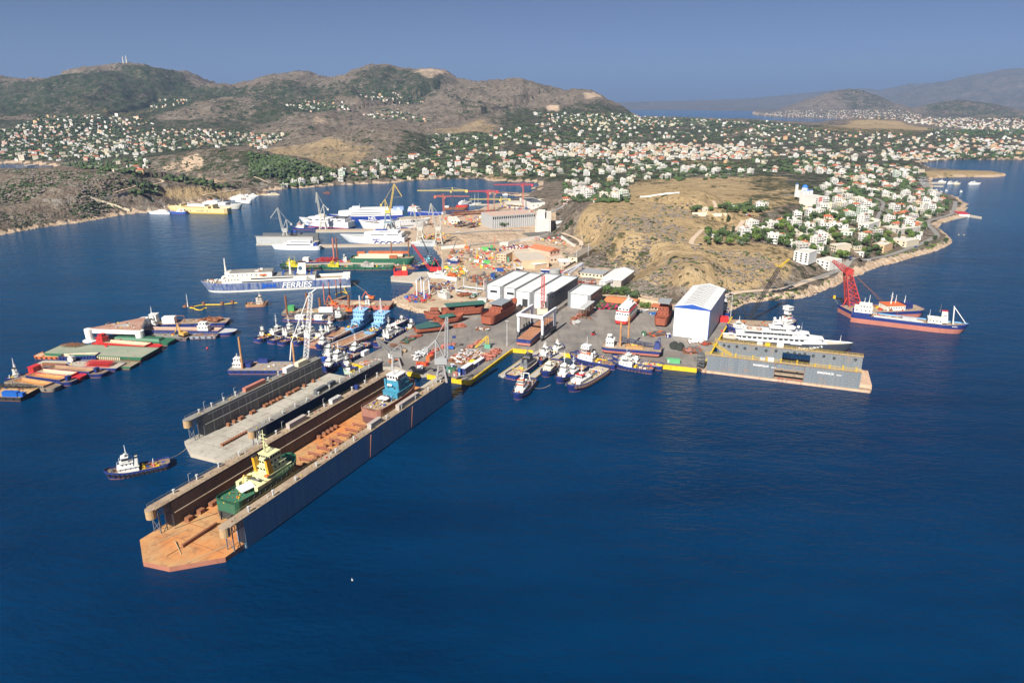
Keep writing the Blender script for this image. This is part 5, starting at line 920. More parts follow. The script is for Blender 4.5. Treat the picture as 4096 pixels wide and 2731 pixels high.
# weathered grey dock in the bay
a, r_, l_ = anc(('B3', 95, 1302), ('B3', 1010, 1305)); t = thing('floating_dock', 'pale grey floating dock wall with crane standing in its middle', 'floating dock', a, r_)
part(MB().box(0, l_, 0, 26, -1.5, 1.8), 'pontoon', CONC, t); wg = part(MB().box(1, l_ - 1, 0, 3.5, 1.8, 10.5), 'wing_wall', M((.40, .41, .40), .8, .12, .2, .06), t); part(MB().box(1, l_ - 1, 22, 25.5, 1.8, 10.5), 'wing_wall', DGREY, t); part(MB().box(-1, l_, -.2, 3.7, 10.5, 10.8), 'top_deck', DK2T, wg); b = MB()
for i in range(20): b.bar((l_ * i / 20, 0, 10.8), (l_ * i / 20, 0, 11.8), .06)
b.bar((0, 0, 11.8), (l_, 0, 11.8), .06); part(b, 'railing', DGREY, wg)
for x0, x1 in ((.44, .47), (.5, .6)): part(MB().box(l_ * x0, l_ * x1, 24, 26, 10.8, 13.4), 'deck_cabin', BLUE, t)
# ------------------------------------------------------------ vessels
TYRE = MB().torus((0, 0, 0), (0, 1, 0), .5, .22, 10, 5).mesh('tyre', [BLACK]); TYRER = MB().torus((0, 0, 0), (0, 1, 0), .55, .24, 10, 5).mesh('tyre', [M((.16, .10, .08), .8)])
class Hull: pass
def hullpart(t, L, B, fb, sh=1.2, bow=.35, stern=.12, sw=.7, rake=.07, bw=.8, boot=.35, hm=NAVY, bm=PINKR, im=None, dm=DECKB, z0=-1.2, blunt=0., pw=.6, flare=.18, ss=.25, sheer_from=.5):
 n = 26; H = Hull()
 def hb(s):
  y = 1.
  if s > 1 - bow: u = (s - 1 + bow) / bow; y = blunt + (1 - blunt) * max(0, 1 - u * u) ** pw
  if s < stern: u = 1 - s / stern; y = min(y, sw + (1 - sw) * math.sqrt(max(0, 1 - u * u)))
  return y * B / 2
 def zd(s): return fb + sh * max(0, (s - sheer_from) / (1 - sheer_from)) ** 2 + ss * sh * max(0, (.4 - s) / .4) ** 2
 H.hb, H.zd, H.L, H.B, H.t = hb, zd, L, B, t
 rows = []
 for i in range(n + 1):
  s = i / n; s = 1 - (1 - s) ** 1.25 if s > .5 else s; x = L * (s - .5); y = hb(s); u = max(0, (s - 1 + bow) / bow); z = zd(s); xr = x - rake * L * u * u
  yl = y * (1 - flare * (.3 + u)); fz = (boot - z0) / (z - z0)
  ysc = yl + (y - yl) * fz; xs_ = xr + (x - xr) * fz
  rows.append([(xr, yl * .97, z0), (xs_, ysc, boot), (x, y, z), (x, y, z + bw), (x - .12 * u, max(0, y - .22), z + bw), (x - .12 * u, max(0, y - .22), z)])
 b = MB(); m = len(rows[0])
 for sgn in (1, -1):
  vs = [(x, y * sgn, z) for r in rows for x, y, z in r]; fs = []; ms = []
  for i in range(n):
   for j in range(m - 1):
    f = (i * m + j, (i + 1) * m + j, (i + 1) * m + j + 1, i * m + j + 1); fs.append(f if sgn < 0 else f[::-1]); ms.append(1 if j == 0 else 0 if j < 4 else 2)
  b.add(vs, fs); b.m[-len(fs):] = ms
 for e in (0, n):
  r = rows[e]
  for j in range(m - 1):
   if j == 4 and r[5][1] < .01: continue
   f = [(r[j][0], r[j][1], r[j][2]), (r[j][0], -r[j][1], r[j][2]), (r[j + 1][0], -r[j + 1][1], r[j + 1][2]), (r[j + 1][0], r[j + 1][1], r[j + 1][2])]; b.add(f, [(0, 1, 2, 3)], 1 if j == 0 else 0)
 H.o = part(b, 'hull', [hm, bm, im or hm], t)
 b = MB(); vs = [];
 for r in rows: x, y, z = r[5]; vs += [(x, y + .05, z), (x, -y - .05, z)]
 b.add(vs, [(2 * i, 2 * i + 1, 2 * i + 3, 2 * i + 2) for i in range(n)]); H.d = part(b, 'deck', dm, t); return H
def tyres(H, s0, s1, n, side=(-1, 1), dz=-.55, me=TYRE, k=1.0):
 for sg in side:
  for i in range(n):
   s = s0 + (s1 - s0) * (i + .5) / n; s2 = s + .01; x = H.L * (s - .5); y = H.hb(s); dy = (H.hb(s2) - y); ang = math.atan2(dy * sg, H.L * .01)
   o = link('tyre', me, H.o); o.location = (x - math.sin(ang) * .1, sg * (y + .2), H.zd(s) + dz); o.rotation_euler = (0, 0, ang); o.scale = (k,) * 3
vw = MB().box(-.5, .5, -.06, .03, -.5, .5).mesh('window', [GLASS])
def tier(t, nm, L, x0, x1, hw, z0, z1, mat, ns=0, nf=0, zw=.6, wh=.9, ww=1.0, tf=.3, rnd=0, na=0, roof=None, ty=.12, rm=None):
 X0, X1 = L * (x0 - .5), L * (x1 - .5); b = MB(); h = z1 - z0
 if rnd:
  pl = [(X0, -hw), (X1 - rnd, -hw), (X1 - rnd * .35, -hw * .78), (X1, -hw * .35), (X1, hw * .35), (X1 - rnd * .35, hw * .78), (X1 - rnd, hw), (X0, hw)]; b.prism(pl, z0, z1)
 else: b.add([(X0, -hw, z0), (X1, -hw, z0), (X1, hw, z0), (X0, hw, z0), (X0 + .05, -hw + ty, z1), (X1 - tf, -hw + ty, z1), (X1 - tf, hw - ty, z1), (X0 + .05, hw - ty, z1)], [(0, 3, 2, 1), (4, 5, 6, 7), (0, 1, 5, 4), (1, 2, 6, 5), (2, 3, 7, 6), (3, 0, 4, 7)])
 o = part(b, nm, mat, t); z = z0 + h * zw
 for i in range(ns):
  x = X0 + (X1 - X0 - rnd) * (i + .6) / (ns + .2)
  for sg in (-1, 1): w_ = link('window', vw, o); w_.location = (x, sg * (hw - ty * zw * (0 if rnd else 1)), z); w_.rotation_euler = (0, 0, 0 if sg < 0 else math.pi); w_.scale = (ww, 1, wh)
 for i in range(nf): w_ = link('window', vw, o); w_.location = (X1 - (tf * zw if not rnd else 0), -hw + 2 * hw * (i + .5) / nf if not rnd else (-.35 + .7 * (i + .5) / nf) * hw, z); w_.rotation_euler = (0, 0, math.pi / 2); w_.scale = (min(ww, 1.6 * hw / nf), 1, wh)
 for i in range(na): w_ = link('window', vw, o); w_.location = (X0, -hw + 2 * hw * (i + .5) / na, z); w_.rotation_euler = (0, 0, -math.pi / 2); w_.scale = (min(ww, 1.3 * hw / na), 1, wh)
 if roof: part(MB().box(X0 - .3, X1 + .1, -hw - .35, hw + .35, z1, z1 + .18), 'roof', rm or mat, o)
 return o
def mast(t, x, y, z0, z1, mat=WHITE, r=.16, yard=1.6, lat=0):
 b = MB()
 if lat: b.truss((x, y, z0), (x, y, z1), lat, lat * .5, max(4, int((z1 - z0) / lat / 1.2)), .09)
 else:
  b.tube((x, y, z0), (x, y, z1), r * 1.3, r * .6, 6); h = z1 - z0; b.bar((x - .6, y, z0), (x, y, z0 + h * .6), r * .5)
  b.bar((x, y - yard, z0 + h * .62), (x, y + yard, z0 + h * .62), r * .55); b.bar((x, y - yard * .6, z0 + h * .8), (x, y + yard * .6, z0 + h * .8), r * .5); b.box(x - .15, x + .15, y - .9, y + .9, z0 + h * .45, z0 + h * .45 + .22)
 return part(b, 'mast', mat, t)
def funnel(t, x, y, z0, z1, lx, ly, mat, top=BLACK, rk=.3):
 b = MB(); b.add([(x, y - ly / 2, z0), (x + lx, y - ly / 2, z0), (x + lx, y + ly / 2, z0), (x, y + ly / 2, z0), (x - rk + .1, y - ly / 2.4, z1), (x + lx * .8 - rk, y - ly / 2.4, z1), (x + lx * .8 - rk, y + ly / 2.4, z1), (x - rk + .1, y + ly / 2.4, z1)], [(0, 3, 2, 1), (4, 5, 6, 7), (0, 1, 5, 4), (1, 2, 6, 5), (2, 3, 7, 6), (3, 0, 4, 7)])
 f = part(b, 'funnel', mat, t); part(MB().box(x - rk, x + lx * .8 - rk + .02, y - ly / 2.35, y + ly / 2.35, z1 - .04, z1 + .5), 'funnel_cap', top, f); return f
def winch(t, x, y, z, s=1., mat=DGREY):
 b = MB(); b.tube((x, y - 1.1 * s, z + .8 * s), (x, y + 1.1 * s, z + .8 * s), .6 * s, None, 10); b.box(x - .7 * s, x + .7 * s, y - 1.4 * s, y - 1.15 * s, z, z + 1.4 * s); b.box(x - .7 * s, x + .7 * s, y + 1.15 * s, y + 1.4 * s, z, z + 1.4 * s); return part(b, 'winch', mat, t)
def clutter(t, x0, x1, hw, z, n, seed, mats=None, s=.7, nm='deck_gear', yo=0):
 rn_ = random.Random(seed); mats = mats or [YEL, RED, DGREY, WHITE, ORANGE, BLUE, RUST]; b = MB()
 for i in range(n):
  x, y, k = rn_.uniform(x0, x1), yo + rn_.uniform(-hw, hw), rn_.uniform(.35, 1) * s; m = rn_.randrange(len(mats))
  if rn_.random() < .6: b.box(x - k, x + k * rn_.uniform(.4, 1.4), y - k * .6, y + k * .6, z - .05, z + k * rn_.uniform(.6, 1.5), m)
  else: b.cyl(x, y, z - .05, z + k * 1.3, k * .45, k * .45, 7, m)
 o = part(b, nm, mats, t); o['kind'] = 'stuff'; return o
def place(a, b_, L=None, ext=1.0):
 p0 = np.array(W(*a, 0)); p1 = np.array(W(*b_, 0)); d = p1 - p0; l = np.linalg.norm(d); mid = (p0 + p1) / 2; return tuple(mid), math.atan2(d[1], d[0]), (L or l * ext)
def tug(label, a, b_, L=None, B=8.5, fb=1.5, hm=NAVY, sm=WHITE, style=0, seed=0, group='harbour tugs', ntyre=9, dm=DECKB, fun=BLACK, fm=None, trim=None, mh=8.5, name='tug_boat', ty=TYRE, tk=1., zoff=0, bow_s=2.0, bridge=3, bm=PINKR, cat='tug'):
 loc, rz, L = place(a, b_, L); loc = (loc[0], loc[1], loc[2] + zoff); t = thing(name, label, cat, loc, rz, group)
 H = hullpart(t, L, B, fb, bow_s, .34, .14, .72, .06, .9, .3, hm, bm, dm=dm, blunt=.12, pw=.55); z = fb + .1; hb_ = B / 2
 if ntyre: tyres(H, .05, .97, ntyre, me=ty, k=tk)
 x0, x1 = (.48, .80) if style != 2 else (.50, .82)
 za = H.zd(.6); h1 = tier(t, 'deckhouse', L, x0, x1, hb_ * .56, z, za + 2.3, sm, 4, 3, .75, .5, .5, .2, na=1, roof=1)
 z2 = za + 2.5
 if style == 0:
  tier(t, 'upper_deckhouse', L, x0 + .08, x1 - .05, hb_ * .42, z2, z2 + 2.0, sm, 3, 2, .6, .6, .5, .2, roof=1, rm=trim); z3 = z2 + 2.3
 else: z3 = z2
 wx0, wx1 = x0 + .14, x1 - .08
 tier(t, 'wheelhouse', L, wx0, wx1, hb_ * .36, z3, z3 + 2.3, sm, bridge, 4, .62, 1.0, .9, -.25, na=3, ty=-.15, roof=1, rm=trim or sm)
 mast(t, L * (wx0 + .02 - .5), 0, z3 + 2.6, z3 + mh, sm)
 if style == 1: funnel(t, L * (x0 - .5) + .3, 0, z2 - .2, z3 + 2.4, 2.2, 1.7, fm or sm, fun)
 else:
  for y in (-hb_ * .36, hb_ * .36): funnel(t, L * (x0 - .5) + .2, y, z2 - .2, z3 + 1.4, 1.5, 1.0, fm or sm, fun)
 b = MB(); b.box(L * (wx0 + .03 - .5), L * (wx0 + .06 - .5), -.7, .7, z3 + 2.7, z3 + 3.6); b.blob((L * (wx0 + .05 - .5), hb_ * .25, z3 + 3.3), .6, 0, 1, 1, 0); part(b, 'radar', sm, t)
 winch(t, L * (x0 - .07 - .5), 0, H.zd(.35), 1, YEL if seed % 2 else DGREY); winch(t, L * (.88 - .5), 0, H.zd(.88), .7, DGREY)
 b = MB()
 for y in (-hb_ * .7, hb_ * .7): b.bar((L * (.26 - .5), y, fb), (L * (.26 - .5), y, fb + 2.2), .14)
 b.bar((L * (.26 - .5), -hb_ * .7, fb + 2.2), (L * (.26 - .5), hb_ * .7, fb + 2.2), .16); part(b, 'towing_gantry', sm if seed % 3 else YEL, t)
 clutter(t, L * -.44, L * -.12, hb_ * .6, H.zd(.2), 16, seed); clutter(t, L * .33, L * .42, hb_ * .35, H.zd(.88), 5, seed + 5, s=.5)
 b = MB()
 for zr, xa, xb, hw in ((za + 2.75, x0, x1, hb_ * .64), (z3 + .02, x0 + .08, x1 - .04, hb_ * .5)):
  xa, xb = L * (xa - .5), L * (xb - .5)
  for y in (-hw, hw): b.bar((xa, y, zr + 1), (xb, y, zr + 1), .05); [b.bar((xa + (xb - xa) * i / 6, y, zr), (xa + (xb - xa) * i / 6, y, zr + 1), .04) for i in range(7)]
  b.bar((xb, -hw, zr + 1), (xb, hw, zr + 1), .05); b.bar((xa, -hw, zr + 1), (xa, hw, zr + 1), .05)
 part(b, 'railing', sm, t)
 b = MB(); b.box(L * (x1 - .02 - .5), L * (x1 - .5) + .15, -.5, .5, za + 1, za + 1.6); part(b, 'lifebuoy', ORANGE, t)
 return t, H, z3
def barge(label, a, b_, B, fb=1.6, hm=NAVY, bm=PINKR, dm=DECKB, hopper=None, L=None, name='barge', group=None, bow=.08, blunt=.75, ntyre=6, hz=1.3, house=None, seed=1, cat='barge', bw=.25, stern=.06, cl=0, hold=(.16, .80), zoff=0, cm=None, z0=-1.2, boot=.35):
 loc, rz, L = place(a, b_, L); loc = (loc[0], loc[1], zoff); t = thing(name, label, cat, loc, rz, group)
 H = hullpart(t, L, B, fb, .5 if hopper else .02, bow, stern, .85, .04, bw, boot, hm, bm, dm=dm, blunt=blunt, pw=.6, flare=.06, sheer_from=.75, z0=z0)
 if ntyre: tyres(H, .06, .94, ntyre)
 if hopper:
  s0, s1 = hold; X0, X1 = L * (s0 - .5), L * (s1 - .5); hw = B * .36; zt = fb + hz; b = MB()
  for q in ((X0, X1, -hw - .3, -hw), (X0, X1, hw, hw + .3), (X0 - .3, X0, -hw - .3, hw + .3), (X1, X1 + .3, -hw - .3, hw + .3)): b.box(*q, fb - .05, zt)
  part(b, 'coaming', hm, t)
  b = MB(); i_ = .16 * B; zb = fb + .08
  b.add([(X0, -hw, zt - .1), (X1, -hw, zt - .1), (X1, hw, zt - .1), (X0, hw, zt - .1), (X0 + i_, -hw + i_, zb), (X1 - i_, -hw + i_, zb), (X1 - i_, hw - i_, zb), (X0 + i_, hw - i_, zb)], [(0, 1, 5, 4), (1, 2, 6, 5), (2, 3, 7, 6), (3, 0, 4, 7), (4, 5, 6, 7)]); part(b, 'hold', hopper, t)
  for i in range(int(L / 3)):
   pass
  b = MB(); k = int((X1 - X0) / 1.8)
  for sg in (-1, 1):
   for i in range(k): x = X0 + (i + .5) * (X1 - X0) / k; b.box(x - .1, x + .1, sg * (hw + .3) - (.5 if sg < 0 else 0), sg * (hw + .3) + (.5 if sg > 0 else 0), fb, zt - .2)
  part(b, 'stiffener', hm, t)
 if house:
  for (nm, s0, s1, hw, z0_, z1, m, ns) in house: tier(t, nm, L, s0, s1, hw, fb + z0_, fb + z1, m, ns, 2, .65, .7, .8, .1, roof=1)
 if cl: clutter(t, -L * .42, L * .42, B * .38, fb, cl, seed, cm)
 return t, H
for t_, zz, rows in ((D1T, ZT1 + .3, ((34, 1), (-1, 2))), (D2T, ZT2 + .3, ((85.6, 3), (48.6, 4)))):
 x0 = 0 if t_ is D1T else 66
 for y, sd in rows:
  clutter(t_, x0, x0 + (155 if t_ is D1T else 88), 1.5, zz, 46, sd, [YEL, DGREY, LGREY, RUST, RED, LGREY], .42, yo=y); b = MB(); s_ = -1 if sd % 2 else 1; yi = y - 2.35 if sd % 2 else y + 2.35; r_ = random.Random(sd)
  for k in range(16): x = x0 + 8 + k * (9.2 if t_ is D1T else 5.2) + r_.uniform(-2, 2); b.bar((x, yi, 2.2), (x, yi, zz - 1), .13)
  b.bar((x0 + 4, yi, zz - 1.2), (x0 + (150 if t_ is D1T else 88), yi, zz - 1.2), .14); part(b, 'pipework', SALMON if t_ is D1T else LGREY, t_)
for a, c in (((2, 30), (50, 9)), ((-4, 22), (-9, 14)), ((-12, 18), (10, 16))): b = MB(); b.tube((a[0], a[1], 2.12), (c[0], c[1], 2.12), .09, None, 4); part(b, 'cable', BLACK, D1T)
b = MB(); [b.box(x, x + .18, .5, 34.5, 2.0, 2.05) for x in range(-2, 160, 9)]; part(b, 'plate_seam', RUST, D1T); b = MB(); [b.box(x, x + .15, 51, 83, 2.0, 2.04) for x in range(60, 160, 10)]; part(b, 'plate_seam', DGREY, D2T)
# ------------------------------------------------------------ tugs
TG = 'blue and white tugs of the yard'
t, H, z = tug('blue tug under way alone, pulling a long tow line', ('D1', 738, 1200), ('D1', 55, 1340), None, 8.6, 1.5, seed=1, ntyre=13, mh=8, group=TG, tk=1.15)
b = MB(); p0 = np.array(W('D1', 650, 1140, 2.2)); p1 = np.array(W('D1', 925, 1005, 2.0)); o = MB(); k = 10
for i in range(k): f = lambda u: (p0 + (p1 - p0) * u - np.array((0, 0, 1.6 * 4 * u * (1 - u)))) - p0; o.tube(f(i / k), f((i + 1) / k), .1, None, 4)
solo(o, 'tow_line', SAND, 'slack tow line from the lone tug to the grey dock nose', 'rope', tuple(p0))
t, H, z = tug('white-housed tug with orange bridge roof, nearest bow in basin', ('T1', 668, 812), ('T1', 470, 1045), 29, 8.8, 1.9, seed=2, ntyre=12, trim=ORANGE, group=TG, mh=7, style=0); b = MB()
for y in (-2.6, 2.6): b.bar((-6, y, 2), (-5, y * .6, 9.5), .35)
b.bar((-5, -1.6, 9.5), (-5, 1.6, 9.5), .3); part(b, 'aft_gantry', WHITE, t)
tug('tug with black upperworks between the two pontoon piers', ('T1', 395, 800), ('T1', 745, 560), 36, 9.5, 1.6, sm=M((.16, .17, .19), .6), seed=3, trim=BLACK, group=TG, mh=12, ntyre=10, dm=M((.38, .31, .23), .85, .2))
tug('white tug moored inside the basin behind the black-topped tug', ('T1', 690, 640), ('T1', 905, 450), 24, 8, 1.8, seed=4, group=TG, mh=7, style=1)
tug('tug with cream curved deckhouse and single tall white mast', ('T1', 1010, 560), ('T1', 770, 810), 27, 8.8, 1.7, sm=M((.70, .66, .56), .5, .06), seed=5, group=TG, mh=10, ntyre=12, style=2)
tug('tug with tall T-shaped mast and reel on its foredeck', ('T1', 1190, 640), ('T1', 950, 862), 28, 8.6, 1.7, seed=6, group=TG, mh=11, ntyre=14, style=0)
t, H, z = tug('broad supply vessel with long open afterdeck, nearest in the centre', ('T1', 1500, 700), ('T1', 1115, 935), 42, 11, 2.4, seed=8, group=TG, mh=9, ntyre=16, dm=M((.42, .36, .27), .85, .15), ty=TYRER, tk=1.35, trim=RED, style=2, name='supply_vessel', bridge=4, cat='supply vessel')
part(MB().box(-16, -3, -1.6, 1.6, 2.42, 2.5), 'deck_marking', DGREY, t); part(MB().box(-16, -3, -1.9, -1.62, 2.42, 2.5), 'deck_marking', YEL, t); part(MB().box(-16, -3, 1.62, 1.9, 2.42, 2.5), 'deck_marking', YEL, t)
t, H, z = tug('largest white tug in basin, tall tiered superstructure with red trim', ('T1', 1590, 640), ('T1', 1190, 560), 33, 10, 2.0, seed=9, group=TG, mh=11, trim=ORANGE, ntyre=12, style=0); tier(t, 'bridge_deck', 33, .56, .74, 2.6, z + 2.8, z + 5, WHITE, 3, 3, .6, .8, .8)
tug('tug half hidden behind the largest white tug, dark aft deck', ('T1', 1560, 572), ('T1', 1240, 530), 26, 8, 1.5, seed=10, group=TG, mh=6, style=1, sm=M((.5, .5, .5), .5))
tug('white-towered tug lying outermost off the yellow quay wall', ('T1', 2045, 695), ('T1', 1665, 632), 27, 8.4, 1.5, seed=11, group=TG, mh=9, ntyre=11, style=2)
tug('low tug inboard of the outermost one, open brown deck', ('T1', 2150, 655), ('T1', 1660, 575), 34, 8.6, 1.5, seed=12, group=TG, mh=3, ntyre=11, style=1, dm=M((.40, .31, .22), .85, .2))
for i, (s, bo, lab, L_, st) in enumerate(((('M1', 400, 632), ('M1', 470, 560), 'smallest white workboat at the left end of the tug row', 13, 2), (('M1', 420, 628), ('M1', 700, 530), 'first tug of the row, white tower with long streamlined mast', 30, 1), (('M1', 560, 650), ('M1', 860, 540), 'second tug of the row with broad clear grey afterdeck', 29, 0), (('M1', 700, 660), ('M1', 965, 560), 'third tug of the row with black-banded white funnel', 30, 1),
        (('M1', 850, 665), ('M1', 1080, 575), 'fourth tug of the row behind the white lattice boom', 26, 0), (('M1', 990, 668), ('M1', 1200, 570), 'last tug of the row beside the rusty hopper barges', 25, 2))):
 tug(lab, s, bo, L_, 7.6 if i else 4.6, 1.5 if i else .9, seed=20 + i, group='tugs rafted in a row off the yard', mh=(5, 12, 10, 11, 7, 6)[i], style=st, ntyre=(4, 8, 8, 9, 7, 7)[i], fm=DGREY if i == 3 else None)
tug('bright blue tug with ring-shaped rail behind the grey dock', ('M1', 1390, 740), ('M1', 1140, 890), 26, 9, 1.8, hm=M((.02, .07, .35), .4, .15), seed=30, group=TG, mh=7)
tug('dark blue tug with white tiered tower beside the yellow pocket wall', ('M1', 1560, 800), ('M1', 1220, 955), 30, 8.6, 1.5, seed=31, group=TG, mh=9, style=0); tug('small blue launch with white cabin by the yellow pocket wall', ('M1', 1555, 955), ('M1', 1395, 925), 13, 4.4, .9, seed=32, mh=3, style=2, ntyre=7, group=None, name='launch', cat='launch')
tug('tiny pale green launch at the grey dock entrance', ('M1', 1535, 1020), ('M1', 1425, 1015), 9, 3.2, .8, hm=M((.38, .52, .42), .6), seed=33, mh=2.2, style=2, ntyre=0, group=None, name='launch', cat='launch')
tug('white tug with dark hull outside the light blue dredgers', ('M1', 1780, 690), ('M1', 2010, 560), 30, 9, 2.0, seed=34, group=TG, mh=10, style=0)
tug('small tug moored at the slip edge right of the white-roofed boat', ('M1', 2120, 540), ('M1', 2230, 470), 15, 5, 1.1, seed=35, group=TG, mh=5, style=2, ntyre=5)
t, H, z = tug('long passenger launch with flat white roof and orange square', ('M1', 1960, 500), ('M1', 2130, 420), 24, 5, 1.2, seed=36, mh=4, style=2, ntyre=4, group=None, name='launch', cat='launch'); part(MB().box(-10, 6, -2.4, 2.4, 3.4, 3.7), 'canopy', WHITE, t); part(MB().box(-4, 1, -1, 1, 3.72, 3.8), 'hatch', ORANGE, t)
# light blue twin dredgers
for i, (a, b_, lab) in enumerate(((('M1', 1700, 340), ('M1', 1440, 560), 'left light blue dredger with tall lattice mast'), (('M1', 1960, 380), ('M1', 1660, 600), 'right light blue dredger with tall lattice mast'))):
 loc, rz, L = place(a, b_, 40); t = thing('dredger', lab, 'dredger', loc, rz, 'light blue dredgers'); H = hullpart(t, L, 10, 2, 1.2, .2, .1, .85, .04, .8, .3, LBLUE, PINKR, dm=DECKB, blunt=.5); DL = M((.24, .46, .74), .5, .12, .3, .05)
 tier(t, 'deckhouse', L, .2, .62, 3.9, 2, 5, DL, 5, 3, na=3, roof=1); tier(t, 'upper_deckhouse', L, .22, .52, 3.6, 5.2, 8, DL, 5, 3, na=4, roof=1); tier(t, 'wheelhouse', L, .22, .48, 4.4, 8.2, 11, DL, 6, 5, .6, 1, 1, 0, na=5, roof=1)
 mast(t, -L * .12, 0, 11.2, 22, WHITE, lat=1.1); clutter(t, L * -.2, L * -.05, 3, 11.3, 10, i, [RED, WHITE, TEAL]); clutter(t, L * .12, L * .4, 3.8, 2, 40, i + 3, [LBLUE, RED, TEAL, WHITE, YEL, RUST], 1.1); b = MB(); b.bar((L * .1, 2.5, 2), (L * .38, 2, 8), .4); b.box(L * .08, L * .16, 1.5, 3.5, 2, 6); part(b, 'dredge_arm', LBLUE, t)
for lab, a, b_, B in (('rusty hopper barge with white side decks, left of the pair', ('M1', 1085, 690), ('M1', 1400, 530), 12), ('rusty hopper barge with white side decks, right of the pair', ('M1', 1330, 720), ('M1', 1640, 590), 12)):
 t, H = barge(lab, a, b_, B, 1.8, PINKR, PINKR, DK1T, hopper=rustmat((.34, .16, .08), (.36, .26, .17)), L=42, name='hopper_barge', group='rusty hopper barges by the dredgers', hz=.8, hold=(.1, .95)); part(MB().box(-19, 19, -5.6, -5.0, 2.6, 3.1).box(-19, 19, 5.0, 5.6, 2.6, 3.1), 'side_rail', WHITE, t)
# the green tug and the blue-housed tug standing in the blue dock
def docked(lab, x0, x1, y, L, B, fb, hm, zk, nm, cat, **k):
 t = thing(nm, lab, cat, (0, 0, 0), r1); c, s = math.cos(r1), math.sin(r1); xm = (x0 + x1) / 2; t.location = (A1[0] + xm * c - y * s, A1[1] + xm * s + y * c, zk)
 return t, hullpart(t, L, B, fb, **dict(dict(hm=hm, z0=-3.6), **k))
GD = M((.04, .15, .09), .6, .25, .2, .06); GH = M((.025, .115, .07), .45, .2, .2, .04); LY = M((.62, .62, .34), .5, .08); OY = M((.62, .33, .02), .45, .1)
t, H = docked('green offshore tug with yellow-orange tower on blocks in blue dock', 15, 54, 15.5, 39, 12, 3.0, GH, 6.4, 'offshore_tug', 'offshore tug', sh=3, bow=.3, stern=.1, sw=.8, rake=.05, bw=1.1, boot=-.6, bm=M((.035, .04, .04), .7), dm=GD, blunt=.2, pw=.55, im=GH)
tyres(H, .12, .93, 10, k=1.2, dz=-.4); Lg = 39
tier(t, 'deckhouse', Lg, .48, .86, 4.0, 3.0, 6.2, LY, 5, 3, .5, .6, .6, roof=1); tier(t, 'upper_deckhouse', Lg, .54, .8, 3.3, 6.4, 8.9, LY, 4, 3, na=4, roof=1); tier(t, 'upper_deckhouse', Lg, .57, .76, 2.7, 9.1, 11.3, LY, 3, 3, na=4, roof=1); tier(t, 'wheelhouse', Lg, .58, .74, 2.9, 11.5, 14, LY, 4, 5, .6, 1.1, 1.1, -.3, na=5, ty=-.2, roof=1)
for y in (-3.9, 3.9): funnel(t, Lg * .02, y * .88, 6.3, 13.4, 2.8, 1.4, OY, BLACK, .9)
mast(t, Lg * .1, 0, 15, 25, LY, .3, 2.2); mast(t, Lg * .16, 1.2, 15, 18, LY, .15, 1); winch(t, -Lg * .08, 0, 3.3, 1.7, DGREY); winch(t, Lg * .39, 0, 5.4, 1.2, GH); b = MB(); b.box(-5.5, -4.3, -4.8, 4.8, 3.2, 5.8); part(b, 'bulkhead', LY, t)
for y in (-5, 5): part(MB().box(-8, 0, y - .9, y + .9, 3.2, 5.7), 'side_house', LY, t)
b = MB(); b.add([(-12.5, -1.5, 4.6), (-7.2, -4.2, 5.6), (-5.2, .8, 5.9), (-10.4, 3.6, 4.8), (-9, 0, 5.1)], [(0, 1, 4), (1, 2, 4), (2, 3, 4), (3, 0, 4)]); part(b, 'tarpaulin', WHITE, t); b = MB(); b.bar((-3, -5, 6), (-7, -5.5, 9.5), .25); part(b, 'deck_crane', WHITE, t); b = MB(); b.bar((-2.5, 3, 6), (-6.5, 2.5, 8.5), .4); b.bar((-6.5, 2.5, 8.5), (-8, 2, 6), .3); part(b, 'deck_crane', OY, t)
b = MB(); b.blob((-1.5, -4.8, 7.6), 1.2, 0, 3, .5, .1); part(b, 'rescue_boat', ORANGE, t); clutter(t, -20, -12, 4.5, 3.35, 16, 7, [YEL, YEL, DGREY, ORANGE], .5); clutter(t, -12, -6, 5.4, 3.35, 10, 8, [BLACK, YEL, DGREY], .8)
for y in (-2.8, 2.8): b = MB(); b.torus((-19, y, -3), (1, 0, 0), 1.3, .2, 14, 6); b.box(-20.4, -19.8, y - .15, y + .15, -4.4, -.8); b.cyl(-19, y, -2.2, -.5, .5); part(b, 'propeller', M((.05, .055, .06), .6), t)
b = MB()
for y in (-6.0, 6.0):
 for i in range(14): x = -6 + i * 1.8; b.bar((x, y * (.98 if i < 9 else .9), 4.3), (x, y * (.98 if i < 9 else .9), 5.6), .06)
 b.bar((-6, y, 5.6), (14, y * .95, 6.1), .06)
part(b, 'railing', LY, t)
BLS = M((.05, .24, .36), .45, .12, .3, .03); RH = M((.27, .13, .10), .7, .3, .2, .2)
t, H = docked('blue-housed tug with rusty open stern at the far dock end', 112, 152, 16.5, 40, 13, 3.0, RH, 6.4, 'offshore_tug', 'offshore tug', sh=2.6, bow=.3, stern=.1, sw=.7, rake=.05, bw=1.0, boot=-.3, bm=M((.12, .05, .05), .7, .3), dm=DK1T, blunt=.2, im=RH); Lb = 40
tier(t, 'deckhouse', Lb, .48, .86, 4.6, 3.0, 6.4, BLS, 3, 3, .5, .6, .6, na=2, roof=1); tier(t, 'upper_deckhouse', Lb, .52, .8, 4.0, 6.6, 9.2, BLS, 2, 2, na=2, roof=1); tier(t, 'upper_deckhouse', Lb, .54, .78, 3.6, 9.4, 11.8, BLS, 2, 3, roof=1); tier(t, 'wheelhouse', Lb, .55, .74, 3.4, 12, 14.8, WHITE, 4, 5, .6, 1.2, 1.2, -.3, na=4, ty=-.2, roof=1)
for y in (-3.9, 3.9): funnel(t, Lb * .03, y, 6.4, 13, 3, 1.3, BLS, BLACK, .7)
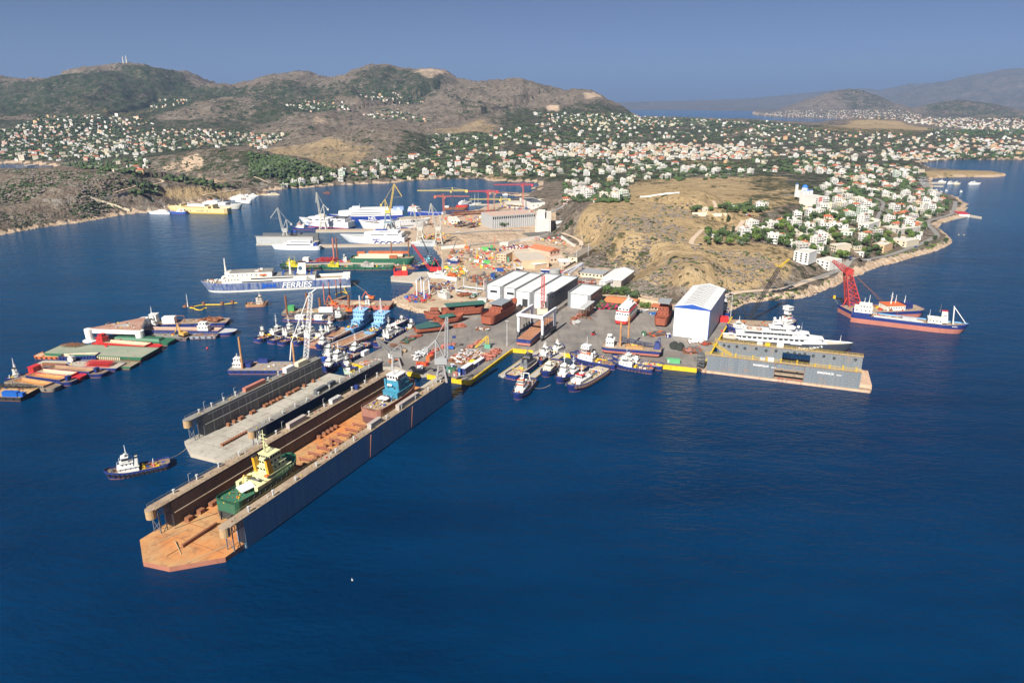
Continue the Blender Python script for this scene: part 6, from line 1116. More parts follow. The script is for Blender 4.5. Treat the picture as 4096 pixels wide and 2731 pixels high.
mast(t, Lb * .08, 0, 14.8, 26, WHITE, .25, 1.8, lat=.9); winch(t, -Lb * .1, 0, 3.2, 1.5, RUST); part(MB().box(-9, -5, -3, 3, 5.2, 5.4), 'awning', WHITE, t); clutter(t, -17, -6, 4.6, 3.1, 26, 17, [RUST, WHITE, BLUE, YEL, RUST], .8); b = MB(); b.bar((-4, -3, 4), (-9, -3.5, 8.5), .4); b.bar((-4, -3, 3), (-4, -3, 6), .5); part(b, 'deck_crane', LBLUE, t)
part(MB().box(-.2 + Lb * -.02, Lb * -.02 + .05, -1.4, 1.4, 10, 11), 'name_board', WHITE, t)
for y in (-2.8, 2.8): b = MB(); b.torus((-17.5, y, -2.6), (1, 0, 0), 1.9, .35, 16, 6); b.cyl(-17.5, y, -1, 0, .6); part(b, 'propeller', M((.30, .26, .20), .6), t)
# ------------------------------------------------------------ rusty wreck tug, floating pipeline, mast wreck
tug('small rust-streaked white tug adrift between ferry and tug row', ('M1', 250, 222), ('M1', 512, 212), None, 7, 1.3, hm=M((.40, .22, .12), .8, .4, .5, .5), sm=M((.62, .57, .5), .7, .15, .4, .25), seed=40, mh=6, ntyre=0, group=None)
b = MB(); pts = [W('F1', x, y, .35) for x, y in ((300, 885), (420, 862), (450, 858), (740, 855), (900, 835), (975, 828))]; o0 = np.array(pts[0])
for i in range(len(pts) - 1): b.tube(np.array(pts[i]) - o0, np.array(pts[i + 1]) - o0, .55, None, 7)
for p_ in (pts[2], pts[3], pts[4]): q_ = np.array(p_) - o0; b.box(q_[0] - 1, q_[0] + 1, q_[1] - .8, q_[1] + .8, -.5, 2.4, 1)
solo(b, 'floating_pipe', [YEL, RUST], 'straight yellow dredging pipe floating before the ferry', 'pipe', tuple(o0)); b = MB(); pts = [W('F1', x, y, .35) for x, y in ((230, 905), (300, 912), (320, 930), (380, 942), (430, 935), (460, 912), (498, 908))]; o0 = np.array(pts[0])
for i in range(len(pts) - 1): b.tube(np.array(pts[i]) - o0, np.array(pts[i + 1]) - o0, .5, None, 7)
solo(b, 'floating_pipe', [YEL], 'curved yellow hose floating beside the wreck mast', 'pipe', tuple(o0)); q_ = W('F1', 205, 895); t = thing('wreck', 'sunken wreck showing only its mast and rusty bow', 'wreck', q_); mast(t, 0, 0, -1, 11, DIRTY, .3, 1.4); b = MB(); b.blob((-2, 0, .5), 2.4, 0, 1, .7, .4); b.blob((3, 0, .2), 1.6, 0, 2, .6, .4); b.bar((-3, 0, 1), (0, 0, 5), .15); part(b, 'bow', RUST, t)
b = MB(); pts = [W('F2', x, y, .3) for x, y in ((560, 890), (640, 860), (680, 850), (740, 880), (690, 800), (740, 765), (795, 742))]; o0 = np.array(pts[0])
for i in range(len(pts) - 1): b.tube(np.array(pts[i]) - o0, np.array(pts[i + 1]) - o0, .4, None, 6)
solo(b, 'floating_pipe', [YEL], 'looping yellow hose under the ferry stern', 'pipe', tuple(o0))
for c, x, y, lab in (('L1', 2167, 428, 'small red mooring buoy alone off the green barges'), ('F2', 1742, 800, 'small red mooring buoy in the cove by white frames'), ('H2', 1990, 752, 'small buoy off the right headland, left one'), ('H2', 2058, 755, 'small buoy off the right headland, right one')): b = MB(); b.blob((0, 0, .3), .9, 0, 1, 1, 0); solo(b, 'buoy', RED if 'red' in lab else SAND, lab, 'buoy', W(c, x, y))
for i, (a, b_, L_, st, lab) in enumerate(((('M1', 1330, 880), ('M1', 1180, 1000), 20, 1, 'low navy tug nearest the grey dock gate opening'), (('M1', 1660, 700), ('M1', 1500, 790), 26, 2, 'white-masted tug squeezed beside the pocket quay container'), (('M1', 1250, 640), ('M1', 1120, 720), 22, 1, 'navy tug nosing under the left rusty hopper barge'), (('M1', 760, 620), ('M1', 990, 530), 27, 2, 'slim tug with grey deck between row tugs three and four'),
        (('M1', 1890, 640), ('M1', 2080, 540), 24, 1, 'dark tug moored inside the white-roofed launch'), (('T1', 880, 520), ('T1', 1000, 455), 20, 1, 'small tug tucked at the basin head by the pier'), (('T1', 1270, 660), ('T1', 1090, 790), 24, 1, 'navy tug between the T-masted tug and the supply vessel'), (('M1', 1120, 600), ('M1', 1290, 530), 22, 0, 'white tug at the right end behind the lattice boom'))):
 tug(lab, a, b_, L_, 7.4, 1.5, seed=90 + i, group=TG, mh=(6, 10, 7, 8, 8, 6, 9, 8)[i], style=st, ntyre=6)
# ------------------------------------------------------------ ferries and ships
def ship(label, a, b_, B, fb, L=None, cat='ferry', name='ferry', group=None, z=0, **k):
 loc, rz, L = place(a, b_, L); t = thing(name, label, cat, (loc[0], loc[1], z), rz, group); H = hullpart(t, L, B, fb, **k); return t, H, L
def strip(t, L, x0, x1, y, z, h, nm='window', m=GLASS, mirror=True):
 for sg in ((-1, 1) if mirror else (1,)):
  yy = y * sg; part(MB().box(L * (x0 - .5), L * (x1 - .5), yy - .06, yy + .06, z - h / 2, z + h / 2), nm, m, t)
def say(txt, size, mat, t, L, s, y, z, shear=0, sx=1): return words(txt, size, mat, t, (L * (s - .5), y, z), (math.pi / 2, 0, math.pi), shear=shear, sx=sx)
def boat(t, x, y, z, l=3, m=ORANGE): b = MB(); b.tube((x - l / 2, y, z), (x, y, z), .3, 1.0, 8); b.tube((x, y, z), (x + l / 2, y, z), 1.0, .3, 8); return part(b, 'lifeboat', m, t)
FB = M((.035, .075, .24), .6, .5, .5, .75, 0, (.20, .24, .33)); OLDW = M((.72, .70, .64), .6, .12, .3, .12, 0, (.42, .28, .18))
t, H, L = ship('laid-up blue and white ferry with large white side lettering', ('F2', 790, 742), ('F1', 435, 650), 19, 7.2, 129, bow=.2, stern=.04, sw=.9, rake=.05, bw=1.0, boot=1.7, hm=FB, bm=OLDW, dm=DK1T, sh=2, sheer_from=.8, blunt=.05, pw=.7, ss=0)
o = tier(t, 'superstructure', L, .235, .86, 9.3, 7.3, 12.6, OLDW, 0, 0, rnd=5); strip(o, L, .52, .72, 9.35, 9.0, 1.0); strip(o, L, .38, .66, 9.35, 11.5, 1.0)
for i in range(5): strip(o, L, .74 + i * .02, .748 + i * .02, 9.35, 11.2, .8)
b = MB(); b.add([(L * -.265, -9.3, 7.3), (L * -.265, 9.3, 7.3), (L * -.21, 9.3, 12.6), (L * -.21, -9.3, 12.6), (L * -.2, -9.3, 7.3), (L * -.2, 9.3, 7.3)], [(0, 3, 2, 1), (0, 4, 3), (1, 2, 5)]); part(b, 'aft_slope', OLDW, t)
part(MB().box(L * -.262, L * .34, -8.8, 8.8, 12.61, 12.8), 'upper_deck', DK2T, t); o = tier(t, 'upper_deckhouse', L, .52, .835, 8.2, 12.8, 16.8, OLDW, 0, 0, rnd=5)
for i in range(9): strip(o, L, .56 + i * .03, .567 + i * .03, 8.25, 15, .9)
part(MB().box(L * .02, L * .3, -7.8, 7.8, 16.81, 17), 'upper_deck', DK2T, t); mast(t, L * .33, 0, 16.8, 29, OLDW, .7, 3); b = MB(); b.cyl(L * -.095, 0, 12.8, 26, 1.2, .3, 10); part(b, 'ventilator', OLDW, t); fn = funnel(t, L * -.2, 0, 12.8, 23, 8, 5, OLDW, BLACK, .6); boat(t, L * .08, 8.3, 14.5, 7); boat(t, L * .08, -8.3, 14.5, 7)
b = MB(); b.tube((L * -.165, 2.55, 18), (L * -.165, 2.2, 18), 1.7, None, 14); part(b, 'emblem', M((.05, .12, .2), .5), fn); b = MB()
for x in (-.3, -.26, -.06, -.16): b.cyl(L * x * .8, 5, 12.8, 15.5, .8, .8, 8); b.cyl(L * x * .8, -5, 12.8, 15.5, .8, .8, 8)
part(b, 'vent_pipe', BLUE, t); b = MB(); b.box(L * -.49, L * -.27, 8.2, 9.2, 7.2, 9.4); b.box(L * -.49, L * -.27, -9.2, -8.2, 7.2, 9.4); b.box(L * -.5, L * -.45, -8.2, 8.2, 7.2, 10.5); part(b, 'side_casing', OLDW, t)
say('FERRIES', 7.2, LW, t, L, .365, 9.62, 4.4, .25, 1.05); clutter(t, L * .38, L * .46, 5, 8, 26, 3, [LGREY, OLDW, RUST], 1.6); clutter(t, L * .09, L * .14, 5, 17, 8, 4, [OLDW, ORANGE], 1.2)
part(MB().box(L * .0, L * .02, 9.52, 9.6, 3.2, 6.4).box(L * .025, L * .045, 9.52, 9.6, 3.2, 6.4).box(L * .055, L * .09, 9.52, 9.6, 3.2, 6.4), 'fresh_paint', M((.01, .09, .45), .5, .3, .6), t)
# high-speed craft at the finger quays
HSW = M((.70, .71, .72), .4, .04, .1); BLB = M((.02, .05, .28), .45, .1)
t, H, L = ship('white fast ferry with blue wave pattern moored on the nearer quay', ('B4', 470, 1262), ('B3', 1440, 1245), 20, 7.5, 80, hm=HSW, bm=HSW, dm=LGREY, bow=.55, stern=.02, sw=.95, rake=.14, bw=.4, sh=1.5, pw=.9, flare=.3, blunt=.02)
o = tier(t, 'superstructure', L, .04, .62, 9, 7.5, 12.5, HSW, 0, 0, rnd=9); strip(o, L, .3, .5, 9.05, 11, .8); strip(o, L, .08, .26, 9.05, 11, .8); o = tier(t, 'upper_deckhouse', L, .1, .48, 7.5, 12.5, 15, HSW, 0, 0, rnd=7); strip(o, L, .2, .38, 7.55, 13.8, .8); part(MB().box(L * -.22, L * -.05, -3, 3, 15, 15.8), 'roof_block', BLB, t); mast(t, L * -.1, 0, 15, 19, HSW); say('SEAJETS', 2.6, BLB, t, L, .42, 10.02, 5.2)
for i in range(5):
 b = MB()
 for k in range(7): a0, a1 = k / 7 * math.pi, (k + 1) / 7 * math.pi; x = L * (.05 + i * .09 - .5); b.bar((x + 3 * math.cos(a0), 10.05, 1 + 2.4 * math.sin(a0)), (x + 3 * math.cos(a1), 10.05, 1 + 2.4 * math.sin(a1)), .45)
 part(b, 'wave_stripe', BLB, t)
t, H, L = ship('white fast ferry with red and blue waterline stripes on outer quay', ('B3', 1645, 1040), ('B3', 735, 985), 19, 8.5, 80, hm=HSW, bm=BLB, dm=LGREY, boot=2.0, bow=.45, stern=.02, sw=.95, rake=.12, bw=.4, sh=2.5, pw=.85, flare=.25, blunt=.02)
o = tier(t, 'superstructure', L, .06, .8, 8.6, 8.5, 13, HSW, 0, 0, rnd=12)
for x0, x1 in ((.68, .76), (.54, .62), (.44, .5), (.34, .41), (.26, .29), (.12, .2)): strip(o, L, x0, x1, 8.65, 10.8, 1.2)
tier(t, 'wheelhouse', L, .5, .66, 5, 13, 15.4, HSW, 0, 4, rnd=3); part(MB().box(L * -.42, L * -.2, -5, 5, 13, 15), 'engine_casing', DGREY, t); say('ido', 4.2, BLB, t, L, .75, 9.55, 6.6); b = MB(); b.box(L * -.48, L * .26, 9.5, 9.6, .9, 1.5); part(b, 'red_stripe', RED, t)
b = MB()
for k in range(8): a0, a1 = k / 8 * math.pi, (k + 1) / 8 * math.pi; b.bar((L * .19 + 1.8 * math.cos(a0), 9.56, 5.8 + 1.8 * math.sin(a0)), (L * .19 + 1.8 * math.cos(a1), 9.56, 5.8 + 1.8 * math.sin(a1)), .3)
part(b, 'emblem', ORANGE, t)
t, H, L = ship('large white high-speed ferry with deep blue band, furthest in row', ('B4', 400, 905), ('B3', 1290, 935), 22, 8, 104, hm=BLB, bm=BLB, dm=LGREY, bow=.35, stern=.02, sw=.95, rake=.08, bw=.3, sh=3, pw=.8, flare=.2)
o = tier(t, 'superstructure', L, .02, .86, 10.6, 8, 15, HSW, 0, 0, rnd=18); strip(o, L, .12, .74, 10.65, 10.4, .6); strip(o, L, .3, .7, 10.65, 13.0, .7); o = tier(t, 'upper_deckhouse', L, .2, .72, 8.5, 15, 18.5, HSW, 0, 0, rnd=8); strip(o, L, .3, .6, 8.55, 17, .6); tier(t, 'wheelhouse', L, .58, .68, 4.5, 18.5, 21, HSW, 0, 4, rnd=2); mast(t, L * .08, 0, 21, 25, HSW); part(MB().box(L * -.5, L * -.36, -6, 6, 15, 19), 'aft_casing', M((.25, .34, .62), .5), t); b = MB(); b.tube((L * -.43, 6.1, 17), (L * -.43, 6.2, 17), 1.5, None, 12); part(b, 'emblem', LW, t); say('NEL', 6.5, LW, t, L, .42, 11.1, 5)
t, H, L = ship('white ferry with pointed bow behind yellow crane legs', ('B4', 340, 1060), ('B3', 1800, 1035), 16, 8, 62, hm=HSW, bm=HSW, dm=DK2T, bow=.45, rake=.1, bw=.9, sh=2.5, pw=.8, flare=.3); tier(t, 'superstructure', L, .05, .5, 7, 8, 12, HSW, 5, 3, rnd=5); clutter(t, L * .05, L * .3, 4, 8.6, 12, 5, [RUST, LGREY])
t, H, L = ship('white ferry hull with blue wave sweep, bow to the right', ('B4', 250, 1070), ('B4', 870, 1010), 17, 9, 58, hm=HSW, bm=BLB, dm=DK2T, boot=2.5, bow=.4, rake=.1, bw=.9, sh=2.5, pw=.8, flare=.3); tier(t, 'superstructure', L, .02, .55, 7.5, 9, 13, HSW, 6, 3, rnd=6); strip(t, L, .1, .5, 8.55, 6, .5, 'porthole'); part(MB().box(-16, 2, -4, 4, 13, 16), 'stripped_casing', CONC, t)
b = MB(); [b.bar((-25 + k * 6, -8.6, 2 + 2.5 * math.sin(k)), (-19 + k * 6, -8.6, 2 + 2.5 * math.sin(k + 1)), .5) for k in range(6)]; part(b, 'wave_stripe', BLB, t)
t, H, L = ship('white passenger catamaran with long dark window strip, before grey dock', ('B3', 1065, 1362), ('B3', 385, 1358), 11, 4.0, 56, hm=HSW, bm=HSW, dm=HSW, bow=.4, rake=.06, bw=.5, sh=.8, pw=.7, flare=.3); o = tier(t, 'superstructure', L, .12, .74, 5, 4, 7.4, HSW, 0, 0, rnd=7); strip(o, L, .18, .66, 5.05, 5.9, .9); o = tier(t, 'upper_deckhouse', L, .18, .66, 4.2, 7.4, 10, HSW, 0, 0, rnd=6); strip(o, L, .2, .58, 4.25, 8.8, .9); mast(t, -2, 0, 10, 13.5, HSW); part(MB().box(L * -.44, L * -.38, -3, 3, 4, 7), 'aft_block', BLB, t)
t, H, L = ship('grey-white catamaran moored stern-on under two grey portal cranes', ('B4', 940, 1310), ('B4', 590, 1305), 9, 3, 32, hm=LGREY, bm=LGREY, dm=HSW, bow=.4); o = tier(t, 'superstructure', L, .05, .75, 3.8, 3, 6.5, LGREY, 0, 0, rnd=5); strip(o, L, .15, .6, 3.85, 5, .8)
tug('navy tug with orange wheelhouse roof at the outer quay tip', ('B3', 1020, 1055), ('B3', 675, 1048), 34, 8, 1.6, seed=50, trim=ORANGE, mh=8, ntyre=0, group=None)
YF = M((.66, .52, .26), .55, .12, .15, .06); t, H, L = ship('pale yellow double-ended ferry moored at the left boatyard', ('B2', 1600, 998), ('B2', 730, 975), 17, 6.5, 100, hm=YF, bm=M((.50, .33, .04), .6, .2), dm=LGREY, boot=1.6, bow=.25, stern=.05, rake=.04, bw=1.5, sh=2, pw=.6); o = tier(t, 'superstructure', L, .3, .72, 7, 7.9, 10.5, YF, 0, 0); strip(o, L, .36, .7, 7.05, 9.4, .7); tier(t, 'bridge', L, .36, .66, 6, 10.5, 13, M((.6, .68, .72), .5), 5, 4, rnd=4)
for x in (.21, .72): part(MB().box(L * (x - .5), L * (x + .04 - .5), -7.5, 7.5, 7.5, 13.5, tx=1), 'arch', YF, t)
for x in (.42, .46, .38, .58, .3): strip(t, L, x, x + .012, 8.56, 4.3, 1.2)
t, H, L = ship('grey and white cargo ship just right of the yellow ferry', ('B2', 1230, 905), ('B2', 1870, 930), 13, 5, 68, cat='ship', name='cargo_ship', hm=M((.45, .45, .42), .6, .15, .2, .1), bm=M((.12, .05, .08), .6), dm=DECKB, boot=.6, bow=.2, bw=1.5, sh=2.2); tier(t, 'superstructure', L, .02, .62, 5.8, 6.4, 9.6, WHITE, 8, 3); tier(t, 'upper_deckhouse', L, .12, .4, 4.8, 9.6, 12, WHITE, 4, 3); mast(t, 0, 0, 9, 17, WHITE); boat(t, -18, -5, 13.5, 5)
t, H, L = ship('white ship with rusty stripped foredeck, outermost of the boatyard row', ('B2', 1700, 800), ('B2', 2060, 860), 11, 4, 45, cat='ship', name='cargo_ship', hm=WHITE, bm=BLACK, dm=RUSTR, bow=.35, bw=1.1, sh=2, rake=.1); tier(t, 'superstructure', L, .0, .45, 5, 4.2, 7.5, WHITE, 5, 3)
t, H, L = ship('white cruise yacht furthest right in the boatyard', ('B2', 1690, 780), ('B2', 2060, 772), 9, 3.4, 46, cat='yacht', name='yacht', hm=WHITE, bm=WHITE, dm=SAND, bow=.4, rake=.12, sh=1.5); o = tier(t, 'superstructure', L, .1, .62, 3.8, 3.4, 6.2, WHITE, 6, 3, rnd=3); tier(t, 'bridge', L, .25, .5, 3, 6.2, 8.5, WHITE, 4, 3, rnd=2); mast(t, -6, 0, 8.5, 14, WHITE, .4)
def yacht(lab, a, b_, B=6, L=None, hm=WHITE, z=0, sm=WHITE, fb=2.2, mh=3, name='motor_yacht', cat='yacht', group=None):
 t, H, L = ship(lab, a, b_, B, fb, L, cat, name, group, z, hm=hm, bm=hm, dm=SAND, bow=.5, rake=.1, bw=.4, sh=1, pw=.7); o = tier(t, 'superstructure', L, .1, .66, B * .4, fb, fb + 2, sm, 0, 0, rnd=B * .7); strip(o, L, .2, .56, B * .4 + .03, fb + 1.2, .6); tier(t, 'flybridge', L, .2, .5, B * .3, fb + 2, fb + 3.4, sm, 2, 2, rnd=B * .4); mast(t, -1, 0, fb + 3.4, fb + 3.4 + mh, sm, .1, 1); return t
yacht('sleek white motor yacht lying nearest the boatyard wall', ('B2', 735, 1005), ('B2', 345, 1000), 8, 36, fb=3); t, H, L = ship('small blue-hulled ship with orange lifeboats under the yellow ferry bow', ('B2', 960, 1005), ('B2', 690, 1000), 8, 2.6, 30, cat='ship', name='small_ship', hm=BLUE, bm=RUST, dm=SAND, bow=.35); tier(t, 'superstructure', L, .05, .5, 3.3, 2.6, 5, WHITE, 4, 3); tier(t, 'bridge', L, .1, .4, 2.8, 5, 7.4, WHITE, 3, 3); boat(t, -8, 3.3, 6, 4); boat(t, -8, -3.3, 6, 4)
for i, (x0, y0, x1, y1, l, lab) in enumerate(((640, 775, 850, 800, 26, 'big white yacht standing ashore in the boatyard'), (870, 740, 1000, 745, 22, 'white yacht ashore beside the boatyard travel frame'), (210, 925, 320, 925, 15, 'white cabin boat on the boatyard quay left'), (0, 900, 95, 915, 16, 'white yacht with dark hull stripe at the boatyard edge'), (1050, 740, 1190, 755, 20, 'cream covered boat ashore behind the yellow ferry'), (1330, 745, 1480, 750, 20, 'blue and white boat ashore behind cargo ship'))): yacht(lab, ('B2', x0, y0), ('B2', x1, y1), 5.5, l, z=2.6, group='boats ashore in the left boatyard')
t = thing('sailing_yacht', 'sailing yacht with tall bare mast in the left boatyard', 'sailing yacht', W('B2', 460, 925), 1.2); hullpart(t, 14, 4, 1.2, hm=WHITE, bm=WHITE, dm=SAND, bow=.6, bw=.2); mast(t, 0, 0, 1.2, 19, WHITE, .12, 1)
for x, y, h, lab in ((950, 800, 14, 'blue boat hoist frame in the boatyard left of two'), (1020, 800, 13, 'white boat hoist frame in the boatyard right of two')):
 q_ = W('B2', x, y, 2.5); t = thing('boat_hoist', lab, 'boat hoist', q_); b = MB()
 for dx in (-4, 4):
  for dy in (-5, 5): b.bar((dx, dy, 0), (dx, dy, 10), .4)
  b.bar((dx, -5, 10), (dx, 5, 10), .45)
 b.bar((-4, 5, 10), (4, 5, 10), .4); part(b, 'frame', BLUE if 'blue' in lab else WHITE, t)
# northern basin craft
t, H, L = ship('blue and white landing craft with white bow ramp, northern quay', ('B4', 480, 800), ('B4', 1140, 845), 14, 3.4, 58, cat='landing craft', name='landing_craft', hm=BLB, bm=BLB, dm=LGREY, bow=.1, blunt=.7, bw=1.2, sh=1); tier(t, 'superstructure', L, .02, .3, 6.4, 3.6, 8, WHITE, 4, 4); tier(t, 'bridge', L, .04, .26, 5.6, 8, 11, WHITE, 4, 5, trim if False else .6); boat(t, -22, 5, 11.6, 4); boat(t, -22, -5, 11.6, 4); part(MB().box(27, 31, -5, 5, 3, 6.5, tx=1.5), 'bow_ramp', WHITE, t); mast(t, -22, 0, 11, 16, WHITE)
t, H, L = ship('rusty barge-like hull moored beyond the landing craft', ('B4', 1100, 735), ('B4', 1440, 745), 9, 2.4, 36, cat='ship', name='coaster', hm=RUST, bm=RUST, dm=RUST, bow=.3); tier(t, 'deckhouse', L, .02, .2, 3, 2.6, 5.4, WHITE, 2, 2); clutter(t, -4, 15, 3, 2.6, 20, 8, [RUST, YEL, RED, DGREY]); t, H, L = ship('red-hulled workboat behind the rusty moored hull', ('B4', 1290, 700), ('B4', 1450, 705), 6, 2, 20, cat='ship', name='workboat', hm=RED, bm=RED, dm=RUST)
yacht('white and blue excursion boat near the bay jetty', ('B4', 1340, 660), ('B4', 1490, 645), 7, 24, fb=2.6)
for x, y, lab in ((1550, 670, 'sailing boat with twin masts at the bay jetty, left one'), (1600, 650, 'sailing boat with twin masts at the bay jetty, right one')): t = thing('sailing_yacht', lab, 'sailing yacht', W('B4', x, y), .3, 'sailing boats at the bay jetty'); hullpart(t, 15, 4, 1.1, hm=WHITE, bm=WHITE, dm=SAND, bow=.6, bw=.2); mast(t, 2, 0, 1, 19, WHITE, .12, 1); mast(t, -4, 0, 1, 15, WHITE, .1, 1)
yacht('small white motorboat alone in the bay by sand spit', ('B4', 2070, 515), ('B4', 2010, 515), 4, 10, fb=1.2, mh=1); yacht('low dark rowing raft floating in mid bay', ('B3', 1240, 488), ('B3', 1165, 488), 3, 14, hm=RUST, sm=RUST, fb=.6, mh=.5, name='raft', cat='raft'); yacht('sunken white hull lying off the boatyard shore', ('B3', 435, 512), ('B3', 225, 518), 5, 30, hm=CREAM, sm=CREAM, fb=.9, mh=.5, name='hulk', cat='hulk')
yacht('white cruiser under way beyond the low grass spit', ('S4', 1870, 1155), ('S4', 1985, 1155), 6, 25, fb=2.4); yacht('white fishing boat moored at spit jetty, left one', ('S4', 1620, 1140), ('S4', 1680, 1142), 5, 15, group='fishing boats at the spit jetty'); yacht('white fishing boat moored at spit jetty, right one', ('S4', 1700, 1152), ('S4', 1750, 1150), 5, 16, group='fishing boats at the spit jetty'); yacht('cream fishing boat moored outermost at spit jetty', ('S4', 1755, 1155), ('S4', 1800, 1155), 5, 14, hm=CREAM, group='fishing boats at the spit jetty')
for x, y, lab in ((1812, 1220, 'small open boat under the spit, rightmost'), (1685, 1213, 'small open boat under the spit, middle'), (1600, 1210, 'small open boat close to the town shore'), (1640, 1225, 'small raft close to the town shore')): yacht(lab, ('S4', x - 8, y), ('S4', x + 10, y), 2, 5, fb=.7, mh=.5, name='small_boat', cat='boat', group='small boats off the town')
simple('restaurant', 'red-roofed waterside hut on the jetty by the right town', 'H2', (1990, 515), (2125, 520), (2130, 490), 490, HC['white'], 'shed', RED, z=1.3, cat='hut')
# green dredger hull and neighbours
t, H, L = ship('long green and rust hopper dredger hull in middle basin', ('F2', 835, 400), ('F2', 1780, 405), 17, 5.2, 66, cat='dredger', name='hopper_dredger', hm=GH, bm=GH, dm=DK1T, bow=.12, blunt=.5, bw=1.5, sh=.6); part(MB().box(-26, 20, 2, 8.3, 6.5, 8.8), 'hopper_coaming', CREAM, t); b = MB(); b.box(-28, -20, 5, 8, 5.2, 11); b.box(-16, 26, 6, 7.5, 8.8, 11.5); b.box(8, 16, -8.4, -4, 5, 9.5); part(b, 'rust_house', M((.36, .10, .04), .75, .3), t); b = MB(); b.cyl(8, 6, 5, 22, .6); b.cyl(26, 6, 5, 24, .6); part(b, 'spud_pole', RUST, t); part(MB().box(-27, 12, -8.3, -7.8, 6.7, 8.6), 'side_opening', CREAM, t)
for lab, a, b_, L_, B_, hm_, sm_, sd in (('green tug with yellow house moored left of the large green one', ('F2', 360, 500), ('F2', 850, 495), 34, 8.5, GH, M((.66, .56, .03), .5), 60), ('large green tug with grey stripped superstructure in middle basin', ('F2', 1430, 490), ('F2', 870, 500), 40, 9.5, GH, M((.48, .46, .43), .7, .2), 61), ('black and green tug with tall yellow wheelhouse behind ferry', ('F1', 2290, 300), ('F1', 1670, 300), 42, 9.5, M((.02, .05, .035), .5), M((.66, .56, .03), .5), 62)):
 t, H, z = tug(lab, a if sd != 60 else b_, b_ if sd != 60 else a, L_, B_, 2.2, hm=hm_, sm=sm_, seed=sd, mh=(6, 3, 9)[sd - 60], ntyre=5, group='green tugs in the middle basin', style=1, dm=GD)
tug('small red tug behind the yellow-housed green tug', ('F2', 780, 410), ('F2', 690, 410), 13, 5, 1.4, hm=RED, seed=63, mh=4, ntyre=0, group=None); tug('small yellow-towered tug behind the big yellow wheelhouse', ('F1', 2000, 260), ('F1', 1700, 250), 20, 7, 1.5, hm=GH, sm=M((.66, .56, .03), .5), seed=64, mh=7, ntyre=0, group=None, style=1)
t, H = barge('flat barge carrying white hut and red lattice sections', ('F2', 60, 400), ('F2', 780, 400), 12, 1.8, NAVY, L=60, ntyre=0, cl=30, seed=9, cm=[RED, WHITE, RED, YEL, DGREY]); part(MB().box(-24, -18, -3, 3, 1.8, 6), 'hut', WHITE, t); b = MB(); [b.truss((-10 + 5 * i, -3, 3), (-4 + 5 * i, 3, 4.5), 2.4, 2.4, 3, .25) for i in range(4)]; part(b, 'lattice_cargo', RED, t); b = MB(); b.cyl(8, 0, 0, 26, .9); part(b, 'spud_pole', SALMON, t); b = MB(); b.cyl(11, 2, 0, 26, .8); part(b, 'spud_pole', RUST, t)
t, H, z = tug('dark workboat with turquoise house below the red crane jib', ('F2', 1780, 490), ('F2', 2170, 400), 34, 9, 2, sm=M((.25, .5, .58), .5), seed=65, mh=6, ntyre=6, group=None); t, H = barge('flat grey barge moored left of turquoise workboat', ('F2', 1470, 460), ('F2', 1800, 480), 10, 1.5, RUST, L=28, ntyre=0, cl=12, seed=10)
q_ = W('F2', 1590, 590, 2.0); t = thing('boat_house', 'yellow and red ship section standing on the concrete pier', 'ship section', q_, .1); b = MB(); b.box(-7, 0, -3, 3, 0, 4, 1); b.box(0, 6, -2.5, 2.5, 0, 5, 2); b.box(1, 5, -2, 2, 5, 8, 0); b.box(-7, -6, -3, 3, 4, 7, 1); b.cyl(3, 0, 8, 13, .3, .1, 6, 0); part(b, 'section', [LYEL, RED, RED], t)
# ------------------------------------------------------------ work barges behind the tug row
t, H = barge('blue spud barge with small white bridge, beside the grey dock', ('M1', 830, 965), ('M1', 160, 965), 17, 2.4, NAVY, PINKR, dm=M((.27, .24, .21), .85, .2, .2, .15), L=44, name='spud_barge', ntyre=9, blunt=.96, bow=.03, cl=26, seed=11, group='spud barges'); tier(t, 'deckhouse', 44, .84, .96, 3, 2.5, 5.2, WHITE, 3, 3, na=2, roof=1); tier(t, 'wheelhouse', 44, .86, .95, 2, 5.4, 8, WHITE, 2, 3, .6, 1, .9, na=2, roof=1); part(MB().box(9, 14, -3, 3, 2.4, 5), 'engine_house', NAVY, t); part(MB().box(1, 7, -7.5, -5, 2.4, 5), 'container', NAVY, t); mast(t, 18, 0, 8, 11, WHITE)
for x, y, h in ((13.5, 4.5, 23), (-17, -2, 17)): b = MB(); b.cyl(x, y, -1, h, .65, .65, 10); part(b, 'spud_pole', M((.42, .22, .10), .8, .4, .4, .3), t)
base = np.array(W('M1', 950, 835, 5)); top = CH + ray('M1', 1010, 60)[1] * base[1]; tp = np.array((base[1] * ray('M1', 1010, 60)[0], base[1], top)); t = thing('lattice_crane', 'tall white lattice boom crane rising behind the grey dock', 'crane', tuple(base - (0, 0, 3)), 0); b = MB(); b.truss((0, 0, 3), tuple(tp - base + (0, 0, 3)), 2.7, 2.0, 18, .17); part(b, 'boom', WHITE, t); b = MB(); b.bar(tuple(tp - base + (0, 0, 3)), (tp[0] - base[0] + 4, 0, tp[2] - base[2] + 6), .4); part(b, 'jib_head', WHITE, t)
b = MB(); b.tube((-10, 0, 2), (-8, 0, 14), .45); b.tube((-8, 0, 14), tuple(tp - base + (-2, 0, 1)), .3); part(b, 'back_strut', WHITE, t); part(MB().box(-4, 4, -3, 3, -1, 3), 'base', DGREY, t); b = MB(); e = tp - base; b.bar((e[0] + 3.6, 0, e[2] + 5), (e[0] + 5, 0, 4), .06); b.bar((e[0] + 4, 0, e[2] + 5), (e[0] + 5.6, 0, 4), .06); part(b, 'hoist_rope', DGREY, t)
